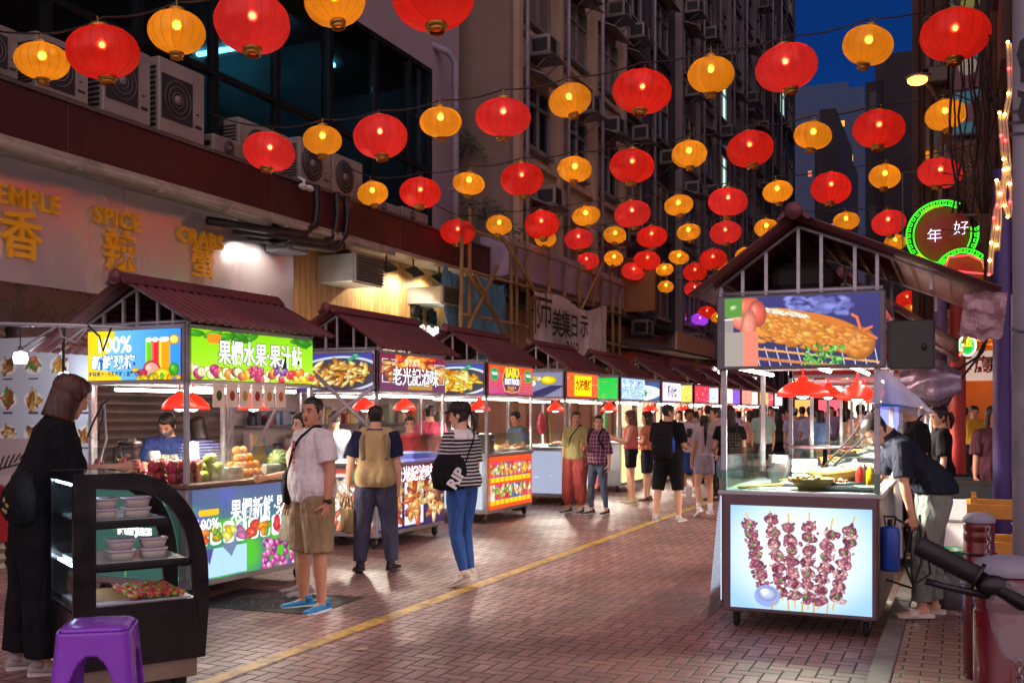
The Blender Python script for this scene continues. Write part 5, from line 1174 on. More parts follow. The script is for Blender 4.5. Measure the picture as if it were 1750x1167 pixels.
    if bottom:
        kind, col, fr, off = bottom[:4]; bm_ = MB(); ftop = bottom[4] if len(bottom) > 4 else 1.03; flare = bottom[5] if len(bottom) > 5 else 0.
        rg = [(z, rx+off*.7, ry+off*.7, c) for (z, rx, ry, c) in tor if z < ftop]; rg.append((ftop, rg[-1][1], rg[-1][2], rg[-1][3]))
        bm_.loft([[F(T(q)) for q in ringpts(22, 0, c, z, rx, ry)] for (z, rx, ry, c) in rg])
        if kind == 'skirt':
            hz = .89-.82*fr*.5; kx = max(abs(J['legR'][1].y), abs(J['legL'][1].y))
            bm_.loft([[F(T(q)) for q in ringpts(28, 0, -.005, lerp(.96, hz, t_), (.172+off+flare*t_)*bw, .118+off+flare*t_+kx*.5*t_)] for t_ in (0, .25, .5, .75, 1)])
        else:
            for sd, s in (('R', 1), ('L', -1)):
                hp_, kn, an, e1, e2 = J['leg'+sd]; st_ = [q for q in ((0, .088), (.33, .084), (.7, .070), (1, .058), (1.3, .057), (1.6, .047), (1.97, .038)) if q[0] < fr-.02]; st_.append((fr, np.interp(fr, (0, .33, .7, 1, 1.3, 1.6, 1.97, 2.2), (.088, .084, .07, .058, .057, .047, .038, .038))))
                pts = []; rr = []
                for (f_, r_) in st_:
                    p = hp_+e1*.42*f_ if f_ <= 1 else kn+e2*.395*(f_-1)
                    pts.append(F(p)); w_ = off+flare*max(0, f_-.3); rr.append((r_*build+w_)*S)
                if kind == 'jogger': rr[-1] = (.042+.012)*S
                bm_.tube([F(hp_+Vector((0, 0, .05)))]+pts, [rr[0]*.9]+rr, 16)
        me = remesh(bm_, vox*S, 2, .006 if fr > 1 else .004, rn.random()*9); me.materials.append(col); link('skirt' if kind == 'skirt' else ('trousers' if fr > 1.2 else 'shorts'), me, o)
        if kind != 'skirt' and off < .03 and fr > 1.2: pass
    if top:
        col, hem, off, slv = top[:4]; loose = top[4] if len(top) > 4 else .01; t_ = MB(); neck = top[5] if len(top) > 5 else 1.452
        rg = []
        for z in np.linspace(hem, neck, 13):
            rx, ry, c = [np.interp(z, [q[0] for q in tor], [q[i] for q in tor]) for i in (1, 2, 3)]
            k = min(1, max(0, (1.28-z)/.3)); mn = .15*bw*(z < 1.3)
            q_ = min(1, max(.35, (1.47-z)/.1)); rg.append((z, max(rx, mn)+(off+loose*k)*q_, ry+(off+loose*k)*q_, c))
        if rg[-1][1] < .09: rg[-1] = (rg[-1][0], .088*bw, .076, rg[-1][3])
        t_.loft([[F(T(q)) for q in ringpts(24, 0, c, z, rx, ry)] for (z, rx, ry, c) in rg])
        if slv > 0:
            for sd, s in (('R', 1), ('L', -1)):
                sh, el, wr, d1, d2 = J['arm'+sd]; k = bw*build; so = (top[6]*.55 if len(top) > 6 else off)
                st_ = [(f_, r_) for f_, r_ in ((.0, .050), (.3, .052), (.6, .047), (1, .041), (1.25, .043), (1.6, .036), (1.95, .028)) if f_ < slv-.02]; st_.append((slv, np.interp(slv, (0, .3, .6, 1, 1.25, 1.6, 1.95), (.058, .054, .047, .041, .043, .036, .028))))
                t_.tube([F(T((s*.085, -.01, 1.395)))]+[F(sh+d1*.275*f_ if f_ <= 1 else el+d2*.245*(f_-1)) for f_, r_ in st_], [(.040*k+off*.6)*S]+[(r_*k+so+(.012*f_ if f_ < 1.1 else .01))*S for f_, r_ in st_], 14)
        me = remesh(t_, vox*S, 2, .0075, rn.random()*9); me.materials.append(col); link('shirt', me, o)
    # ---------------- hair
    def covered(a, z):
        f = abs(math.atan2(math.sin(a-PI/2), math.cos(a-PI/2)))   # angle from the front
        zl = .178 if f < .75 else (.178-(f-.75)*.16 if f < 1.3 else (.09 if f < 1.75 else .035))
        return z > zl
    th = {'short': .012, 'crop': .006, 'bob': .018, 'long': .016, 'pony': .011, 'curly': .028, 'bun': .011, 'none': 0}[hair]
    hb = MB(); rings = []; N = 36
    zz = [i*.222/16 for i in range(17)]
    for z in zz:
        rx, ry, c = [np.interp(z, [q[0] for q in SKULL], [q[i] for q in SKULL]) for i in (1, 2, 3)]; rg = []
        for k in range(N):
            a = 2*PI*k/N; cv_ = covered(a, z); e_ = (th+.004*noise.noise((math.cos(a)*5, math.sin(a)*5, z*60+px)) if cv_ else -.012)
            if hair == 'curly' and cv_: e_ += .012*noise.noise((math.cos(a)*9, math.sin(a)*9, z*70))
            rg.append(F(Hd((math.cos(a)*(rx+e_), c+math.sin(a)*(ry+e_), z+(th*.9 if z > .19 else 0)))))
        rings.append(rg)
    rings.append([F(Hd((math.cos(2*PI*k/N)*.01, -.012+math.sin(2*PI*k/N)*.012, .226+th))) for k in range(N)])
    if hair != 'none': hb.loft(rings)
    def curtain(zb, a0, t0, drop_back=0., grow=0., n=12):
        rg = []
        for j in range(n+1):
            t_ = j/n; z = lerp(.19, zb, t_); k = 24; out = []; inn = []
            w_ = lerp(.078, .088+grow, min(1, t_*2)) if z > -.03 else lerp(.088+grow, .10*(1-t_*.35), min(1, (-.03-z)/.1)); dpt = .104 if z > -.02 else .104
            cy_ = -.012-(drop_back*max(0, -.03-z)); aa = a0 if z > -.05 else a0*(1+.25*min(1, (-.05-z)/.1))
            for i in range(k+1):
                a = -PI/2-(PI-aa)+(2*(PI-aa))*i/k; wob = 1+.05*noise.noise((a*3, z*4, px))
                th_ = t0*(1-.3*t_); out.append((math.cos(a)*w_*wob, cy_+math.sin(a)*(dpt if z > -.05 else .085)*wob, z)); inn.append((math.cos(a)*(w_-th_)*wob, cy_+math.sin(a)*((dpt if z > -.05 else .085)-th_)*wob, z))
            ring = out+inn[::-1]
            if z >= -.06 or not drop_back: rg.append([F(Hd(q)) for q in ring])
            else:
                base = Hd((0, 0, -.06)); rg.append([F(base+Hm @ Vector((q[0], q[1], 0))+Tm @ Vector((0, 0, q[2]+.06))) for q in ring])
        hb.loft(rg)
    if hair == 'bob': curtain(-.035, 1.05, .03)
    if hair == 'long': curtain(lens*-.27, 1.15, .032, .12)
    if hair in ('pony', 'bun'):
        c0 = Hd((0, -.105, .12)); up = Tm @ Vector((0, 0, 1)); bk = Hm @ Vector((0, -1, 0))
        if hair == 'pony': L_ = .30*lens; hb.tube([F(c0+up*.0), F(c0+bk*.035), F(c0+bk*.055-Vector((0, 0, .06))), F(c0+bk*.06-Vector((0, 0, L_*.5))), F(c0+bk*.045-Vector((0, 0, L_)))], [.018*S, .03*S, .034*S, .03*S, .01*S], 10)
        else: hb.ell(F(c0+bk*.02), .04*S, 10, 8)
    if hb.v: hb.build('hair', haircol, o)
    if cap:
        cm = MB(); rg = []
        for z, k in ((.14, 1.0), (.165, 1.02), (.195, .96), (.222, .78), (.24, .5), (.247, .12)):
            rg.append([F(Hd((math.cos(2*PI*i/24)*.094*k, -.01+math.sin(2*PI*i/24)*.112*k, z+(.012 if math.sin(2*PI*i/24) > .3 else 0)))) for i in range(24)])
        cm.loft(rg); bp = []
        for zz_ in (0, .008): bp += [F(Hd((math.cos(a)*.078, .075+math.sin(a)*(.085 if 0 < a < PI else .0), .158+zz_-math.sin(a)*.016))) for a in [PI*i/10 for i in range(11)]]
        cm.add(bp, [tuple(range(11)), tuple(reversed(range(11, 22)))]+[(i, 11+i, 11+(i+1) % 11, (i+1) % 11) for i in range(11)]); cm.build('cap', cap, o)
    if mask:
        mm = MB(); rg = []
        for z, g in ((.02, 0.006), (.045, .012), (.07, .022), (.088, .018)):
            rx, ry, c = [np.interp(z, [q[0] for q in SKULL], [q[i] for q in SKULL]) for i in (1, 2, 3)]
            rg.append([F(Hd((math.cos(a)*(rx+.005), c+math.sin(a)*(ry+g*math.sin(a)+.004), z))) for a in [PI*i/14 for i in range(15)]]+[F(Hd((math.cos(a)*(rx-.01), c+math.sin(a)*(ry-.01), z))) for a in [PI-PI*i/14 for i in range(15)]])
        mm.loft(rg); mm.build('face_mask', mask, o)
    # ---------------- shoes
    for sd in 'RL':
        an = J['leg'+sd][2]; m = footm(sd); s = 1 if sd == 'R' else -1; sm = MB()
        G = lambda q: F(an+m @ Vector(q))
        prof = [(-.085, .026, .045), (-.07, .036, .062), (-.03, .04, .07), (.02, .041, .062), (.07, .044, .045), (.12, .047, .036), (.165, .043, .03), (.19, .028, .018)]
        if shoe_kind == 'shoe':
            rg = [[G((x_, y, -.078+.008+z_)) for x_, z_ in [(math.cos(2*PI*i/12)*w_, max(0, h*.5+math.sin(2*PI*i/12)*h*.55)) for i in range(12)]] for (y, w_, h) in prof]
            sm.loft(rg); sm.tube([G((0, -.03, -.03)), G((0, -.02, .015))], [.046*S, .042*S], 12)
        sm.cur = 1
        ol = [(y, w_+.004) for (y, w_, h) in prof]; zt_ = -.062 if shoe_kind == 'shoe' else -.055
        rb = [G((w_, y, -.078)) for y, w_ in ol]+[G((-w_, y, -.078)) for y, w_ in reversed(ol)]; rt = [G((w_, y, zt_+(.006 if y < 0 else 0))) for y, w_ in ol]+[G((-w_, y, zt_+(.006 if y < 0 else 0))) for y, w_ in reversed(ol)]
        sm.loft([rb, rt], True, False)
        if shoe_kind == 'slide':
            sm.cur = 0; rg = []
            for y in (.04, .07, .11):
                rg.append([G((math.cos(a)*.05, y, -.07+math.sin(a)*.055)) for a in [PI*i/10 for i in range(11)]]+[G((math.cos(a)*.044, y, -.07+math.sin(a)*.049)) for a in [PI-PI*i/10 for i in range(11)]])
            sm.loft(rg)
        sm.build('shoe' if shoe_kind == 'shoe' else 'slipper', [M('shoe'+shoes, shoes, .55, 0, .2, 12), M('sole'+(sole or shoes), sole or shoes, .6)], o)
        if socks:
            q = MB(); e2 = J['leg'+sd][4]; q.tube([F(an-e2*.11), F(an-e2*.05), F(an+e2*.02)], [.045*S, .041*S, .042*S], 12); q.build('sock', M('sock', '#d8d8dc', .9), o)
    o['_'] = 1; del o['_']
    info = dict(o=o, F=F, T=T, Tm=Tm, J=J, S=S, Hd=Hd, tor=tor, rz=rz, loc=loc, dz=dz)
    return info
def wpos(I, p):
    """person-local (already scaled) point -> world"""
    return I['loc']+Matrix.Rotation(I['rz'], 3, 'Z') @ Vector(p)
def strap(I, mat, s=1, w=.012, zlo=.99, par=None, name='bag_strap'):
    """cross-body strap from the shoulder of side s to the other hip"""
    F, T = I['F'], I['T']; pts = []
    def tr(z): return [np.interp(z, [q[0] for q in I['tor']], [q[i] for q in I['tor']]) for i in (1, 2, 3)]
    for side in (1, -1):
        seg = []
        for t_ in np.linspace(0, 1, 9):
            z = lerp(1.445, zlo, t_); rx, ry, c = tr(z); xx = s*lerp(.085, -(rx+.012), t_); yy = c+side*(ry+.035)*math.sqrt(max(0, 1-(min(1, abs(xx)/(rx+.03)))**2.4))
            if t_ == 0: yy = side*.02; z = 1.468
            seg.append(F(T((xx, yy, z))))
        pts += seg if side == 1 else seg[::-1]
    mb = MB(); mb.tube(pts, [(w, .004)]*len(pts), 6, closed=True, side=(0, 1, 0)); return mb.build(name, mat, I['o'])
def worn(name, label, cat, I, p, mats, build, rz=0., group=None):
    o = thing(name, label, cat, wpos(I, p), I['rz']+rz, group); build(o); return o
def backpack(label, I, mat, w=.30, h=.44, d=.16, z=1.2, col2=None, bottle=False):
    F, T = I['F'], I['T']; S = I['S']; c = Vector(F(T((0, -.13-d/2, z))))
    def bld(o):
        mb = MB(); rg = []
        for t_, k, kd in ((-1, .8, .7), (-.85, .97, .95), (-.3, 1, 1), (.4, .97, .92), (.8, .82, .75), (1, .5, .4)): rg.append(ringpts(20, 0, 0, t_*h/2*S, w/2*k*S, d/2*kd*S, 3.4))
        mb.loft(rg); mb.build('bag_body', mat, o)
        mb = MB(); rg = []
        for t_, k in ((-1, .7), (-.8, .95), (.5, .95), (.8, .7)): rg.append(ringpts(16, 0, -d*.5*S, -.08*h+t_*h*.28*S, w*.38*k*S, .035*k*S, 3))
        mb.loft(rg); mb.build('pocket', mat, o)
        for s in (1, -1):
            mb = MB(); mb.tube([Vector(F(T((s*.09, -.13, z+.18))))-c, Vector(F(T((s*.1, -.03, 1.475))))-c, Vector(F(T((s*.11, .10, 1.40))))-c, Vector(F(T((s*.12, .135, 1.28))))-c, Vector(F(T((s*.165, .05, 1.12))))-c, Vector(F(T((s*.13, -.13, 1.03))))-c], [(.022*S, .006)]*6, 6, side=(1, 0, 0)); mb.build('shoulder_strap', mat, o)
        if bottle: mb = MB(); mb.lathe([(.0, -.1), (.03, -.1), (.03, .06), (.012, .09), (.014, .12), (0, .12)], (w*.5*S, -.02, -.06), 12); mb.build('water_bottle', M('bottle_blue', '#2a5ad0', .2, alpha=1), o)
    return worn('backpack', label, 'backpack', I, c, None, bld)
def F_(c, **k): return fabric('fab'+c+''.join(sorted(k)), c, **k)
tee_w = fabric('tee_white', '#e4e0de'); tee_b = fabric('tee_black', '#17171b', .9); den = fabric('denim', '#2c4670', .9, .6); denl = fabric('denim_light', '#7c92b4', .9)
# --- man in white tee (front left)
I = person('man in a white T-shirt, khaki shorts and bright blue trainers with a black sling bag', 533, 1040, 128, 1.73, dict(head=(28, 2, 0), armR=((.17, .02, -1), (.1, .30, -1)), armL=((.2, -.12, -1), (.04, .14, -1)), legR=((.07, .03, -1), (.02, -.02, -1)), legL=((.08, .0, -1), (.03, -.04, -1)), footL=(12, 0), footR=(6, 0)),
    (tee_w, .86, .022, .72, .03, 1.452, .045), ('shorts', fabric('khaki', '#9a8462'), 1.02, .045, 1.0, .01), 'crop', skin_='a', shoes='#1f7fb4', sole='#d8e4ea', belly=.03, vox=.009, build=1.06)
text('shirt_print', '見目城', .085, M('print_red', '#a02030', .8), I['o'], I['F'](I['T']((-.05, .185, 1.24))), (R(90), R(90), R(172)), bold=.003)
strap(I, fabric('strap_navy', '#1a1e2c'), -1, .013, .98)
c = I['F'](I['T']((.19, .10, .98)))
def b_(o):
    mb = MB(); mb.loft([ringpts(18, 0, 0, z, w_, d_, 2.6) for z, w_, d_ in ((-.15, .05, .03), (-.13, .085, .06), (0, .10, .07), (.1, .09, .055), (.15, .05, .02))]); mb.build('bag_body', fabric('bag_black', '#121317'), o)
    mb = MB(); mb.tube([(-.07, .055, .07), (0, .075, .075), (.07, .055, .07)], .004, 5); mb.build('zip', steel_dk, o)
worn('sling_bag', 'small black sling bag at the hip of the man in the white T-shirt', 'bag', I, c, None, b_, R(-20))
sh, el, wr, d1, d2 = I['J']['armL']; mb = MB(); mb.tube([I['F'](wr-d2*.025), I['F'](wr-d2*.003)], [.034, .034], 12); wt = wpos(I, (0, 0, 0)); mb.tube([I['F'](wr-d2*.013+Vector((-.025, 0, 0))), I['F'](wr-d2*.013+Vector((-.042, 0, 0)))], [.022, .02], 12); mb.build('wrist_watch', M('watch', '#3a3a3e', .3, .6), I['o'])
# bottle / phone case held by him
# --- woman hidden behind him
I = person('woman in a pale pleated skirt standing half hidden behind the man in the white T-shirt', 517, 1014, 118, 1.60, dict(head=(10, 0, 0), armR=((.2, .25, -1), (-.1, .9, -.1))), (fabric('cream', '#b8a894'), .95, .02, .6, .01), ('skirt', fabric('pleats', '#b0a890'), .92, .02, 1.05, .09), 'bob', skin_='b', shoes='#9a9090', sole='#c8c4c0', fem=True, vox=.012)
# --- man in vest
I = person('man from behind in beige vest over navy shirt and grey-blue trousers', 642, 976, 2, 1.655, dict(head=(0, 4, 0), armR=((.16, -.04, -1), (.06, .1, -1)), armL=((.28, -.06, -1), (.12, .10, -1)), legR=((.12, .06, -1), (.06, -.06, -1)), legL=((.1, -.05, -1), (.06, -.12, -1)), footR=(8, 0), footL=(10, 8)),
    (fabric('navy_shirt', '#1b2240'), .9, .018, .78, .02, 1.458, .045), ('pants', fabric('slate_trousers', '#4a4a60'), 1.96, .03, 1.03), 'crop', skin_='b', shoes='#22222c', sole='#38302e', vox=.009, build=1.04)
t_ = MB(); F, T = I['F'], I['T']; rg = []
for z in np.linspace(.86, 1.445, 12):
    rx, ry, c = [np.interp(z, [q[0] for q in I['tor']], [q[i] for q in I['tor']]) for i in (1, 2, 3)]; k = min(1, max(0, (1.28-z)/.3)); rx = max(rx, .15) if z < 1.3 else rx
    rg.append([F(T(q)) for q in ringpts(24, 0, c, z, min(rx, .168)+.03+.022*k, ry+.03+.022*k)])
t_.loft(rg); 
for s in (1, -1): t_.tube([F(T((s*.06, -.01, 1.43))), F(T((s*.13, -.012, 1.425))), F(T((s*.165, -.012, 1.40)))], [.05, .05, .045], 12)
me = remesh(t_, .011, 2, .005, 3); me.materials.append(fabric('vest_beige', '#bfa878')); link('vest', me, I['o'])
for s in (1, -1):
    mb = MB(); rg = []
    for z in np.linspace(1.14, 1.40, 8):
        rx, ry, c = [np.interp(z, [q[0] for q in I['tor']], [q[i] for q in I['tor']]) for i in (1, 2, 3)]; k = min(1, max(0, (1.28-z)/.3)); x0, x1 = s*(rx+.03)*.55, s*(rx+.03)*.80
        yy = lambda xx: c-(ry+.037+.024*k)*(1-(abs(xx)/(rx+.055))**2.3)**(1/2.3)
        rg.append([F(T((x0, yy(x0), z))), F(T((x1, yy(x1), z))), F(T((x1*.98, yy(x1)+.02, z))), F(T((x0, yy(x0)+.02, z)))])
    mb.loft(rg); mb.build('mesh_insert', fabric('vest_mesh', '#8f8468'), I['o'])
sh, el, wr, d1, d2 = I['J']['armL']; hp = Vector(F(wr+d2*.10))
def b_(o):
    mb = MB(); mb.b2((-.045, -.13, -.38), (.045, .13, -.12), .02); mb.build('bag_body', fabric('tote_tan', '#a08a60', .8, .3), o)
    mb = MB()
    for x in (-.04, .04): mb.tube([(x, -.08, -.13), (x*.6, -.05, -.03), (0, 0, 0), (x*.6, .05, -.03), (x, .08, -.13)], [(.009, .004)]*5, 6)
    mb.build('handle', fabric('tote_tan', '#a08a60'), o)
worn('tote_bag', 'tan tote bag hanging from the left hand of the man in the beige vest', 'bag', I, hp, None, b_, R(20))
# --- cap woman
strp = fabric('stripe_tee', '#c9c4c6', stripes=('#16161e', .032, .55))
I = person('woman in black cap, striped T-shirt and blue jeans walking with a black bag', 790, 1000, 48, 1.65, dict(head=(22, 4, 0), lean=3, armR=((.14, -.02, -1), (.04, .16, -1)), armL=((.2, .15, -1), (-.1, .35, -1)), legR=((.03, .13, -1), (.02, -.16, -1)), legL=((.04, -.02, -1), (.02, -.32, -1)), footL=(4, 22), footR=(4, 0)),
    (strp, .90, .018, .92, .025, 1.445, .034), ('jeans', fabric('jeans_blue', '#2e4f8c', .85, .5), 1.93, .007, 1.03), 'pony', hairmat('hair_brown', '#1f1612', '#3a2820'), 'b', shoes='#b8aca0', sole='#d4ccc4', fem=True, cap=M('cap_black', '#101014', .7), vox=.009, lens=.6)
t_ = MB(); F, T = I['F'], I['T']
t_.loft([[F(T(q)) for q in ringpts(24, 0, -.008, z, rx, ry)] for z, rx, ry in ((1.345, .180, .132), (1.38, .176, .125), (1.42, .145, .10), (1.448, .10, .082))]); me = remesh(t_, .011, 2); me.materials.append(tee_w); link('yoke', me, I['o'])
strap(I, fabric('strap_dark', '#16161c'), 1, .016, 1.0)
def b_(o):
    mb = MB(); mb.loft([ringpts(22, 0, 0, z, w_, d_, 2.5) for z, w_, d_ in ((-.16, .07, .03), (-.14, .15, .06), (-.02, .17, .075), (.1, .15, .06), (.17, .10, .02))]); mb.build('bag_body', fabric('bag_black', '#121317'), o)
    text('lettering', 'RIP', .14, M('print_white', '#d8d8d8', .8), o, (.05, -.082, -.05), (R(90), R(-58), 0), bold=.006)
worn('shoulder_bag', 'black canvas bag lettered RIP slung on the back of the woman in the cap', 'bag', I, F(T((-.19, -.02, 1.04))), None, b_, R(-32))
# --- couple
I = person('woman in pale green shirt and salmon trousers with a black sling strap', 984, 876, 150, 1.62, dict(head=(32, 0, 0), armR=((.2, 0, -1), (.03, .1, -1)), armL=((.16, -.05, -1), (.03, .08, -1)), legR=((.1, .1, -1), (.03, -.06, -1)), footR=(5, 0)), (fabric('lime_shirt', '#a3a06a'), .90, .025, .95, .03, 1.45, .045), ('jogger', fabric('salmon', '#a8504c'), 1.85, .05, 1.02), 'short', skin_='a', shoes='#2a3038', sole='#d0d0d0', vox=.013, fem=True)
strap(I, fabric('strap_dark', '#16161c'), -1, .016, 1.0)
I = person('woman in a purple plaid shirt and grey jeans holding a plastic cup', 1022, 878, 138, 1.56, dict(head=(40, 0, 0), armR=((.15, .1, -1), (-.35, .95, .12)), armL=((.2, -.05, -1), (.1, .1, -1)), legR=((.08, .1, -1), (.04, -.04, -1)), legL=((.06, -.05, -1), (.03, -.14, -1))), (fabric('plaid_shirt', '#5a2a4a', plaid=((0, .055, .25, '#b89ab0'), (2, .06, .22, '#c0a0b8'), (0, .055, .08, '#30182c'), (2, .03, .12, '#30182c'))), .86, .022, 1.3, .03, 1.45, .03), ('jeans', fabric('jeans_grey', '#4c566a'), 1.9, .006, 1.0), 'pony', skin_='b', shoes='#1c1c22', sole='#c8c4c8', fem=True, vox=.013, lens=.5)
sh, el, wr, d1, d2 = I['J']['armR']; c = Vector(I['F'](wr+d2*.09))
def b_(o): mb = MB(); mb.lathe([(0, -.08), (.028, -.08), (.038, .05), (.04, .055), (.02, .07), (0, .07)], (0, 0, .02), 14); mb.build('cup_body', M('milk_tea', '#b98a5a', .25), o); mb = MB(); mb.cyl((0, 0, .06), (.015, 0, .16), .005, None, 6); mb.build('straw', white_pl, o)
worn('plastic_cup', 'plastic cup of milk tea with a straw held by the woman in plaid', 'cup', I, c, None, b_)
backpack('small dark backpack on the woman in the plaid shirt', I, fabric('bag_navy', '#1a1a2a'), .24, .34, .12, 1.14)
# --- pink tops
pk = fabric('pink_top', '#d0706a')
I = person('woman with long brown hair, sleeveless pink top and phone in hand', 1078, 860, 78, 1.64, dict(head=(0, 8, 0), armL=((.1, .25, -1), (.0, 1, .25)), armR=((.12, .1, -1), (0, .7, .15)), legR=((.03, .08, -1), (.02, -.05, -1)), legL=((.03, -.06, -1), (.02, -.1, -1))), (pk, 1.0, .015, 0, .02, 1.43), ('shorts', tee_b, .55, .02, 1.03), 'long', hairmat('hair_chestnut', '#3a2418', '#6a4630'), 'b', shoes='#b8ac90', sole='#d8d4c8', fem=True, vox=.014)
sh, el, wr, d1, d2 = I['J']['armL']; c = Vector(I['F'](wr+d2*.10+Vector((0, 0, .05))))
def b_(o): mb = MB(); mb.box((0, 0, 0), (.075, .01, .15), Matrix.Rotation(-.4, 4, 'X'), .004); mb.build('case', blackpl, o); mb = MB(); mb.box((0, -.0065, 0), (.066, .002, .13), Matrix.Rotation(-.4, 4, 'X')); mb.build('screen', EM('phone_screen', '#8fb0e0', .8), o)
worn('mobile_phone', 'black mobile phone held up by the woman in the pink top', 'phone', I, c, None, b_)
I = person('dark-haired woman in a coral blouse and navy shorts beside the woman with the phone', 1106, 856, 70, 1.62, dict(head=(5, 5, 0), armR=((.1, .1, -1), (0, .3, -1)), armL=((.1, .2, -1), (0, .8, 0))), (fabric('coral', '#c87858'), .98, .02, .5, .03, 1.44), ('shorts', fabric('navy_short', '#1a1a30'), .85, .02, 1.0), 'long', skin_='b', shoes='#5a3a38', sole='#a89088', fem=True, vox=.014)
# --- backpack man
I = person('man in black T-shirt and long black shorts wearing a large black backpack', 1142, 890, -28, 1.73, dict(head=(-42, 2, 0), armR=((.14, .1, -1), (-.1, .9, -.15)), armL=((.14, 0, -1), (0, .2, -1)), legR=((.12, .08, -1), (.04, -.03, -1)), legL=((.12, -.1, -1), (.04, -.14, -1))), (tee_b, .82, .025, .85, .035, 1.455, .045), ('shorts', fabric('black_shorts', '#131317'), 1.05, .03, 1.0, .0), 'crop', skin_='b', shoes='#b0a8a8', sole='#e0dcd8', vox=.012, build=1.03)
backpack('large black backpack with a blue water bottle on the man in black', I, fabric('bag_char', '#1c1c22', .8), .32, .5, .2, 1.17, bottle=True)
# --- group behind
I = person('man in printed white T-shirt and blue shorts facing the camera', 1178, 848, 172, 1.66, dict(head=(10, -2, 0), armR=((.2, .1, -1), (-.5, .8, -.2)), armL=((.2, .05, -1), (-.5, .8, -.3))), (fabric('tee_white2', '#c8bcc0'), .86, .025, .75, .03, 1.45, .045), ('shorts', fabric('blue_shorts', '#2a4688'), 1.0, .05, 1.0), 'curly', skin_='c', shoes='#d0c8c8', sole='#e0e0e0', vox=.015, socks=True)
mb = MB(); mb.b2((-.05, .0, -.08), (.05, .004, .09)); mb.build('shirt_print', M('print_dark', '#2a2630', .9), I['o'], I['F'](I['T']((0, .175, 1.24))))
I = person('girl with a long black ponytail in white top and white shorts seen from behind', 1203, 884, 8, 1.50, dict(head=(-10, 0, 0), armR=((.1, .2, -1), (0, .6, .6)), armL=((.14, 0, -1), (.0, .4, -1)), legR=((.08, .03, -1), (0, -.02, -1)), legL=((.1, -.06, -1), (.02, -.25, -1)), footL=(0, 30)), (fabric('white_crop', '#bdb4ba'), 1.0, .012, .4, .012, 1.44), ('shorts', fabric('white_shorts', '#a9a4b4'), .5, .012, 1.05), 'pony', skin_='b', shoes='#d8d4d4', sole='#e8e8e8', fem=True, vox=.012, lens=1.35, socks=True)
I = person('woman in black top and denim shorts carrying a black patterned backpack', 1247, 888, 0, 1.67, dict(head=(5, 0, 0), armR=((.2, .05, -1), (.1, .35, -.9)), armL=((.2, .2, -1), (-.1, .8, -.2)), legR=((.05, .03, -1), (.02, -.04, -1)), legL=((.05, 0, -1), (.02, -.06, -1))), (tee_b, .98, .022, .6, .02, 1.45), ('shorts', denl, .6, .03, 1.02), 'long', skin_='b', shoes='#18181c', sole='#c0c0c0', fem=True, vox=.012, lens=.55)
backpack('black quilted backpack with beige pattern on the woman in denim shorts', I, fabric('bag_pattern', '#1a1818', plaid=((0, .045, .12, '#8a7f6a'), (2, .045, .12, '#8a7f6a'))), .28, .34, .14, 1.16)
I = person('man in a pale shirt facing left behind the woman with the patterned backpack', 1222, 855, 95, 1.70, dict(head=(0, 4, 0)), (fabric('pale_shirt', '#b8aaa8'), .86, .02, .8, .03), ('pants', fabric('dark_trousers', '#24242c'), 1.95, .03, 1.0), 'short', skin_='b', vox=.016)
# seen through the skewer cart
PG = None
I = person('woman with waist-long dark hair in a pink cardigan and tiny denim shorts', 1291, 815, 5, 1.70, dict(head=(-4, 0, 0), armR=((.2, 0, -1), (.05, .1, -1)), armL=((.22, -.02, -1), (.05, .1, -1))), (fabric('pink_card', '#c080a8'), 1.08, .02, 1.9, .02), ('shorts', fabric('denim_dk', '#20305c'), .42, .02, 1.03), 'long', hairmat('hair_brown', '#1f1612', '#3a2820'), 'b', shoes='#c0b8c0', fem=True, vox=.016, lens=1.3)
I = person('person in dark olive long sleeves standing hand on hip', 1330, 818, 10, 1.66, dict(head=(-20, 0, 0), armL=((.5, -.1, -.8), (-.35, .2, -.9))), (fabric('olive', '#3c3c34'), .9, .02, 1.9, .03), ('pants', fabric('black_tr', '#17171f'), 1.95, .02, 1.0), 'bob', skin_='b', fem=True, vox=.016)
I = person('man in grey cap and grey shorts left of the man in the blue cap', 1357, 822, 5, 1.70, dict(), (fabric('tee_lilac', '#b4b4d4'), .88, .025, .8, .03), ('shorts', fabric('grey_shorts', '#8a8490'), 1.1, .04, 1.0), 'crop', skin_='b', vox=.016, cap=M('cap_grey', '#8a8a98', .7))
I = person('man in a blue cap, white T-shirt and blue shorts with his back turned', 1385, 826, 3, 1.72, dict(armL=((.2, 0, -1), (-.2, .5, -.8))), (fabric('tee_lilac', '#b4b4d4'), .88, .03, .85, .03), ('shorts', fabric('blue_short2', '#2c5a94'), 1.15, .05, 1.0), 'crop', skin_='a', vox=.016, cap=M('cap_blue', '#2a4aa0', .7), build=1.05)
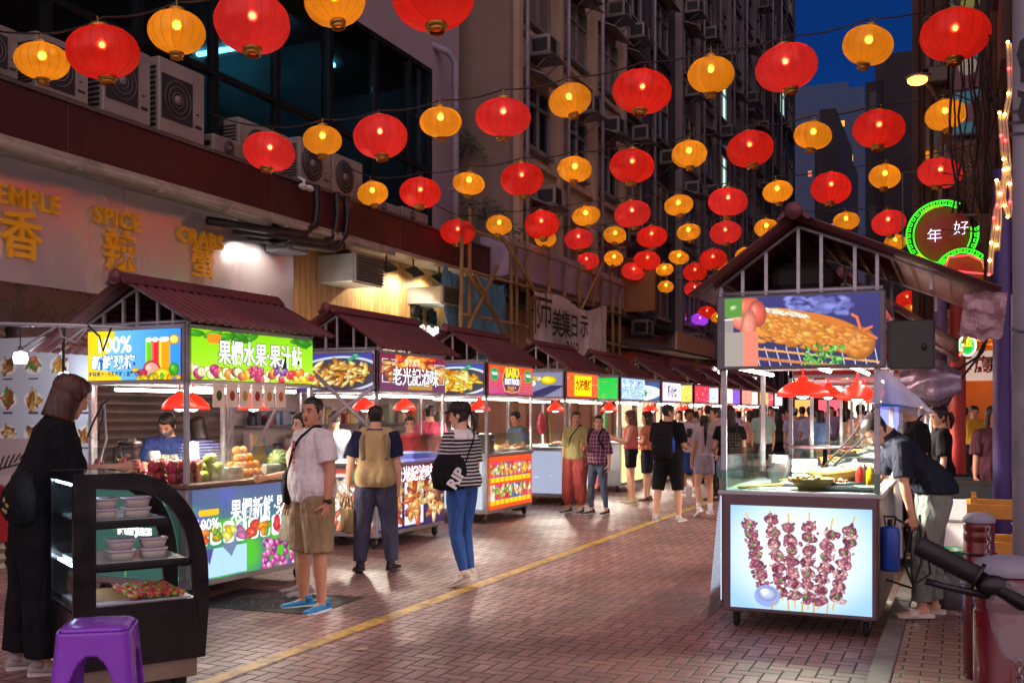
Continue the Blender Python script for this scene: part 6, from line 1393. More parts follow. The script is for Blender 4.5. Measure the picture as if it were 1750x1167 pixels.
far = [('woman in a lilac dress farther down the street', 1415, 800, 10, 1.62, '#a890b8', '#a890b8', 'long', 1), ('man in navy overalls near the far stalls', 1436, 796, 20, 1.72, '#1c1c34', '#1a1a2c', 'short', 0), ('man in dark clothes among the far crowd beside the right-hand stalls', 1449, 792, -20, 1.70, '#20203a', '#16161e', 'crop', 0),
       ('child with reddish hair and pink top behind the patterned backpack', 1268, 812, 170, 1.35, '#c890a0', '#5a5a70', 'bob', 1), ('distant man in a dark shirt left of the group in white', 1196, 806, 160, 1.70, '#3a2838', '#20202c', 'short', 0), ('distant woman in grey between the far stalls', 1232, 790, 20, 1.62, '#5a5264', '#2a2a3a', 'long', 1),
       ('distant man in a blue shirt near the end of the street', 1310, 782, 10, 1.72, '#3a4a80', '#22222c', 'short', 0), ('distant woman in a red top near the end of the street', 1345, 780, 190, 1.62, '#a02a3a', '#26263a', 'long', 1), ('distant man in a white shirt near the end of the street', 1275, 776, 0, 1.70, '#c0b8c0', '#30303c', 'short', 0), ('distant person in a yellow shirt near the end of the street', 1398, 778, 180, 1.68, '#b89030', '#26263a', 'short', 0), ('distant person in violet near the end of the street', 1425, 775, 30, 1.66, '#6a4a90', '#2a2a3a', 'bob', 1)]
for (lab, px, py, hv, H, c1, c2, hr, fm_) in far:
    person(lab, px, py, hv, H, dict(legR=((.03, .1, -1), (.0, -.1, -1)), legL=((.03, -.08, -1), (0, -.2, -1)), footL=(0, 12)), (F_(c1), .88, .022, .8, .02), ('pants', F_(c2), 1.9, .02, 1.0), hr, skin_='b', vox=.022, fem=bool(fm_), face=False, group=None)
_rn = random.Random(21); _cl = [('white', '#c8c0c8'), ('pink', '#d08898'), ('grey', '#77727c'), ('sky-blue', '#6a90c0'), ('lilac', '#b8a8d0'), ('cream', '#d8ccb0'), ('peach', '#e0a890'), ('mint', '#a8d0c0')]
_bt = [('blue denim', '#4a6a9a'), ('black bottoms', '#22222c'), ('khaki bottoms', '#a08a68'), ('grey bottoms', '#77747f')]
for k, (px, Y) in enumerate(((1160, 24), (1188, 26), (1210, 23), (1225, 28), (1246, 22), (1262, 27), (1281, 25), (1304, 22.5), (1318, 29), (1336, 26), (1371, 27), (1402, 23), (1420, 28), (1452, 24), (1470, 20), (1482, 27))):
    c_, b_ = _cl[k % 8], _bt[(k*3+k//8) % 4]; rr = ray(px); f_ = _rn.random() < .5
    person(f'distant {"woman" if f_ else "man"} in {c_[0]} top and {b_[0]}, {ORD[k]} from the left among distant walkers', px, 0, _rn.choice((0, 20, 180, 160, -20)), 1.62 if f_ else 1.73, dict(legR=((.03, .12, -1), (.0, -.1, -1)), legL=((.03, -.1, -1), (0, -.2, -1)), footL=(0, 12), armR=((.15, .1, -1), (0, .4, -1))), (F_(c_[1]), .88, .022, .8, .02), ('shorts' if k % 2 else 'pants', F_(b_[1]), .8 if k % 2 else 1.9, .02, 1.0), _rn.choice(('long', 'pony', 'bob')) if f_ else 'short', skin_='b', vox=.024, fem=f_, face=False, pos=(rr[0]/rr[1]*Y, Y, 0), group='distant walkers at the far end of the street')
# --- vendors
I = person('masked vendor in navy T-shirt and checked apron behind the fruit counter', 0, 0, 200, 1.62, dict(head=(-25, 22, 0), lean=14, armR=((.25, .5, -1), (-.2, 1, -.3)), armL=((.25, .5, -1), (-.2, 1, -.35))), (fabric('navy_tee', '#26366a'), .88, .022, .85, .02), ('pants', tee_b, 1.9, .02, 1.0), 'short', skin_='b', vox=.011, pos=atd(287, 705, 10.25), mask=M('mask_grey', '#6a6a70', .8))
t_ = MB(); F, T = I['F'], I['T']; rg = []
for z in (.5, .7, .9, 1.1, 1.3): rg.append([F(T((x_*(1 if z < 1.2 else .55), .17+.02*(1-abs(x_)*3)+dd, z))) for dd, xs in ((0, (-.15, -.05, .05, .15)), (-.03, (.15, .05, -.05, -.15))) for x_ in xs])
t_.loft(rg, True, False); t_.build('apron', fabric('apron_check', '#c8c0b0', plaid=((0, .04, .2, '#3a2a2a'), (2, .04, .2, '#3a2a2a'))), I['o'])
I = person('vendor in a striped navy shirt with back turned at the fruit stall', 0, 0, 40, 1.56, dict(head=(20, 10, 0), lean=10, armR=((.2, .3, -1), (-.1, 1, -.4))), (fabric('stripe_navy', '#343c6a', stripes=('#8a90b8', .03, .3)), .88, .025, .9, .02), ('pants', tee_b, 1.9, .02, 1.0), 'bob', skin_='b', fem=True, vox=.011, pos=atd(346, 705, 10.2))
I = person('seated vendor in a red shirt behind the stewed meat counter', 0, 0, 150, 1.55, dict(head=(35, 5, 0), armR=((.2, .4, -1), (-.3, 1, -.2))), (fabric('red_tee', '#b02a34'), .88, .025, .8, .02), ('pants', tee_b, 1.9, .02, 1.0), 'pony', skin_='b', fem=True, vox=.014, pos=atd(700, 705, 14.2)+Vector((0, 0, 0)))
I = person('worker with a pink apron back standing in the shop behind the second stall', 0, 0, 0, 1.72, dict(), (fabric('pink_apron', '#c04a60'), .85, .03, .8, .02), ('pants', tee_b, 1.9, .02, 1.0), 'crop', skin_='b', vox=.016, pos=atd(735, 705, 15.9))
I = person('vendor in a grey-blue printed T-shirt at the curry stall', 0, 0, 120, 1.62, dict(head=(10, 8, 0), lean=5, armR=((.2, .3, -1), (-.1, 1, -.3))), (fabric('slate_tee', '#48586c'), .88, .02, .7, .02), ('pants', tee_b, 1.9, .02, 1.0), 'short', skin_='a', vox=.014, pos=atd(886, 705, 17.0))
I = person('vendor with black hair bending behind the stewed meat stall glass', 0, 0, 200, 1.66, dict(head=(0, 25, 0), lean=20, armR=((.2, .4, -1), (-.1, 1, -.5))), (fabric('grey_tee', '#6a6a78'), .88, .02, .7, .02), ('pants', tee_b, 1.9, .02, 1.0), 'short', skin_='b', vox=.014, pos=atd(566, 705, 13.2))
# --- leaning man at the skewer cart
polo = fabric('polo_navy', '#141d2c', .8)
I = person('man in a navy polo, grey trousers and white slides bending into the skewer cart', 1596, 1052, 82, 1.72, dict(lean=40, head=(0, 22, 0), armR=((.05, .35, -1), (-.05, .85, -.9)), armL=((.14, -.02, -1), (.02, -.22, -1)), legR=((.06, -.02, -1), (.02, -.06, -1)), legL=((.06, .26, -1), (.02, .02, -1)), footR=(10, 0), curlR=.5, curlL=.9), (polo, .93, .022, .85, .03, 1.46, .04), ('pants', fabric('grey_trousers', '#7e8a84', .9, .7), 1.9, .032, 1.03), 'crop', skin_='b', shoes='#d8d4cc', sole='#d8d4cc', vox=.009, z0=.05, shoe_kind='slide', build=.96)
t_ = MB(); F, T = I['F'], I['T']; t_.loft([[F(T(q)) for q in ringpts(20, 0, -.012, z, rx, ry)] for z, rx, ry in ((1.44, .088, .078), (1.475, .068, .066), (1.495, .072, .07))]); t_.build('collar', polo, I['o'])
# --- leaning woman at the fridge (left)
I = person('woman with auburn bob hair all in black leaning on the display fridge', 60, 1146, -62, 1.86, dict(lean=17, head=(18, 4, 0), armR=((.1, .3, -1), (-.2, 1, -.15)), armL=((.12, .42, -.9), (-.35, .95, .1)), legR=((.04, .1, -1), (.02, .0, -1)), legL=((.05, -.06, -1), (.02, -.1, -1)), curlR=.8, curlL=.5), (fabric('black_knit', '#0e0f14', .9), .86, .028, .95, .03, 1.455, .05), ('pants', fabric('black_wide', '#0f1013', .9), 1.93, .045, 1.03, .015), 'bob', hairmat('hair_auburn', '#22110d', '#5a3420'), 'b', shoes='#9a9490', sole='#c8c4c0', fem=True, vox=.009)
def b_(o):
    mb = MB(); mb.loft([ringpts(20, 0, 0, z, w_, d_, 2.4) for z, w_, d_ in ((-.16, .06, .04), (-.13, .12, .07), (0, .14, .08), (.12, .11, .06), (.16, .07, .03))]); mb.build('bag_body', fabric('bag_black', '#121317'), o)
    mb = MB()
    for i in range(9): mb.lathe([(0, -.016), (.012, -.008), (.012, .008), (0, .016)], (-.1+.025*i, -.09+.01*math.sin(i*2), -.02-.03*(i % 3)), 8)
    mb.build('charm_chain', M('charm', '#8a7a50', .3, .8), o)
worn('shoulder_bag', 'black bag with hanging charms on the hip of the woman leaning on the fridge', 'bag', I, I['F'](I['T']((.19, -.08, 1.0))), None, b_)
# --- right background
person('man in a black shirt and dark cap behind the bending man', 1567, 0, 95, 1.72, dict(head=(0, 12, 0), lean=6), (tee_b, .88, .025, .9, .02), ('pants', fabric('dark_trousers', '#24242c'), 1.9, .02, 1.0), 'short', skin_='b', vox=.013, pos=atd(1566, 705, 10.4), z0=.05)
person('woman in a black T-shirt with tied hair behind the bending man', 1605, 0, 75, 1.62, dict(head=(20, 12, 0)), (tee_b, .88, .025, .9, .02), ('pants', fabric('dark_trousers', '#24242c'), 1.9, .02, 1.0), 'pony', skin_='b', fem=True, vox=.013, pos=atd(1606, 705, 11.2), z0=.05, lens=.6)
person('man in a yellow shirt standing under the orange light', 1664, 0, 160, 1.68, dict(head=(20, 10, 0)), (fabric('yellow_shirt', '#c89a28'), .95, .02, 1.5, .02), ('pants', tee_b, 1.9, .02, 1.0), 'short', skin_='a', vox=.018, pos=atd(1664, 705, 19.5), z0=.05)
person('person in a white shirt with back turned under the orange light', 1648, 0, 20, 1.66, dict(), (fabric('white_shirt', '#c8b8a0'), .9, .02, 1.0, .02), ('pants', tee_b, 1.9, .02, 1.0), 'short', skin_='b', vox=.018, pos=atd(1646, 705, 20.5), z0=.05)
I = person('woman in a loose maroon printed T-shirt standing with a green can', 1698, 0, 182, 1.62, dict(head=(0, 8, 0), armR=((.22, .1, -1), (.15, .2, -1)), armL=((.15, 0, -1), (.1, .1, -1))), (fabric('maroon_tee', '#5c3440'), .80, .035, .95, .05, 1.45, .06), ('pants', tee_b, 1.9, .02, 1.0), 'long', skin_='a', fem=True, vox=.013, pos=atd(1698, 705, 11.6), z0=.05, lens=.5)
mb = MB(); mb.tube([(.05*math.cos(a), 0, .05*math.sin(a)) for a in [i*PI/8 for i in range(14)]], .006, 5); mb.build('shirt_print', M('print_pale', '#b0a0a8', .9), I['o'], I['F'](I['T']((0, .185, 1.15))))
sh, el, wr, d1, d2 = I['J']['armR']; c = Vector(I['F'](wr+d2*.11))
def b_(o): mb = MB(); mb.lathe([(0, -.06), (.03, -.06), (.033, -.05), (.033, .05), (.026, .06), (0, .06)], (0, 0, 0), 14, (.6, .4, 0)); mb.build('can_body', M('can_green', '#3ab060', .3, .2), o); mb = MB(); mb.lathe([(0, 0), (.024, 0), (.024, .004), (0, .004)], tuple(Vector((.6, .4, 0)).normalized()*.061), 12, (.6, .4, 0)); mb.build('lid', steel, o)
worn('drink_can', 'green drink can in the hand of the woman in maroon', 'can', I, c, None, b_)
# ================================================================ props, left
def cam2w(r_, d, z=0.): return Vector((r_*ct-d*st, r_*st+d*ct, z))
# display fridge
FO = cam2w(-2.40, 5.6); o = thing('display_fridge', 'curved black glass display fridge with skewers and tubs beside the purple stool', 'display fridge', FO, TH+R(35))
FW, FL, FH = .75, .62, 1.26
def prof(k=0.):
    pts = [(0+k, .17), (0+k, FH-k)]; pts += [(.30, FH-k)]
    for i in range(1, 13):
        a = PI/2*i/12; pts.append((.30+(FW-.30-k)*math.sin(a)**1.05, .60+(FH-k-.60)*math.cos(a)**.85))
    pts += [(FW-k, .45), (FW-k-.02, .17)]; return pts
ch = [M('fridge_black', '#0d0d10', .18, 0, .1, 5, coat=.3), steel, M('fridge_white_in', '#c9ccd0', .4)]
outer = prof()
# end frames with three cut-outs: build as strips (outer band + shelves bars)
def band(y0, y1, b=.085):
    mb = MB(); inn = []
    cx, cz = .36, .70
    for (x, z) in outer: inn.append((min(max(x, b+.03), FW-b) if x < .2 or x > .5 else x, z))
    inn2 = []
    for (x, z) in outer:
        dx, dz = cx-x, cz-z; l = math.hypot(dx, dz); inn2.append((x+dx/l*b*1.15, z+dz/l*b*1.15))
    inn2 = [(max(x, .12), max(z, .52)) for x, z in inn2]
    n = len(outer); vs = []; fs = []
    for yy in (y0, y1):
        vs += [(x, yy, z) for x, z in outer]+[(x, yy, z) for x, z in inn2]
    for i in range(n):
        j = (i+1) % n
        fs.append((i, j, n+j, n+i)); fs.append((2*n+i, 3*n+i, 3*n+j, 2*n+j)); fs.append((i, 2*n+i, 2*n+j, j)); fs.append((n+i, n+j, 3*n+j, 3*n+i))
    mb.add(vs, fs); return mb, inn2
for yy in (0, FL-.03):
    mb, inn2 = band(yy, yy+.03); mb.build('end_frame', ch[0], o)
mb = MB(); mb.b2((.0, .031, .17), (FW-.03, FL-.031, .50), .01); mb.b2((0, .031, FH-.05), (.31, FL-.031, FH-.002)); mb.build('cabinet', ch[0], o)
mb = MB(); mb.b2((.02, .02, .06), (FW-.06, FL-.02, .17), .005); mb.build('base', M('fridge_base', '#8f8270', .4, .4, .2, 4, dirt=.3), o)
for i, (z, x1) in enumerate(((.76, .62), (1.0, .50))):
    mb = MB(); mb.b2((.06, .02, z-.015), (x1, FL-.02, z)); mb.build('shelf', M('shelf_glass', '#a8b8b8', .15), o)
    mb = MB(); mb.b2((.1, -.004, z-.05), (x1+.03, .0295, z-.002), .012); mb.build('shelf_edge', ch[0], o)
mb = MB(); mb.b2((.06, .035, .501), (FW-.06, FL-.035, .515)); mb.build('tray_floor', steel, o)
mb = MB(); cpts = outer[2:-1]
rg = [[(x+.004, .03, z+.004), (x+.004, FL-.03, z+.004)] for x, z in cpts]
mb.add([p for q in rg for p in q], [(2*i, 2*i+1, 2*i+3, 2*i+2) for i in range(len(cpts)-1)], True); mb.build('curved_glass', glassmat('fridge_glass', '#eef6f4', .04), o)
mb = MB(); mb.b2((.004, .04, .52), (.008, FL-.04, FH-.06)); mb.build('rear_door', glassmat('fridge_glass', '#eef6f4', .04), o)
mb = MB(); mb.b2((.02, .06, FH-.07), (.05, FL-.06, FH-.052)); mb.build('strip_light', EM('fridge_led', '#d8e4ff', 22), o)
mb = MB(); mb.b2((.03, .06, .73), (.05, FL-.06, .742)); mb.build('strip_light', EM('fridge_led', '#d8e4ff', 22), o)
mb = MB(); mb.b2((.1, -.006, .2), (.62, -.001, .46)); mb.build('lower_door', ch[0], o)
mb = MB()
for x in (.1, .6): mb.lathe([(0, -.03), (.04, -.025), (.04, .025), (0, .03)], (x, .08, .04), 12, (0, 1, 0))
mb.build('castors', rubber, o)
fr_rz = TH+R(35); fm = Matrix.Rotation(fr_rz, 3, 'Z')
def fpos(x, y, z): return FO+fm @ Vector((x, y, z))
# tubs
tub0 = None; tubm = M('tub_clear', '#c8ccc8', .25, alpha=.75); 
for k, (x, y, z, lab) in enumerate(((.18, .1, 1.0, 'lidded plastic tub at the left front of the top fridge shelf'), (.36, .1, 1.0, 'lidded plastic tub at the right front of the top fridge shelf'), (.18, .1, 1.06, 'upper tub of the left stack on the top fridge shelf'), (.36, .1, 1.06, 'upper tub of the right stack on the top fridge shelf'),
        (.28, .12, .76, 'lidded tub on the middle fridge shelf, left'), (.46, .12, .76, 'lidded tub on the middle fridge shelf, right'), (.28, .12, .82, 'upper tub of the left stack on the middle fridge shelf'), (.46, .12, .82, 'upper tub of the right stack on the middle fridge shelf'))):
    if tub0 is None:
        t0 = thing('food_tub', lab, 'tub', fpos(x, y, z+.001), fr_rz, 'plastic tubs in the display fridge'); mb = MB(); mb.loft([ringpts(20, 0, 0, zz, a, b_, 4) for zz, a, b_ in ((0, .062, .048), (.048, .075, .06))]); mb.build('tub', M('tub_body', '#b9b8a8', .35), t0)
        mb = MB(); mb.loft([ringpts(20, 0, 0, zz, a, b_, 4) for zz, a, b_ in ((.048, .08, .065), (.057, .08, .065))]); mb.build('lid', M('tub_lid', '#c8c0d4', .25), t0); tub0 = t0
    else: dup(tub0, fpos(x, y, z+.001), label=lab)
rn = random.Random(9); o2 = thing('skewer_tray', 'tray of candied fruit skewers at the bottom of the display fridge', 'tray', fpos(.36, .24, .516), fr_rz)
mb = MB(); mb.b2((-.27, -.2, 0), (.3, .28, .012), .004); mb.build('tray', steel, o2)
for cl in ('#a8262a', '#8aa030', '#c85a4a'):
    mb = MB()
    for i in range(16):
        yy = -.18+i*.028; 
        for q in range(7):
            if rn.random() < .45: mb.ell((-.02+q*.045+rn.uniform(-.008, .008), yy, .03+.01*rn.random()), (.02, .014, .016), 8, 5)
    mb.build('candied_fruit', M('candy'+cl, cl, .15, 0, .2, 30), o2)
mb = MB()
for i in range(16): mb.tube([(-.26, -.18+i*.028, .028), (.28, -.18+i*.028, .03)], .003, 5)
mb.build('sticks', bamboo, o2)
# purple stool
SP = cam2w(-1.98, 4.9); o = thing('plastic_stool', 'shiny purple plastic stool in front of the display fridge', 'stool', SP, TH+R(12))
N = 176; lv = [i/48 for i in range(49)]; vs = []; fs = []
def sq(a, r_, e=5.0): c_, s_ = math.cos(a), math.sin(a); k = (abs(c_)**e+abs(s_)**e)**(-1/e); return (c_*k*r_, s_*k*r_)
for t_ in lv:
    z = .60-.02-t_*.58; r_ = .155+.06*t_**1.1
    for k in range(N): x, y = sq(2*PI*k/N, r_, 7-2*t_); vs.append((x, y, z))
for j in range(48):
    for k in range(N):
        a = 2*PI*(k+.5)/N; x, y = sq(a, 1, 6); u = min(abs(x), abs(y)) ; t_ = (j+.5)/48
        w_ = .60*(1-max(0, (.48-t_)/.30)**2)**.5 if t_ > .18 else 0
        if t_ > .18 and u < w_*.93: continue
        fs.append((j*N+k, j*N+(k+1) % N, (j+1)*N+(k+1) % N, (j+1)*N+k))
top = []
for r_, z in ((.155, .58), (.152, .592), (.140, .60), (.1, .603), (.05, .602), (.015, .601)):
    top.append([(*sq(2*PI*k/N, r_, 6 if r_ > .1 else 3), z) for k in range(N)])
mb = MB(); mb.add(vs, fs, True); so = mb.build('legs', M('purple_plastic', '#8c40cc', .25, 0, .06, 5, coat=.3), o); md = so.modifiers.new('s', 'SOLIDIFY'); md.thickness = .012; md.offset = 1
mb = MB(); mb.loft(top); mb.build('seat', MATS['purple_plastic'], o)
# menu board + bulbs
p = Pic(190, 220, '#c4d2dc', 31)
for i in range(4):
    for j in range(3):
        x, y = .14+i*.26, .82-j*.21; 
        if j == 0 and i > 2: continue
        p.ell(x, y, .085, .055, '#f0f0ea', 0, 0); p.food((x-.055, y-.045, x+.055, y+.045), [['#b8884a', '#e0c080', '#7a4a2a'], ['#c84a30', '#e88a60', '#70a040'], ['#d8a850', '#f0e0a0', '#a06a30']][(i+j) % 3], 22, .02, 2.5, hi=.2); p.rect((x-.05, y-.085, x+.05, y-.075), '#4a4a52')
for i in range(14): a = i*.45; p.line(.62+.08*math.cos(a), .93+.03*math.sin(a*1.3), .62+.08*math.cos(a+.7), .93+.03*math.sin(a*1.3+.9), .004, '#5a6068')
o = thing('menu_board', 'pale menu board of round dish photos on the far left behind the leaning woman', 'menu board', (-8.98, 7.45, .75))
p.mesh('printed_face', 1.34, 1.6, vcmat('printed', 0), o, (.67, -.022, .8), FACE['-y']); mb = MB(); mb.b2((0, -.02, 0), (1.34, .02, 1.6)); mb.build('panel', white_pl, o)
p = Pic(110, 100, '#b8a8a8', 33); p.poly([(0, .6), (.8, .72), (1, .5), (1, 0), (0, 0)], '#c9bcbc'); p.ell(.15, .15, .42, .42, '#8a1a22', 0, 0); p.ell(.15, .15, .3, .3, '#b02a30', 0, 0)
for i in range(9): p.line(.05+i*.07, .62+.03*i, .12+i*.07, .8+.01*i, .012, '#202822'); p.line(.0, .66, .7, .8, .01, '#202822')
p.rect((.0, .2, .12, .3), '#e8dcd8'); p.rect((0, .05, .1, .12), '#e8dcd8')
o = thing('lower_poster', 'pale poster with dark crayfish outline and red disc under the menu board', 'poster', (-8.75, 7.15, .35)); p.mesh('printed_face', 1.0, 1.0, vcmat('printed', 0), o, (.5, -.022, .5), FACE['-y']); mb = MB(); mb.b2((0, -.02, 0), (1.0, .01, 1.0)); mb.build('panel', white_pl, o)
for k, (px, py, d) in enumerate(((35, 612, 9.0), (107, 682, 9.0), (110, 646, 9.6))):
    c = atd(px, py, d); o = thing('hanging_bulb', ('bright hanging bulb at the far left edge below the crab sign', 'bright hanging bulb just left of the leaning woman’s head', 'small bright bulb above the menu board')[k], 'bulb', c, 0, 'bulbs hung before the menu board')
    mb = MB(); mb.lathe([(0, -.05), (.05, -.045), (.06, 0), (.05, .045), (.02, .055)], (0, 0, 0), 14); mb.build('bulb', EM('menu_bulb', '#eef2ff', 22), o); mb = MB(); mb.cyl((0, 0, .055), (0, 0, .1), .022, .02); mb.cyl((0, 0, .1), (0, 0, 2.44-c.z), .006, None, 6); mb.build('cord', blackpl, o)
mb = MB(); mb.tube([atd(-40, 553, 8.4), atd(110, 556, 8.5), atd(228, 561, 8.5)], .018, 8); tag(mb.build('crossbar', steel, None), 'thin steel crossbar with looped cables left of the juice stall', 'bar')
for k, pts in enumerate((((30, 600), (60, 580), (100, 556), (105, 575), (130, 585), (150, 560)), ((110, 560), (108, 640)), ((150, 556), (170, 575), (176, 600), (190, 560)), ((190, 680), (175, 690), (160, 720), (150, 745), (168, 752), (176, 700)), ((178, 690), (180, 720), (182, 750), (170, 790), (160, 800)))):
    mb = MB(); mb.tube([atd(x, y, 8.35+k*.03) for x, y in pts], .009, 6); tag(mb.build('loose_cable', M('cable_grey', '#9a98a0', .5) if k in (0, 4) else M('cable_dark', '#15151a'), None), ('pale cable draped over the crossbar left of the juice stall', 'straight drop cable by the menu board bulb', 'dark cable looped over the yellow corner of the juice sign', 'black hose curling beside the leaning woman', 'pale cable hanging by the juice stall post')[k], 'cable')
# ---- fruit stall goods
def onctr(px, X, z=1.008): q = onX(px, 800, X); return Vector((X, q.y, z))
def fruit(name, base, lab, n, spots, grp, mat, rad, shape=(1, 1, 1), extra=None, cat=None):
    first = None
    for i, (x, y, z) in enumerate(spots):
        l_ = lab
        if first is None:
            if extra is None:
                mb = MB(); mb.ell((0, 0, 0), (rad*shape[0], rad*shape[1], rad*shape[2]), 16, 10); first = mb.build(name, mat); tag(first, l_, cat or name, grp)
                mb2 = None
            else: first = extra(l_, grp)
            first.location = (x, y, z); first.rotation_euler = (random.random()*3, random.random()*3, random.random()*3) if extra is None else (0, 0, random.random()*6)
        else:
            c = dup(first, (x, y, z), random.random()*6); c['label'] = l_
            if extra is None: c.rotation_euler = (random.random()*3, random.random()*3, random.random()*3)
c = onctr(428, -5.98); sp_ = []; r_ = .041
for lay in range(4):
    m_ = 5-lay
    for i in range(m_):
        for j in range(3-min(lay, 2)): sp_.append((c.x-(j+lay*.5)*.08, c.y+(i-(m_-1)/2)*.083, c.z+r_+lay*.066))
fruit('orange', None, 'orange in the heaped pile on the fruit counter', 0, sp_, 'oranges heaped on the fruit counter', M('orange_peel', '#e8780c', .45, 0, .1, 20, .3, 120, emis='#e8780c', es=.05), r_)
def dragon(l_, g):
    o = thing('dragon_fruit', l_, 'dragon fruit', (0, 0, 0), 0, g); mb = MB(); mb.ell((0, 0, 0), (.05, .045, .065), 14, 9); mb.build('flesh', M('dragon_pink', '#a02348', .5, 0, .2, 14, .3, 40), o)
    mb = MB(); rn = random.Random(3)
    for i in range(16):
        a = i*2.4; z = -.05+.1*i/15; r2 = .048*math.sqrt(max(0, 1-(z/.068)**2)); d = Vector((math.cos(a), math.sin(a), .8)); p0 = Vector((math.cos(a)*r2, math.sin(a)*r2, z)); s_ = Vector((-math.sin(a), math.cos(a), 0))*.011
        mb.add([p0-s_, p0+s_, p0+d*.035], [(0, 1, 2)])
    mb.build('scales', M('dragon_green', '#a8a038', .5, 0, .3, 20), o); return o
sp_ = []
rn = random.Random(6)
for i in range(24):
    lay = 0 if i < 14 else 1; t_ = (i % 14)/13 if lay == 0 else ((i-14)+.5)/10
    c = onctr(lerp(258, 340, t_), -5.97-(.09 if i % 2 else 0)-(.2*(1-t_) if t_ < .4 else 0)); sp_.append((c.x, c.y, c.z+.05+lay*.085))
for i in range(12): sp_.append((-6.12-.075*i, 6.72+rn.uniform(-.01, .08), 1.06+(.08 if i % 3 == 1 else 0)))
fruit('dragon_fruit', None, 'dragon fruit among the heap at the corner of the fruit counter', 0, sp_, 'dragon fruits heaped on the fruit counter', None, .05, extra=dragon)
sp_ = []
for lay, ns in ((0, 6), (1, 4), (2, 2)):
    for i in range(ns): c = onctr(lerp(346, 388, (i+.5+lay*.5)/6.2), -5.96-(.08 if (i+lay) % 2 else 0)); sp_.append((c.x, c.y, c.z+.045+lay*.07))
fruit('guava', None, 'green guava in the small heap between dragon fruits and oranges', 0, sp_, 'green guavas on the fruit counter', M('guava_green', '#9aa83a', .4, 0, .12, 10), .045, (1, 1, 1.1))
c = onctr(478, -6.15); m, t, b = newmat('watermelon_rind'); v = t.obj(); sp = t.n('ShaderNodeSeparateXYZ'); t.L.new(v, sp.inputs[0]); a = t.m('ARCTAN2', sp.outputs[1], sp.outputs[0]); s_ = t.m('SINE', t.m('ADD', t.m('MULTIPLY', a, 11), t.m('MULTIPLY', t.noise(14, 3, v), 5)))
t.L.new(t.mix(t.rng(s_, -.1, .5), (.28, .36, .12), (.02, .07, .02)), b.inputs['Base Color']); b.inputs['Roughness'].default_value = .35
mb = MB(); mb.ell((0, 0, 0), (.115, .115, .125), 24, 14); tag(mb.build('watermelon', m, None, (c.x, c.y, c.z+.12), (R(80), 0, R(20))), 'striped green watermelon at the right end of the fruit counter', 'watermelon')
for k, (px, X, lab) in enumerate(((404, -5.9, 'white price box between guavas and oranges'), (468, -5.9, 'white price box at the right end by the watermelon'))):
    c = onctr(px, X); o = thing('price_box', lab, 'price box', c); mb = MB(); mb.b2((-.06, -.11, 0), (0, .11, .11), .004); mb.build('box', M('box_white', '#c8ccd0', .5), o); text('lettering', 'A 級鮮果', .045, M('ink_grey', '#5a6a8a', .6), o, (.002, 0, .06), FACE['+x'])
# blender, kettle, cups
c = atd(222, 800, 8.95); c.z = 1.008; o = thing('blender', 'jug blender with red juice and black lid at the left end of the fruit counter', 'blender', c, TH)
mb = MB(); mb.loft([ringpts(16, 0, 0, z, a, a, 4) for z, a in ((0, .09), (.08, .08), (.1, .06))]); mb.build('motor_base', blackpl, o)
mb = MB(); mb.loft([ringpts(16, 0, 0, z, a, a, 4) for z, a in ((.1, .06), (.18, .07), (.31, .085))], False); mb.build('jug', glassmat('jug_glass', '#cfd6da', .15), o)
mb = MB(); mb.loft([ringpts(16, 0, 0, z, a, a, 4) for z, a in ((.105, .055), (.18, .064))]); mb.build('juice', M('juice_red', '#8a2238', .2), o)
mb = MB(); mb.loft([ringpts(16, 0, 0, z, a, a, 4) for z, a in ((.31, .09), (.34, .088), (.345, .05), (.37, .045))]); mb.tube([(-.08, 0, .3), (-.14, 0, .29), (-.14, 0, .16), (-.07, 0, .14)], .012, 8); mb.build('lid', blackpl, o)
c = atd(268, 800, 9.1); c.z = 1.008; o = thing('steel_kettle', 'steel canister on a round pot behind the dragon fruits', 'pot', c); mb = MB(); mb.lathe([(0, 0), (.14, 0), (.15, .06), (.14, .09), (0, .1)], (0, 0, 0), 24); mb.build('pot', steel_dk, o); mb = MB(); mb.lathe([(0, .1), (.05, .1), (.05, .24), (.04, .25), (0, .25)], (-.03, 0, 0), 18); mb.build('canister', steel, o)
c = atd(331, 800, 9.1); c.z = 1.008; o = thing('cup_stack', 'stack of white plastic cups behind the stall post', 'cups', c); mb = MB(); mb.lathe([(0, 0), (.038, 0), (.05, .16), (.052, .17), (.04, .33), (0, .33)], (0, 0, 0), 18); mb.lathe([(0, 0), (.038, 0), (.05, .12), (0, .12)], (.11, .03, 0), 18); mb.build('cup', white_pl, o)
o = thing('scissor_rack', 'folded steel scaffold tubes stacked behind the fruit stall', 'frame', (0, 0, 0)); mb = MB()
for a, b_ in (((395, 640), (480, 640)), ((400, 700), (500, 700)), ((395, 645), (395, 800)), ((420, 645), (490, 700)), ((500, 640), (425, 790)), ((540, 640), (660, 760)), ((560, 720), (640, 660)), ((380, 800), (400, 710))): mb.tube([atd(*a, 10.9), atd(*b_, 10.9)], .022, 8)
mb.build('tubes', steel, o)
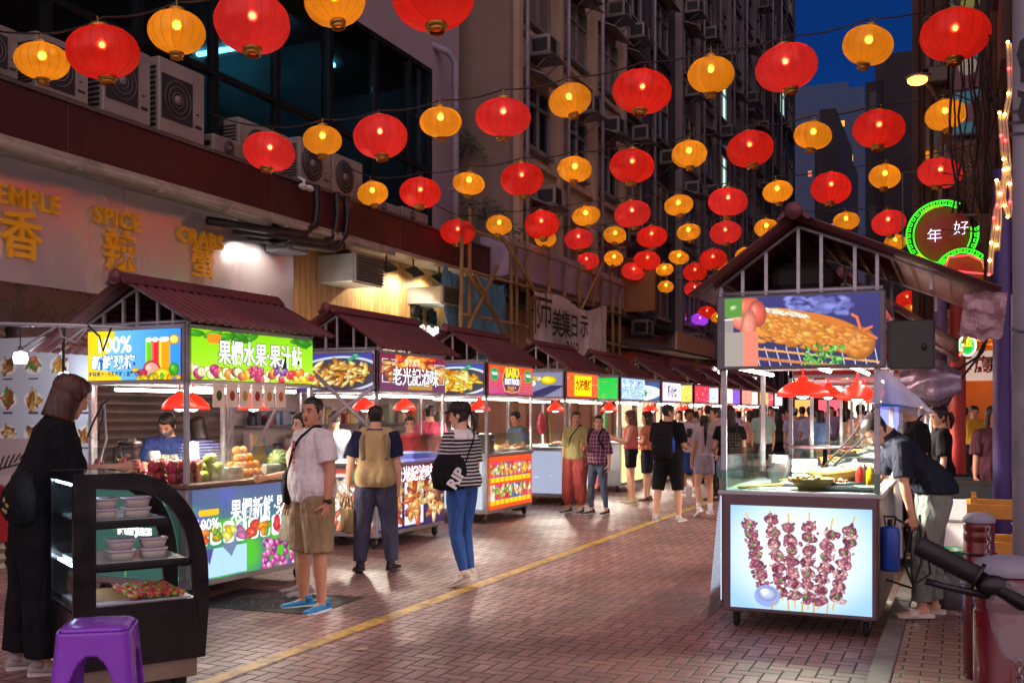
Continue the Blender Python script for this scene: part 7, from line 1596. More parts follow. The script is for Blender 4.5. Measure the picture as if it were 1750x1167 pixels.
# food on other counters
def trays(st, loc, L, W, seed, sd=1, z=1.01, cols=(('#a8602a', '#d09040', '#7a3a1a'), ('#c8a050', '#e8d090', '#a06a2a'), ('#8a2a1a', '#c85a30', '#e0a060')), names='', n=3):
    rn = random.Random(seed)
    for k in range(n):
        o = thing('food_tray', f'{("steel tray heaped with fried snacks", "steel tray of golden dumplings", "steel tray of red stewed meat")[k%3]} on the {names}', 'tray', (loc[0]-sd*.24, loc[1]+.3+k*(L-.5)/(n-1) if n > 1 else loc[1]+.5, z), 0, 'food trays on the stall counters')
        mb = MB(); mb.loft([ringpts(20, 0, 0, zz, a, b_, 5) for zz, a, b_ in ((0, .15, .19), (.045, .17, .21), (.045, .16, .2), (.012, .145, .185))]); mb.build('tray', steel, o)
        mb = MB()
        for i in range(60):
            a, r2 = rn.random()*6.28, rn.random()**.6; x, y = math.cos(a)*r2*.12, math.sin(a)*r2*.16
            mb.cur = rn.randrange(3); mb.ell((x, y, .03+(1-r2)*.05+rn.random()*.02), (rn.uniform(.015, .04), rn.uniform(.012, .025), rn.uniform(.01, .018)), 7, 5, Matrix.Rotation(rn.random()*6, 4, 'Z') @ Matrix.Rotation(rn.uniform(-.5, .5), 4, 'X'))
        mb.build('food', [M('food'+c, c, .35, 0, .3, 30) for c in cols[k % 3]], o)
trays(st2, (-6.18, 10.25), 1.7, 1.1, 1, names='stewed meat counter'); trays(st3, (-6.2, 13.3), 1.7, 1.1, 2, names='curry stall counter'); trays(st4, (-6.2, 16.5), 1.7, 1.1, 3, names='nine-flavour stall counter')
trays(None, (-1.64, 11.0), 1.7, 1.1, 4, -1, names='second right-hand stall'); trays(None, (-1.64, 14.3), 1.7, 1.1, 5, -1, names='third right-hand stall')
# steel bain-marie on st3, purple box on st2
c = atd(838, 800, 15.0); o = thing('steel_pot', 'tall steel stock pot at the near corner of the curry stall', 'pot', (-6.4, 13.55, 1.01)); mb = MB(); mb.lathe([(0, 0), (.17, 0), (.18, .01), (.18, .27), (.19, .28), (.17, .28), (.165, .02), (0, .02)], (0, 0, 0), 26); mb.build('pot', steel, o); mb = MB(); mb.tube([(.18, -.05, .2), (.21, -.04, .2), (.21, .04, .2), (.18, .05, .2)], .008, 6); mb.build('handle', steel, o)
o = thing('display_case', 'low glass display case glowing violet on the stewed meat counter', 'display case', (-6.3, 11.35, 1.01)); mb = MB(); mb.b2((-.3, -.45, 0), (.25, .45, .03)); mb.b2((-.28, -.43, .031), (.2, .43, .09)); mb.build('base', M('violet_lining', '#7a78c8', .5, emis='#8a88e8', es=.3), o); mb = MB(); mb.b2((.24, -.45, .03), (.245, .45, .32)); mb.b2((-.3, -.45, .32), (.245, .45, .325)); mb.b2((-.3, -.452, .03), (.24, -.448, .32)); mb.build('glass', pane, o)
# ---- skewer cart goods
def onsk(px, py, Y): p = onY(px, py, Y); return Vector((p.x, Y, 1.03))
c = onsk(1330, 800, 8.35); o = thing('skewer_cup', 'steel cup full of bamboo skewers on the skewer cart', 'cup', c); mb = MB(); mb.lathe([(0, 0), (.055, 0), (.058, .17), (.061, .175), (.054, .17), (.05, .01), (0, .01)], (0, 0, 0), 20); mb.build('cup', steel, o); mb = MB(); rn = random.Random(2)
for i in range(16): a = rn.random()*6.28; mb.tube([(math.cos(a)*.03, math.sin(a)*.03, .02), (math.cos(a)*rn.uniform(.03, .07), math.sin(a)*.05, rn.uniform(.19, .24))], .0025, 5)
mb.build('skewers', bamboo, o)
def basket(px, Y, r_, h, lab, nm='bamboo_bowl', foodc=None, hh=1.03):
    p = onY(px, 800, Y); o = thing(nm, lab, 'bowl', (p.x, Y, hh)); mb = MB(); mb.lathe([(0, 0), (r_*.6, 0), (r_*.9, h*.6), (r_, h), (r_*.95, h), (r_*.84, h*.6), (r_*.55, .012), (0, .012)], (0, 0, 0), 28); mb.build('bowl', M('pale_wood', '#c89a4c', .5, 0, .2, 12, .2, 60), o)
    if foodc:
        rn = random.Random(int(px)); mb = MB()
        for i in range(40): a, q = rn.random()*6.28, rn.random()**.6*r_*.75; mb.ell((math.cos(a)*q, math.sin(a)*q, h*.8+rn.random()*.03), (rn.uniform(.02, .05), .016, .012), 7, 5, Matrix.Rotation(rn.random()*6, 4, 'Z'))
        mb.build('food', M('food'+foodc, foodc, .4, 0, .3, 30), o)
basket(1388, 7.85, .16, .085, 'round wooden bowl of flat breads at the front of the skewer cart', foodc='#c8a060')
basket(1420, 8.5, .20, .12, 'large wooden tub with oysters behind the bread bowl', 'wooden_tub', '#8a8468')
c = onsk(1300, 835, 7.82); o = thing('wooden_paddle', 'thin wooden serving board at the left end of the skewer cart', 'board', c); mb = MB(); mb.box((0, 0, .02), (.34, .1, .015), Matrix.Rotation(.3, 4, 'Z') @ Matrix.Rotation(-.06, 4, 'Y'), .005); mb.build('board', M('pale_wood', '#c89a4c'), o)
c = onsk(1455, 840, 7.85); o = thing('steel_tray', 'long steel tray with tongs near the front right of the skewer cart', 'tray', c); mb = MB(); mb.loft([ringpts(20, 0, 0, zz, a, b_, 6) for zz, a, b_ in ((0, .17, .09), (.035, .19, .11), (.035, .18, .1), (.01, .165, .085))]); mb.build('tray', steel, o); mb = MB(); mb.tube([(-.15, -.02, .045), (.1, .02, .05)], .008, 6); mb.tube([(-.15, .02, .045), (.1, .03, .06)], .008, 6); mb.build('tongs', steel_dk, o)
c = onsk(1410, 775, 9.0); o = thing('round_griddle', 'round black griddle plate raised on a stand over the skewer cart', 'griddle', c); mb = MB(); mb.lathe([(0, .27), (.30, .27), (.31, .285), (0, .29)], (0, 0, 0), 30); mb.build('plate', M('griddle', '#4a3438', .35, .3), o); mb = MB(); mb.cyl((0, 0, 0), (0, 0, .27), .02); mb.lathe([(0, 0), (.1, 0), (.1, .02), (0, .02)], (0, 0, 0), 16); mb.build('stand', blackmt, o)
o = thing('burner_hoses', 'two black hoses crossing above the skewer cart counter', 'hose', (0, 0, 0)); mb = MB(); mb.tube([onY(1500, 690, 8.7), onY(1460, 740, 8.7), onY(1405, 800, 8.6)], .008, 6); mb.tube([onY(1490, 700, 8.7), onY(1478, 745, 8.7), onY(1425, 795, 8.6)], .008, 6); mb.build('hose', rubber, o)
mb = MB(); mb.b2((-1.66, 7.60, 1.03), (-.50, 7.606, 1.17)); mb.b2((-1.66, 7.60, 1.17), (-1.35, 8.3, 1.176)); tag(mb.build('glass_screen', glassmat('green_glass', '#e6f4ee', .03), None), 'low glass screen around the front of the skewer cart', 'glass')
# ================================================================ right side
c = onY(1557, 590, 7.75); o = thing('loudspeaker_box', 'black box with small knob fixed to the right side of the skewer cart', 'box', c); mb = MB(); mb.box((0, 0, 0), (.31, .22, .34), None, .015); mb.build('casing', M('box_grey', '#2c2e2e', .55, 0, .15, 5), o); mb = MB(); mb.b2((-.145, -.118, -.16), (.145, -.112, .16)); mb.build('door', M('box_door', '#3a3c3a', .5), o); mb = MB(); mb.ell((.09, -.125, -.02), (.018, .015, .025), 10, 6); mb.build('latch', blackpl, o); mb = MB(); mb.tube([(-.15, 0, .1), (-.28, 0, .1)], .015, 6); mb.build('bracket', steel_dk, o)
# hanging bag
c = onY(1511, 632, 7.45); o = thing('hanging_bag', 'translucent bag with blue striped contents hanging off the cart post', 'bag', c); vs = []; fs = []; n = 40; m_ = 14
for j in range(m_+1):
    t_ = j/m_
    for i in range(n):
        a = 2*PI*i/n; rr = (.012+.15*t_**.8)*(1+.14*math.sin(a*7+t_*2)+.08*noise.noise((a*2, t_*4, 1))); vs.append((.12*t_**1.3+math.cos(a)*rr*1.15, math.sin(a)*rr*.5, -.27*t_-.04*math.cos(a-.8)*t_))
for j in range(m_):
    for i in range(n): fs.append((j*n+i, j*n+(i+1) % n, (j+1)*n+(i+1) % n, (j+1)*n+i))
mb = MB(); mb.add(vs, fs, True); m, t, b = newmat('bag_film'); b.inputs['Base Color'].default_value = (.6, .65, .8, 1); b.inputs['Alpha'].default_value = .62; b.inputs['Roughness'].default_value = .25; mb.build('film', m, o)
mb = MB()
for i in range(12): a = -.75+i*.11; mb.tube([(.0, .0, -.05), (.05+math.sin(a)*.05, .01*(i % 3), -.14), (.08+math.sin(a)*.14, .01*(i % 3), -.25)], [.004, .01, .013], 6)
mb.build('contents', M('blue_straws', '#2f62c8', .4, emis='#3f7be0', es=.15), o)
# torn poster on roof edge
o = thing('torn_sheet', 'crumpled pinkish plastic sheet hanging from the right roof corner of the skewer cart', 'sheet', onY(1682, 500, 7.4)); vs = []; n = 14
for j in range(n+1):
    for i in range(n+1):
        u, v_ = i/n, j/n; vs.append((-.12+.26*u-.03*v_+.1*(1-v_)*0, .05*noise.noise((u*4, v_*4, 2)), -.32*v_*(1-.25*abs(u-.6))+.03*noise.noise((u*5, v_*5, 7))))
mb = MB(); mb.add(vs, [(j*(n+1)+i, j*(n+1)+i+1, (j+1)*(n+1)+i+1, (j+1)*(n+1)+i) for j in range(n) for i in range(n)], False); mb.build('sheet', M('pink_sheet', '#a08088', .3, 0, .25, 8, .4, 12), o)
# gas canister + hoses
c = onY(1521, 935, 7.78); o = thing('gas_canister', 'blue gas canister hanging low on the right side of the skewer cart', 'canister', c); mb = MB(); mb.lathe([(0, -.17), (.06, -.165), (.068, -.15), (.068, .11), (.06, .14), (.03, .155), (0, .155)], (0, 0, 0), 22); mb.build('cylinder', M('canister_blue', '#1748a8', .35, 0, .12, 6, dirt=.2), o); mb = MB(); mb.cyl((0, 0, .15), (0, 0, .2), .018); mb.tube([(-.03, 0, .16), (-.04, 0, .22), (.04, 0, .22), (.03, 0, .16)], .008, 6); mb.build('valve', blackmt, o)
mb = MB(); mb.tube([onY(1530, 885, 7.8), onY(1555, 900, 7.9), onY(1545, 960, 8.0), onY(1560, 1000, 8.0), onY(1590, 980, 8.1), onY(1580, 900, 8.1)], .009, 6); mb.tube([onY(1515, 990, 7.8), onY(1560, 1005, 7.9), onY(1575, 960, 8.0), onY(1572, 880, 8.2)], .009, 6); tag(mb.build('gas_hoses', rubber, None), 'black hoses looping to the pavement between the cart and the bending man', 'hose')
mb = MB(); mb.lathe([(0, 0), (.13, 0), (.15, .03), (.16, .16), (.165, .165), (.14, .16), (.13, .02), (0, .02)], (0, 0, 0), 20); c = onY(1618, 990, 8.9); tag(mb.build('plastic_basin', M('basin_green', '#2c8a5a', .4), None, (c.x, c.y, .35)), 'green plastic basin behind the legs of the bending man', 'basin')
mb = MB(); mb.lathe([(0, 0), (.15, 0), (.15, .29), (0, .29)], (0, 0, 0), 18); tag(mb.build('upturned_bucket', M('bucket_grey', '#5a5a60', .6), None, (c.x, c.y, .055)), 'grey upturned bucket under the green basin', 'bucket')
# white freezer behind
c = onY(1668, 840, 10.0); o = thing('chest_freezer', 'small white chest with black top on the right pavement', 'chest', (c.x, 10.0, .05)); mb = MB(); mb.b2((-.32, -.25, .03), (.2, .3, .8), .02); mb.build('body', white_pl, o); mb = MB(); mb.b2((-.33, -.26, .803), (.21, .31, .93), .015); mb.build('lid', M('chest_lid', '#1c2024', .5), o); mb = MB(); mb.tube([(-.25, -.28, .62), (.1, -.28, .62), (.3, -.28, .6)], .012, 6); mb.build('handle', steel, o)
# plastic chairs
ch0 = None
for k, (px, Y, rz, lab) in enumerate(((1662, 12.4, .4, 'black plastic chair left of the woman in maroon'), (1700, 10.9, -.5, 'black plastic chair in front of the woman in maroon'))):
    p = onY(px, 800, Y)
    if ch0 is None:
        ch0 = thing('plastic_chair', lab, 'chair', (p.x, Y, .05), rz, 'black plastic chairs'); blk = M('chair_black', '#15161a', .25, coat=.3)
        mb = MB(); mb.box((0, 0, .43), (.44, .42, .035), None, .015); mb.build('seat', blk, ch0)
        mb = MB(); mb.loft([[(x, .2+.03*math.cos(x*3)+dy, z) for x, dy in ((-.2, 0), (-.1, .02), (.1, .02), (.2, 0), (.2, -.02), (.1, 0), (-.1, 0), (-.2, -.02))] for z in (.44, .6, .8, .86)]); mb.build('backrest', blk, ch0)
        for sx_ in (1, -1):
            for sy_ in (1, -1): mb = MB(); mb.tube([(sx_*.19, sy_*.18, .42), (sx_*.23, sy_*.22, 0)], [.022, .016], 8); mb.build('leg', blk, ch0)
            mb = MB(); mb.tube([(sx_*.2, .2, .68), (sx_*.24, -.05, .66), (sx_*.23, -.2, .62), (sx_*.2, -.2, .43)], .016, 8); mb.build('armrest', blk, ch0)
    else: dup(ch0, (p.x, Y, .05), rz, lab)
c = onY(1722, 880, 7.6); o = thing('wooden_crate', 'orange-lit slatted wooden crate behind the red bollards', 'crate', (c.x, 7.6, .05)); wm = M('crate_wood', '#b8802c', .6, 0, .25, 6, .3, 40)
mb = MB()
for z in (.15, .38, .62, .86): mb.b2((-.25, -.25, z), (.25, -.225, z+.09)); mb.b2((-.25, .225, z), (.25, .25, z+.09)); mb.b2((-.25, -.22, z), (-.225, .22, z+.09))
mb.build('slats', wm, o); mb = MB()
for x in (-.22, .19):
    for y in (-.222, .19): mb.b2((x, y, 0), (x+.03, y+.03, 1.0))
mb.build('post', wm, o); mb = MB(); mb.b2((-.25, -.25, .05), (.25, .25, .08)); mb.build('base', wm, o)
# posts and columns
def pole(nm, lab, cat, px, d, r_, z1, mat, z0=.05, extra=None):
    c = atd(px, 705, d); o = thing(nm, lab, cat, (c.x, c.y, z0)); mb = MB(); mb.lathe([(r_, 0), (r_, z1*.33), (r_*1.001, z1*.66), (r_*.98, z1)], (0, 0, 0), 20, None, True); mb.build('shaft', mat, o)
    if extra: extra(o, r_)
    return o
def pl_extra(o, r_):
    for z, s in ((5.05, '0'), (4.86, '5'), (4.67, '6')): text('number', s, .22, M('stencil', '#222226', .7), o, Vector((-.02, -r_-.004, z*.62)), (R(90), 0, R(-8)), bold=.004)
    mb = MB()
    for z in (1.92, 2.8, 2.85, 2.9): mb.tube([(math.cos(a*PI/8)*(r_+.006), math.sin(a*PI/8)*(r_+.006), z+.01*math.sin(a)) for a in range(16)], .006, 5, closed=True)
    mb.build('wire_binding', steel_dk, o)
    mb = MB(); mb.lathe([(r_+.003, 1.25), (r_+.003, 1.9)], (0, 0, 0), 20); mb.build('worn_paint', M('scraped', '#8a888c', .7, 0, .4, 5, dirt=.3), o)
pole('utility_pole', 'thick grey painted pole with black stencilled numbers at the right edge', 'pole', 1766, 4.6, .085, 7, M('pole_grey', '#9a98a4', .6, 0, .12, 3, .2, 20, dirt=.35), .05, pl_extra)
pole('purple_post', 'thin violet painted post wound with string lights right of the skewer cart', 'post', 1712, 7.6, .062, 3.35, M('violet_post', '#3a2a68', .5, 0, .2, 3, dirt=.2))
pole('red_column', 'red painted column beside a mauve pipe behind the bending man', 'column', 1637, 14.0, .10, 3.4, M('col_red', '#b0342a', .5, 0, .15, 3, dirt=.2))
pole('mauve_pipe', 'mauve vertical pipe left of the red column', 'pipe', 1607, 13.4, .085, 3.4, M('mauve_pipe', '#6a5a80', .5, 0, .15, 3, dirt=.2))
pole('brown_column', 'dark maroon column at the edge of the orange-lit shop', 'column', 1722, 12.5, .09, 3.4, M('col_maroon', '#5a2a34', .5, 0, .15, 3, dirt=.2))
# bollards
bred = M('bollard_red', '#641019', .3, 0, .12, 5, coat=.3, dirt=.25)
def bollard(px, d, zt, r_, lab):
    c = atd(px, 705, d); o = thing('bollard', lab, 'bollard', (c.x, c.y, .05), 0, 'red pavement bollards'); z = zt-.05
    mb = MB(); mb.lathe([(r_, 0), (r_, z-.16), (r_*.96, z-.158), (r_*.96, z-.145), (r_, z-.143), (r_, z-.1), (r_*.96, z-.098), (r_*.96, z-.085), (r_, z-.083), (r_, z-.04)], (0, 0, 0), 28, None, True); mb.build('shaft', bred, o)
    mb = MB(); mb.lathe([(r_*1.04, z-.04), (r_*1.06, z-.03), (r_*1.02, z-.015), (r_*.8, z+.005), (r_*.4, z+.016), (.0, z+.02)], (0, 0, 0), 28); mb.build('dome_cap', M('cap_grey', '#77747a', .35, .6, .1, 5), o)
bollard(1673, 6.0, 1.0, .085, 'red bollard with grey dome cap wrapped in chain and cables'); bollard(1722, 3.25, 1.13, .10, 'nearest red bollard with wide grey dome cap, bottom right corner')
# chain
o = thing('steel_chain', 'knotted steel chain and black cable hanging down the farther red bollard', 'chain', (0, 0, 0)); rn = random.Random(8)
b0 = atd(1673, 705, 5.86); mb = MB(); z = .93; k = 0; tv = Vector((ct, st, 0))
while z > .1:
    off = tv*(.02+.035*math.sin(z*9)); cc = Vector((b0.x, b0.y, z))+off; ax = (Matrix.Rotation(k*1.4, 3, 'Z') @ Vector((1, 0, 0)))
    mb.tube([cc+ax*.011*math.cos(a)+Vector((0, 0, .02*math.sin(a))) for a in [i*PI/5 for i in range(10)]], .0045, 5, closed=True); z -= .027; k += 1
mb.build('links', M('chain_steel', '#a09a98', .25, .9), o)
mb = MB()
for s_ in range(3): mb.tube([Vector((b0.x, b0.y, .32+.16*s_))+tv*(.05*math.cos(a)*(1+.2*s_)+.02)+Vector((0, 0, .13*math.sin(a))) for a in [i*PI/9 for i in range(18)]], .009, 6, closed=True)
for z in (.6, .78): mb.tube([atd(1673, 705, 6.0)*1+Vector((math.cos(a)*.093, math.sin(a)*.093, z-1.6+.0)) for a in [i*PI/10 for i in range(20)]], .006, 5, closed=True)
mb.build('cable_loops', rubber, o)
o = thing('steel_chain', 'short bright chain hanging at the nearest bollard in the bottom right corner', 'chain', (0, 0, 0)); b1 = atd(1742, 705, 3.05); mb = MB(); z = .85; k = 0
while z > .62:
    ax = (Matrix.Rotation(k*1.5, 3, 'Z') @ Vector((1, 0, 0))); cc = Vector((b1.x, b1.y, z)); mb.tube([cc+ax*.009*math.cos(a)+Vector((0, 0, .017*math.sin(a))) for a in [i*PI/5 for i in range(10)]], .004, 5, closed=True); z -= .023; k += 1
mb.build('links', M('chain_steel', '#a09a98', .25, .9), o)
c = atd(1658, 1050, 6.1); mb = MB(); mb.lathe([(0, 0), (.045, 0), (.05, .3), (.03, .34), (0, .34)], (0, 0, 0), 14); tag(mb.build('blue_bottle', M('bottle_pl', '#2c5aa8', .3), None, (c.x, c.y, .35)), 'blue bottle tucked behind the chained bollard', 'bottle')
# motorcycle handlebar
A = atd(1566, 930, 1.95); B = atd(1672, 985, 1.9); Cc = atd(1745, 1030, 1.85); D = atd(1830, 1060, 1.85)
o = thing('motorcycle', 'black motorcycle handlebar with rubber grip and taped clear plastic at the right edge', 'motorcycle', (D.x, D.y, 0)); q = lambda p: Vector(p)-Vector((D.x, D.y, 0))
mb = MB(); ax = (B-A).normalized(); pts = []; rs = []
for i in range(26): t_ = i/25; pts.append(q(A.lerp(B, t_))); rs.append(.0185+(.0015 if i % 2 else 0)-(.006 if i in (0,) else 0))
mb.tube(pts, rs, 16); mb.build('grip', M('grip_rubber', '#121214', .55, 0, .1, 8, .3, 80), o)
mb = MB(); mb.tube([q(B), q(B.lerp(Cc, .5)), q(Cc), q(D)], [.014, .014, .014, .014], 12); mb.tube([q(D)-Vector((0, 0, .02)), q(D)-Vector((0, 0, .5)), Vector((.1, .25, .35))], .03, 10); mb.lathe([(.2, -.04), (.28, -.05), (.31, 0), (.28, .05), (.2, .04)], (.12, .3, .31), 28, (1, 0, 0)); mb.build('bar', blackmt, o)
mb = MB(); E_ = B.lerp(Cc, .35); mb.ell(q(E_), (.03, .02, .02), 14, 9); mb.tube([q(E_)+Vector((0, 0, -.02)), q(A.lerp(B, .7))+Vector((-.02, -.03, -.035)), q(A.lerp(B, .35))+Vector((-.02, -.03, -.045))], [.008, .006, .007], 8); mb.tube([q(B.lerp(A, .04)), q(B.lerp(A, -.02))], [.027, .027], 14); mb.build('lever', blackpl, o)
mb = MB(); vs = []; n = 26
for j in range(13):
    for i in range(n): a = 2*PI*i/n; t_ = j/12; rr = (.02+.035*math.sin(PI*min(1, t_*.8+.15)))*(1+.22*noise.noise((math.cos(a)*2, math.sin(a)*2, t_*5))); vs.append(q(B.lerp(Cc, .6+t_*.9))+Vector((math.cos(a)*rr*.8, 0, math.sin(a)*rr*1.15-.02-.04*t_)))
mb.add(vs, [(j*n+i, j*n+(i+1) % n, (j+1)*n+(i+1) % n, (j+1)*n+i) for j in range(12) for i in range(n)], True); m, t, b = newmat('clear_wrap'); b.inputs['Base Color'].default_value = (.45, .47, .5, 1); b.inputs['Alpha'].default_value = .28; b.inputs['Roughness'].default_value = .15; t.L.new(t.bump(t.noise(30, 3), .6, .01), b.inputs['Normal']); mb.build('plastic_wrap', m, o)
# street lamp
lp = atd(1568, 140, 21.5); pb = atd(1608, 705, 22.5)
o = thing('street_lamp', 'tall street lamp glowing orange above the far right lanterns', 'street lamp', (pb.x, pb.y, .05)); mb = MB(); top_ = lp.z-.3; mb.tube([(0, 0, 0), (0, 0, top_*.6), (0, 0, top_), ((lp.x-pb.x)*.4, (lp.y-pb.y)*.4, top_+.3), (lp.x-pb.x, lp.y-pb.y, top_+.36)], [.075, .06, .05, .04, .03], 10); mb.build('pole', M('lamp_pole', '#77707c', .5, .3, .1, 3), o)
mb = MB(); mb.ell((lp.x-pb.x, lp.y-pb.y, top_+.36), (.28, .12, .07), 16, 8); mb.build('lamp_head', steel_dk, o); mb = MB(); mb.ell((lp.x-pb.x, lp.y-pb.y-.02, top_+.27), (.2, .14, .1), 14, 8); mb.build('lamp', EM('sodium', '#ff9420', 14), o)
# cooked halo is lens glare: left out
# neon signs
ng = EM('neon_green', '#38ff28', 1.15); nw = EM('neon_white_blue', '#d8dcff', 1.8); nr = EM('neon_red', '#ff3a40', 2.0)
def ringkey(cx, cy_, r_, a0, a1, o, mat, n=26):
    mb = MB(); mb.tube([(cx+math.cos(a)*r_, 0, cy_+math.sin(a)*r_) for a in np.linspace(a0, a1, 60)], .011, 6); mb.tube([(cx+math.cos(a)*r_*.80, 0, cy_+math.sin(a)*r_*.86) for a in np.linspace(a0, a1, 60)], .011, 6)
    for i in range(n):
        a = a0+(a1-a0)*(i+.2)/n; b_ = a0+(a1-a0)*(i+.75)/n
        P = lambda an, k: (cx+math.cos(an)*r_*k, 0, cy_+math.sin(an)*r_*k)
        mb.tube([P(a, 1.0), P(a, .90), P(b_, .90), P(b_, .96), P((a+b_)/2, .96)], .009, 5)
    return mb.build('neon_tube', mat, o)
c = onY(1610, 400, 18.5); k_ = 18.5/ray(1610)[1]/FPX
o = thing('neon_sign', 'green neon ring sign with white characters above the right roof', 'neon sign', c)
ringkey(0, 0, 57*k_, R(60), R(290), o, ng, 22); ringkey(0, 0, 57*k_, R(330), R(370), o, ng, 4)
mb = MB(); mb.lathe([(0, 0), (57*k_*.82, 0), (57*k_*.82, .03), (0, .03)], (0, .05, 0), 40, (0, 1, 0)); mb.build('backplate', M('neon_back', '#9a3a30', .6, emis='#7a2018', es=.15), o)
text('character', '年', .25, nw, o, (-12*k_, -.03, -4*k_), FACE['-y'], bold=-.004); text('character', '好', .25, nw, o, (30*k_, -.03, 6*k_), FACE['-y'], bold=-.004)
mb = MB(); mb.tube([(-.62, .1, -.9), (-.62, .1, 1.1), (.5, .1, 1.1)], .012, 5); mb.tube([(.2, .06, .3), (1.0, .1, .28)], .02, 5); mb.tube([(.1, .06, 0), (1.0, .1, -.03)], .02, 5); mb.build('support_frame', steel_dk, o)
c = onY(1645, 470, 18.3); o = thing('neon_sign', 'lower green neon ring with red outline shape behind the cart roof', 'neon sign', c); ringkey(0, 0, 44*k_, R(-20), R(200), o, ng, 16)
mb = MB(); mb.lathe([(0, 0), (36*k_, 0), (36*k_, .03), (0, .03)], (0, .05, 0), 36, (0, 1, 0)); mb.build('backplate', M('neon_back', '#9a3a30', .6, emis='#7a2018', es=.15), o); mb = MB(); mb.tube([(-.28, -.02, .1), (-.2, -.02, .3), (.1, -.02, .32), (.3, -.02, .2), (.32, -.02, 0), (.0, -.02, .05), (-.3, -.02, .1)], .016, 6); mb.build('neon_outline', nr, o)
c = onY(1653, 590, 15); o = thing('neon_sign', 'small round green and yellow neon sign under the eaves on the right', 'neon sign', c); kk = 15/ray(1653)[1]/FPX
mb = MB(); mb.tube([(math.cos(a)*13*kk, 0, math.sin(a)*17*kk) for a in [i*PI/16 for i in range(32)]], .012, 6, closed=True); mb.build('neon_tube', EM('neon_mint', '#a0ffb8', 2.5), o); mb = MB(); mb.lathe([(0, 0), (.12, 0), (.12, .02), (0, .02)], (0, .02, 0), 24, (0, 1, 0)); mb.build('backplate', M('green_back', '#0c7a2a', .5, emis='#10b040', es=.6), o); text('character', '金', .16, EM('neon_yellow', '#ffd820', 2.2), o, (0, -.03, .04), FACE['-y'])
# lattice canopy
o = thing('lattice_screen', 'leaning brown lattice of bamboo slats above the right-hand stalls', 'lattice', (0, 0, 0)); P00, P10, P11, P01 = onY(1612, 225, 20), onY(1702, 300, 17.5), onY(1704, 430, 17.0), onY(1640, 330, 20.4); mb = MB()
for i in range(15):
    t_ = i/14; mb.tube([P00.lerp(P01, t_), P10.lerp(P11, t_)], .016, 5)
for i in range(12):
    t_ = i/11; mb.tube([P00.lerp(P10, t_)+Vector((0, -.04, 0)), P01.lerp(P11, t_)+Vector((0, -.04, 0))], .012, 5)
mb.build('slats', M('lattice_brown', '#6a4434', .7, 0, .3, 5), o)
o = thing('corner_facade', 'narrow grey-brown frontage with signs and pipes behind the grey pole', 'building', (0, 0, 0)); mb = MB(); mb.b2((.42, 8.4, 3.3), (4, 26, 14)); mb.build('wall', M('dirty_wall', '#6a5a54', .8, 0, .3, 1.5, .3, 14, dirt=.5), o)
mb = MB()
for i in range(7): mb.tube([(.38, 8.8+i*1.7, 3.4), (.36, 8.8+i*1.7, 12)], .04, 6)
for i in range(10): mb.b2((.30, 9+i*1.5, 4.4+(i % 3)*1.2), (.42, 9.8+i*1.5, 5.0+(i % 3)*1.2))
mb.build('pipe', M('rust_pipe', '#54382c'), o)
mb = MB(); mb.b2((.36, 8.7, 1.9), (.40, 9.1, 2.5)); mb.build('small_sign', M('sign_pale', '#b8a8b0', .6), o); 
mb = MB(); mb.b2((-.3, 20, 3.35), (2.5, 26, 3.45)); mb.build('arcade_ceiling', M('warm_ceiling', '#b98a5c', .7), o)
# string lights on the violet post
o = None
for k, pts in enumerate((((1722, 75), (1725, 150), (1715, 210), (1722, 290), (1700, 360), (1692, 430), (1690, 470)), ((1708, 195), (1712, 260), (1728, 330), (1722, 372), (1712, 340), (1716, 280)), ((1703, 310), (1705, 380), (1702, 430)), ((1672, 500), (1655, 545), (1645, 590), (1640, 610)), ((1640, 640), (1600, 670), (1585, 700), (1560, 690)))):
    d = 7.2 if k < 3 else 11.0; o = thing('string_lights', ('long string of warm and red bulbs trailing down the grey pole', 'looped string of bulbs between the grey pole and violet post', 'short string of bulbs against the violet post', 'string of warm bulbs under the cart roof on the right', 'string of small warm bulbs drooping behind the blue bag')[k], 'string lights', (0, 0, 0), 0, 'bulb strings on the right')
    P = [atd(x, y, d) for x, y in pts]; Q = []
    for a, b_ in zip(P[:-1], P[1:]):
        for s_ in range(5): Q.append(a.lerp(b_, s_/5))
    Q.append(P[-1]); mb = MB(); mb.tube(Q, .012, 6); mb.tube([v+Vector((.02, 0, 0)) for v in Q], .008, 5); mb.build('cord', M('clear_cord', '#b8a080', .4), o)
    for i, v in enumerate(Q[::3 if k < 3 else 2]): mb = MB(); mb.ell(v+Vector((0, -.03, 0)), .011, 8, 6); mb.build('bulb', EM('tiny_red', '#ff3030', 9, False) if i % 3 == 1 else EM('tiny_warm', '#ffc860', 14, False), o)
# cable tangle and cables on right
mb = MB()
for pts in (((1590, 625), (1640, 630), (1670, 610), (1690, 570)), ((1592, 640), (1640, 650), (1680, 600), (1700, 540)), ((1560, 650), (1590, 700), (1620, 690), (1640, 650)), ((1580, 600), (1620, 660), (1575, 700)), ((1550, 740), (1600, 680), (1610, 640)), ((1690, 60), (1720, 110), (1760, 150)), ((1700, 160), (1730, 230), (1745, 330))): mb.tube([atd(x, y, 9.3) for x, y in pts], .012, 6)
tag(mb.build('cable_tangle', M('cable_dark', '#15151a'), None), 'tangle of black cables between the cart and the violet post', 'cables')
o = thing('wrapped_awning', 'bundled silver plastic sheeting under the eaves behind the black box', 'sheeting', onY(1590, 655, 9.8)); mb = MB(); vs = []; n = 30
for j in range(12):
    for i in range(n): a = 2*PI*i/n; t_ = j/11; rr = (.05+.14*math.sin(PI*(t_*.8+.1)))*(1+.35*noise.noise((math.cos(a)*2, math.sin(a)*2, t_*4))); vs.append((-.25+.5*t_, math.sin(a)*rr*.6, math.cos(a)*rr))
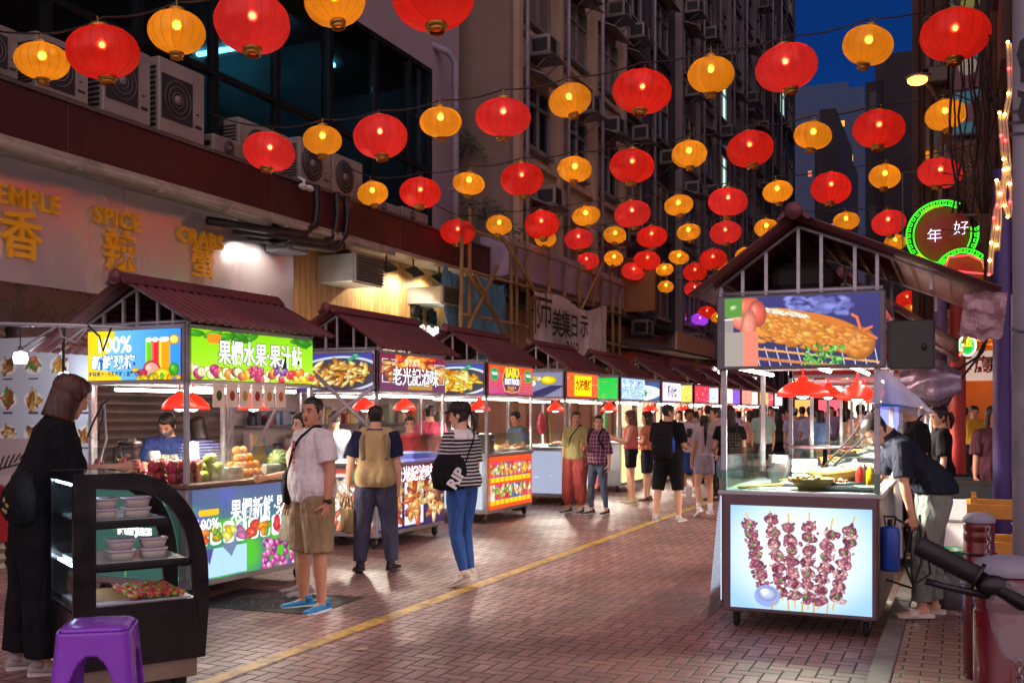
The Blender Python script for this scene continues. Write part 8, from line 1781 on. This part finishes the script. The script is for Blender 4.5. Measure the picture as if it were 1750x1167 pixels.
mb.add(vs, [(j*n+i, j*n+(i+1) % n, (j+1)*n+(i+1) % n, (j+1)*n+i) for j in range(11) for i in range(n)], True); mb.build('sheet', M('silver_sheet', '#9a90a8', .25, .5, .2, 6, .5, 10), o)

# more goods on the skewer cart
def simple(nm, lab, cat, loc, parts, group=None, rz=0):
    o = thing(nm, lab, cat, loc, rz, group)
    for pn, f, mt in parts: mb = MB(); f(mb); mb.build(pn, mt, o)
    return o
Zc = 1.03
simple('steel_pot', 'squat steel pot with lid right of the wooden tub on the skewer cart', 'pot', (-.78, 8.75, Zc), [('pot', lambda m: m.lathe([(0, 0), (.11, 0), (.115, .01), (.115, .13), (.12, .14)], (0, 0, 0), 24), steel), ('lid', lambda m: m.lathe([(.122, .14), (.1, .155), (.02, .17), (.018, .19), (0, .195)], (0, 0, 0), 24), steel)])
simple('steel_pot', 'tall steel pot at the back left of the skewer cart', 'pot', (-1.42, 9.05, Zc), [('pot', lambda m: m.lathe([(0, 0), (.1, 0), (.1, .2), (.105, .205), (.09, .2), (.088, .02), (0, .02)], (0, 0, 0), 24), steel)])
simple('foam_box', 'white foam box stack in the middle of the skewer cart', 'box', (-1.18, 8.9, Zc), [('box', lambda m: [m.b2((-.11, -.09, .0), (.11, .09, .06), .008), m.b2((-.11, -.09, .064), (.11, .09, .12), .008), m.b2((-.11, -.09, .124), (.1, .09, .18), .008)], M('foam_white', '#dcdcd6', .7))])
for k, (x, y, cl, lb) in enumerate(((-.70, 8.25, '#b8281c', 'red sauce bottle on the right of the skewer cart'), (-.63, 8.32, '#c8961c', 'mustard-coloured sauce bottle on the right of the skewer cart'), (-.68, 8.42, '#3a2018', 'dark soy bottle on the right of the skewer cart'))):
    simple('sauce_bottle', lb, 'bottle', (x, y, Zc), [('bottle', lambda m: m.lathe([(0, 0), (.03, 0), (.032, .01), (.03, .12), (.012, .15), (.008, .17), (0, .17)], (0, 0, 0), 16), M('sauce'+cl, cl, .25))], 'sauce bottles on the skewer cart')
for k, (x, y, lb) in enumerate(((-1.12, 8.2, 'steel tray of raw skewers behind the bread bowl'), (-.85, 8.0, 'steel tray of grilled skewers at the front of the cart'))):
    o = thing('skewer_tray', lb, 'tray', (x, y, Zc)); mb = MB(); mb.loft([ringpts(20, 0, 0, zz, a, b_, 6) for zz, a, b_ in ((0, .15, .1), (.03, .16, .11), (.03, .15, .1), (.01, .145, .095))]); mb.build('tray', steel, o)
    rn = random.Random(k); mb = MB()
    for i in range(11):
        yy = -.08+i*.016
        for q in range(8): mb.ell((-.09+q*.024, yy, .035+rn.random()*.03), (.015, .011, .012), 7, 5, Matrix.Rotation(rn.random()*3, 4, 'Z'))
    mb.build('meat', M('meat%d' % k, ('#b86a5a', '#9a5a28')[k], .35, 0, .35, 40), o); mb = MB()
    for i in range(11): mb.tube([(-.17, -.08+i*.016, .045), (.12, -.08+i*.016, .05)], .003, 5)
    mb.build('sticks', bamboo, o)
# clutter on the right edge
rn = random.Random(12)
for k, (px, py, w_, h_, cl, lb) in enumerate(((1640, 260, .5, .35, '#7a5a4a', 'small rusty sign frame under the teal signboard'), (1702, 120, .35, .9, '#8a6a5a', 'faded vertical sign on the brown facade at top right'), (1690, 30, .5, .5, '#5a6a70', 'grey square sign at the very top right'), (1665, 285, .3, .3, '#c8a060', 'pale square lamp box by the lattice'))):
    c = onY(px, py, 21.0); o = thing('wall_sign', lb, 'sign', c); mb = MB(); mb.b2((-w_/2, -.04, -h_/2), (w_/2, .04, h_/2), .01); mb.build('board', M('wsign'+cl, cl, .6, 0, .3, 4, dirt=.5), o); mb = MB(); mb.b2((-w_/2-.02, .041, -h_/2-.02), (w_/2+.02, .06, h_/2+.02)); mb.tube([(0, .06, 0), (0, 5.2, 0)], .03, 6); mb.build('bracket', steel_dk, o)
mb = MB()
for k in range(14):
    x0 = rn.uniform(1630, 1745); pts = [atd(x0+rn.uniform(-8, 8), y, 10.5) for y in range(-20, 420, 55)]; mb.tube(pts, rn.uniform(.006, .014), 5)
for k in range(8): y0 = rn.uniform(20, 420); mb.tube([atd(1610, y0+rn.uniform(-20, 20), 12), atd(1670, y0+rn.uniform(0, 16), 11), atd(1760, y0-rn.uniform(0, 40), 9)], .009, 5)
tag(mb.build('cable_bundle', M('cable_brown', '#3a2c28', .6), None), 'dense bundle of old cables strung down the right edge', 'cables')
# leaning signboards, bags and boxes tucked between the left stalls
simple('cardboard_box', 'brown cardboard box on the ground under the gap after the second stall', 'box', (-6.9, 12.3, 0), [('box', lambda m: m.b2((-.2, -.25, 0), (.2, .25, .35), .005), M('cardboard', '#9a7448', .8, 0, .15, 5))])
for k, (x, y, z, cl, lb) in enumerate(((-6.02, 11.98, 1.62, '#d8d4dc', 'white plastic bags hanging from the far post of the stewed meat stall'), (-6.05, 15.02, 1.6, '#c84a5a', 'red plastic bags hanging from the far post of the curry stall'), (-6.05, 18.2, 1.62, '#88c888', 'green plastic bags hanging from the far post of the nine-flavour stall'))):
    vs = []; n = 20
    for j in range(9):
        for i in range(n): a = 2*PI*i/n; t_ = j/8; rr = (.015+.085*math.sin(PI*min(1, t_*.85+.05)))*(1+.2*noise.noise((math.cos(a)*2, math.sin(a)*2, t_*3+k))); vs.append((math.cos(a)*rr*.6, math.sin(a)*rr, -.34*t_))
    mb = MB(); mb.add(vs, [(j*n+i, j*n+(i+1) % n, (j+1)*n+(i+1) % n, (j+1)*n+i) for j in range(8) for i in range(n)], True); tag(mb.build('plastic_bags', M('bagp'+cl, cl, .35, 0, .15, 20, .4, 30), None, (x, y, z)), lb, 'bags')
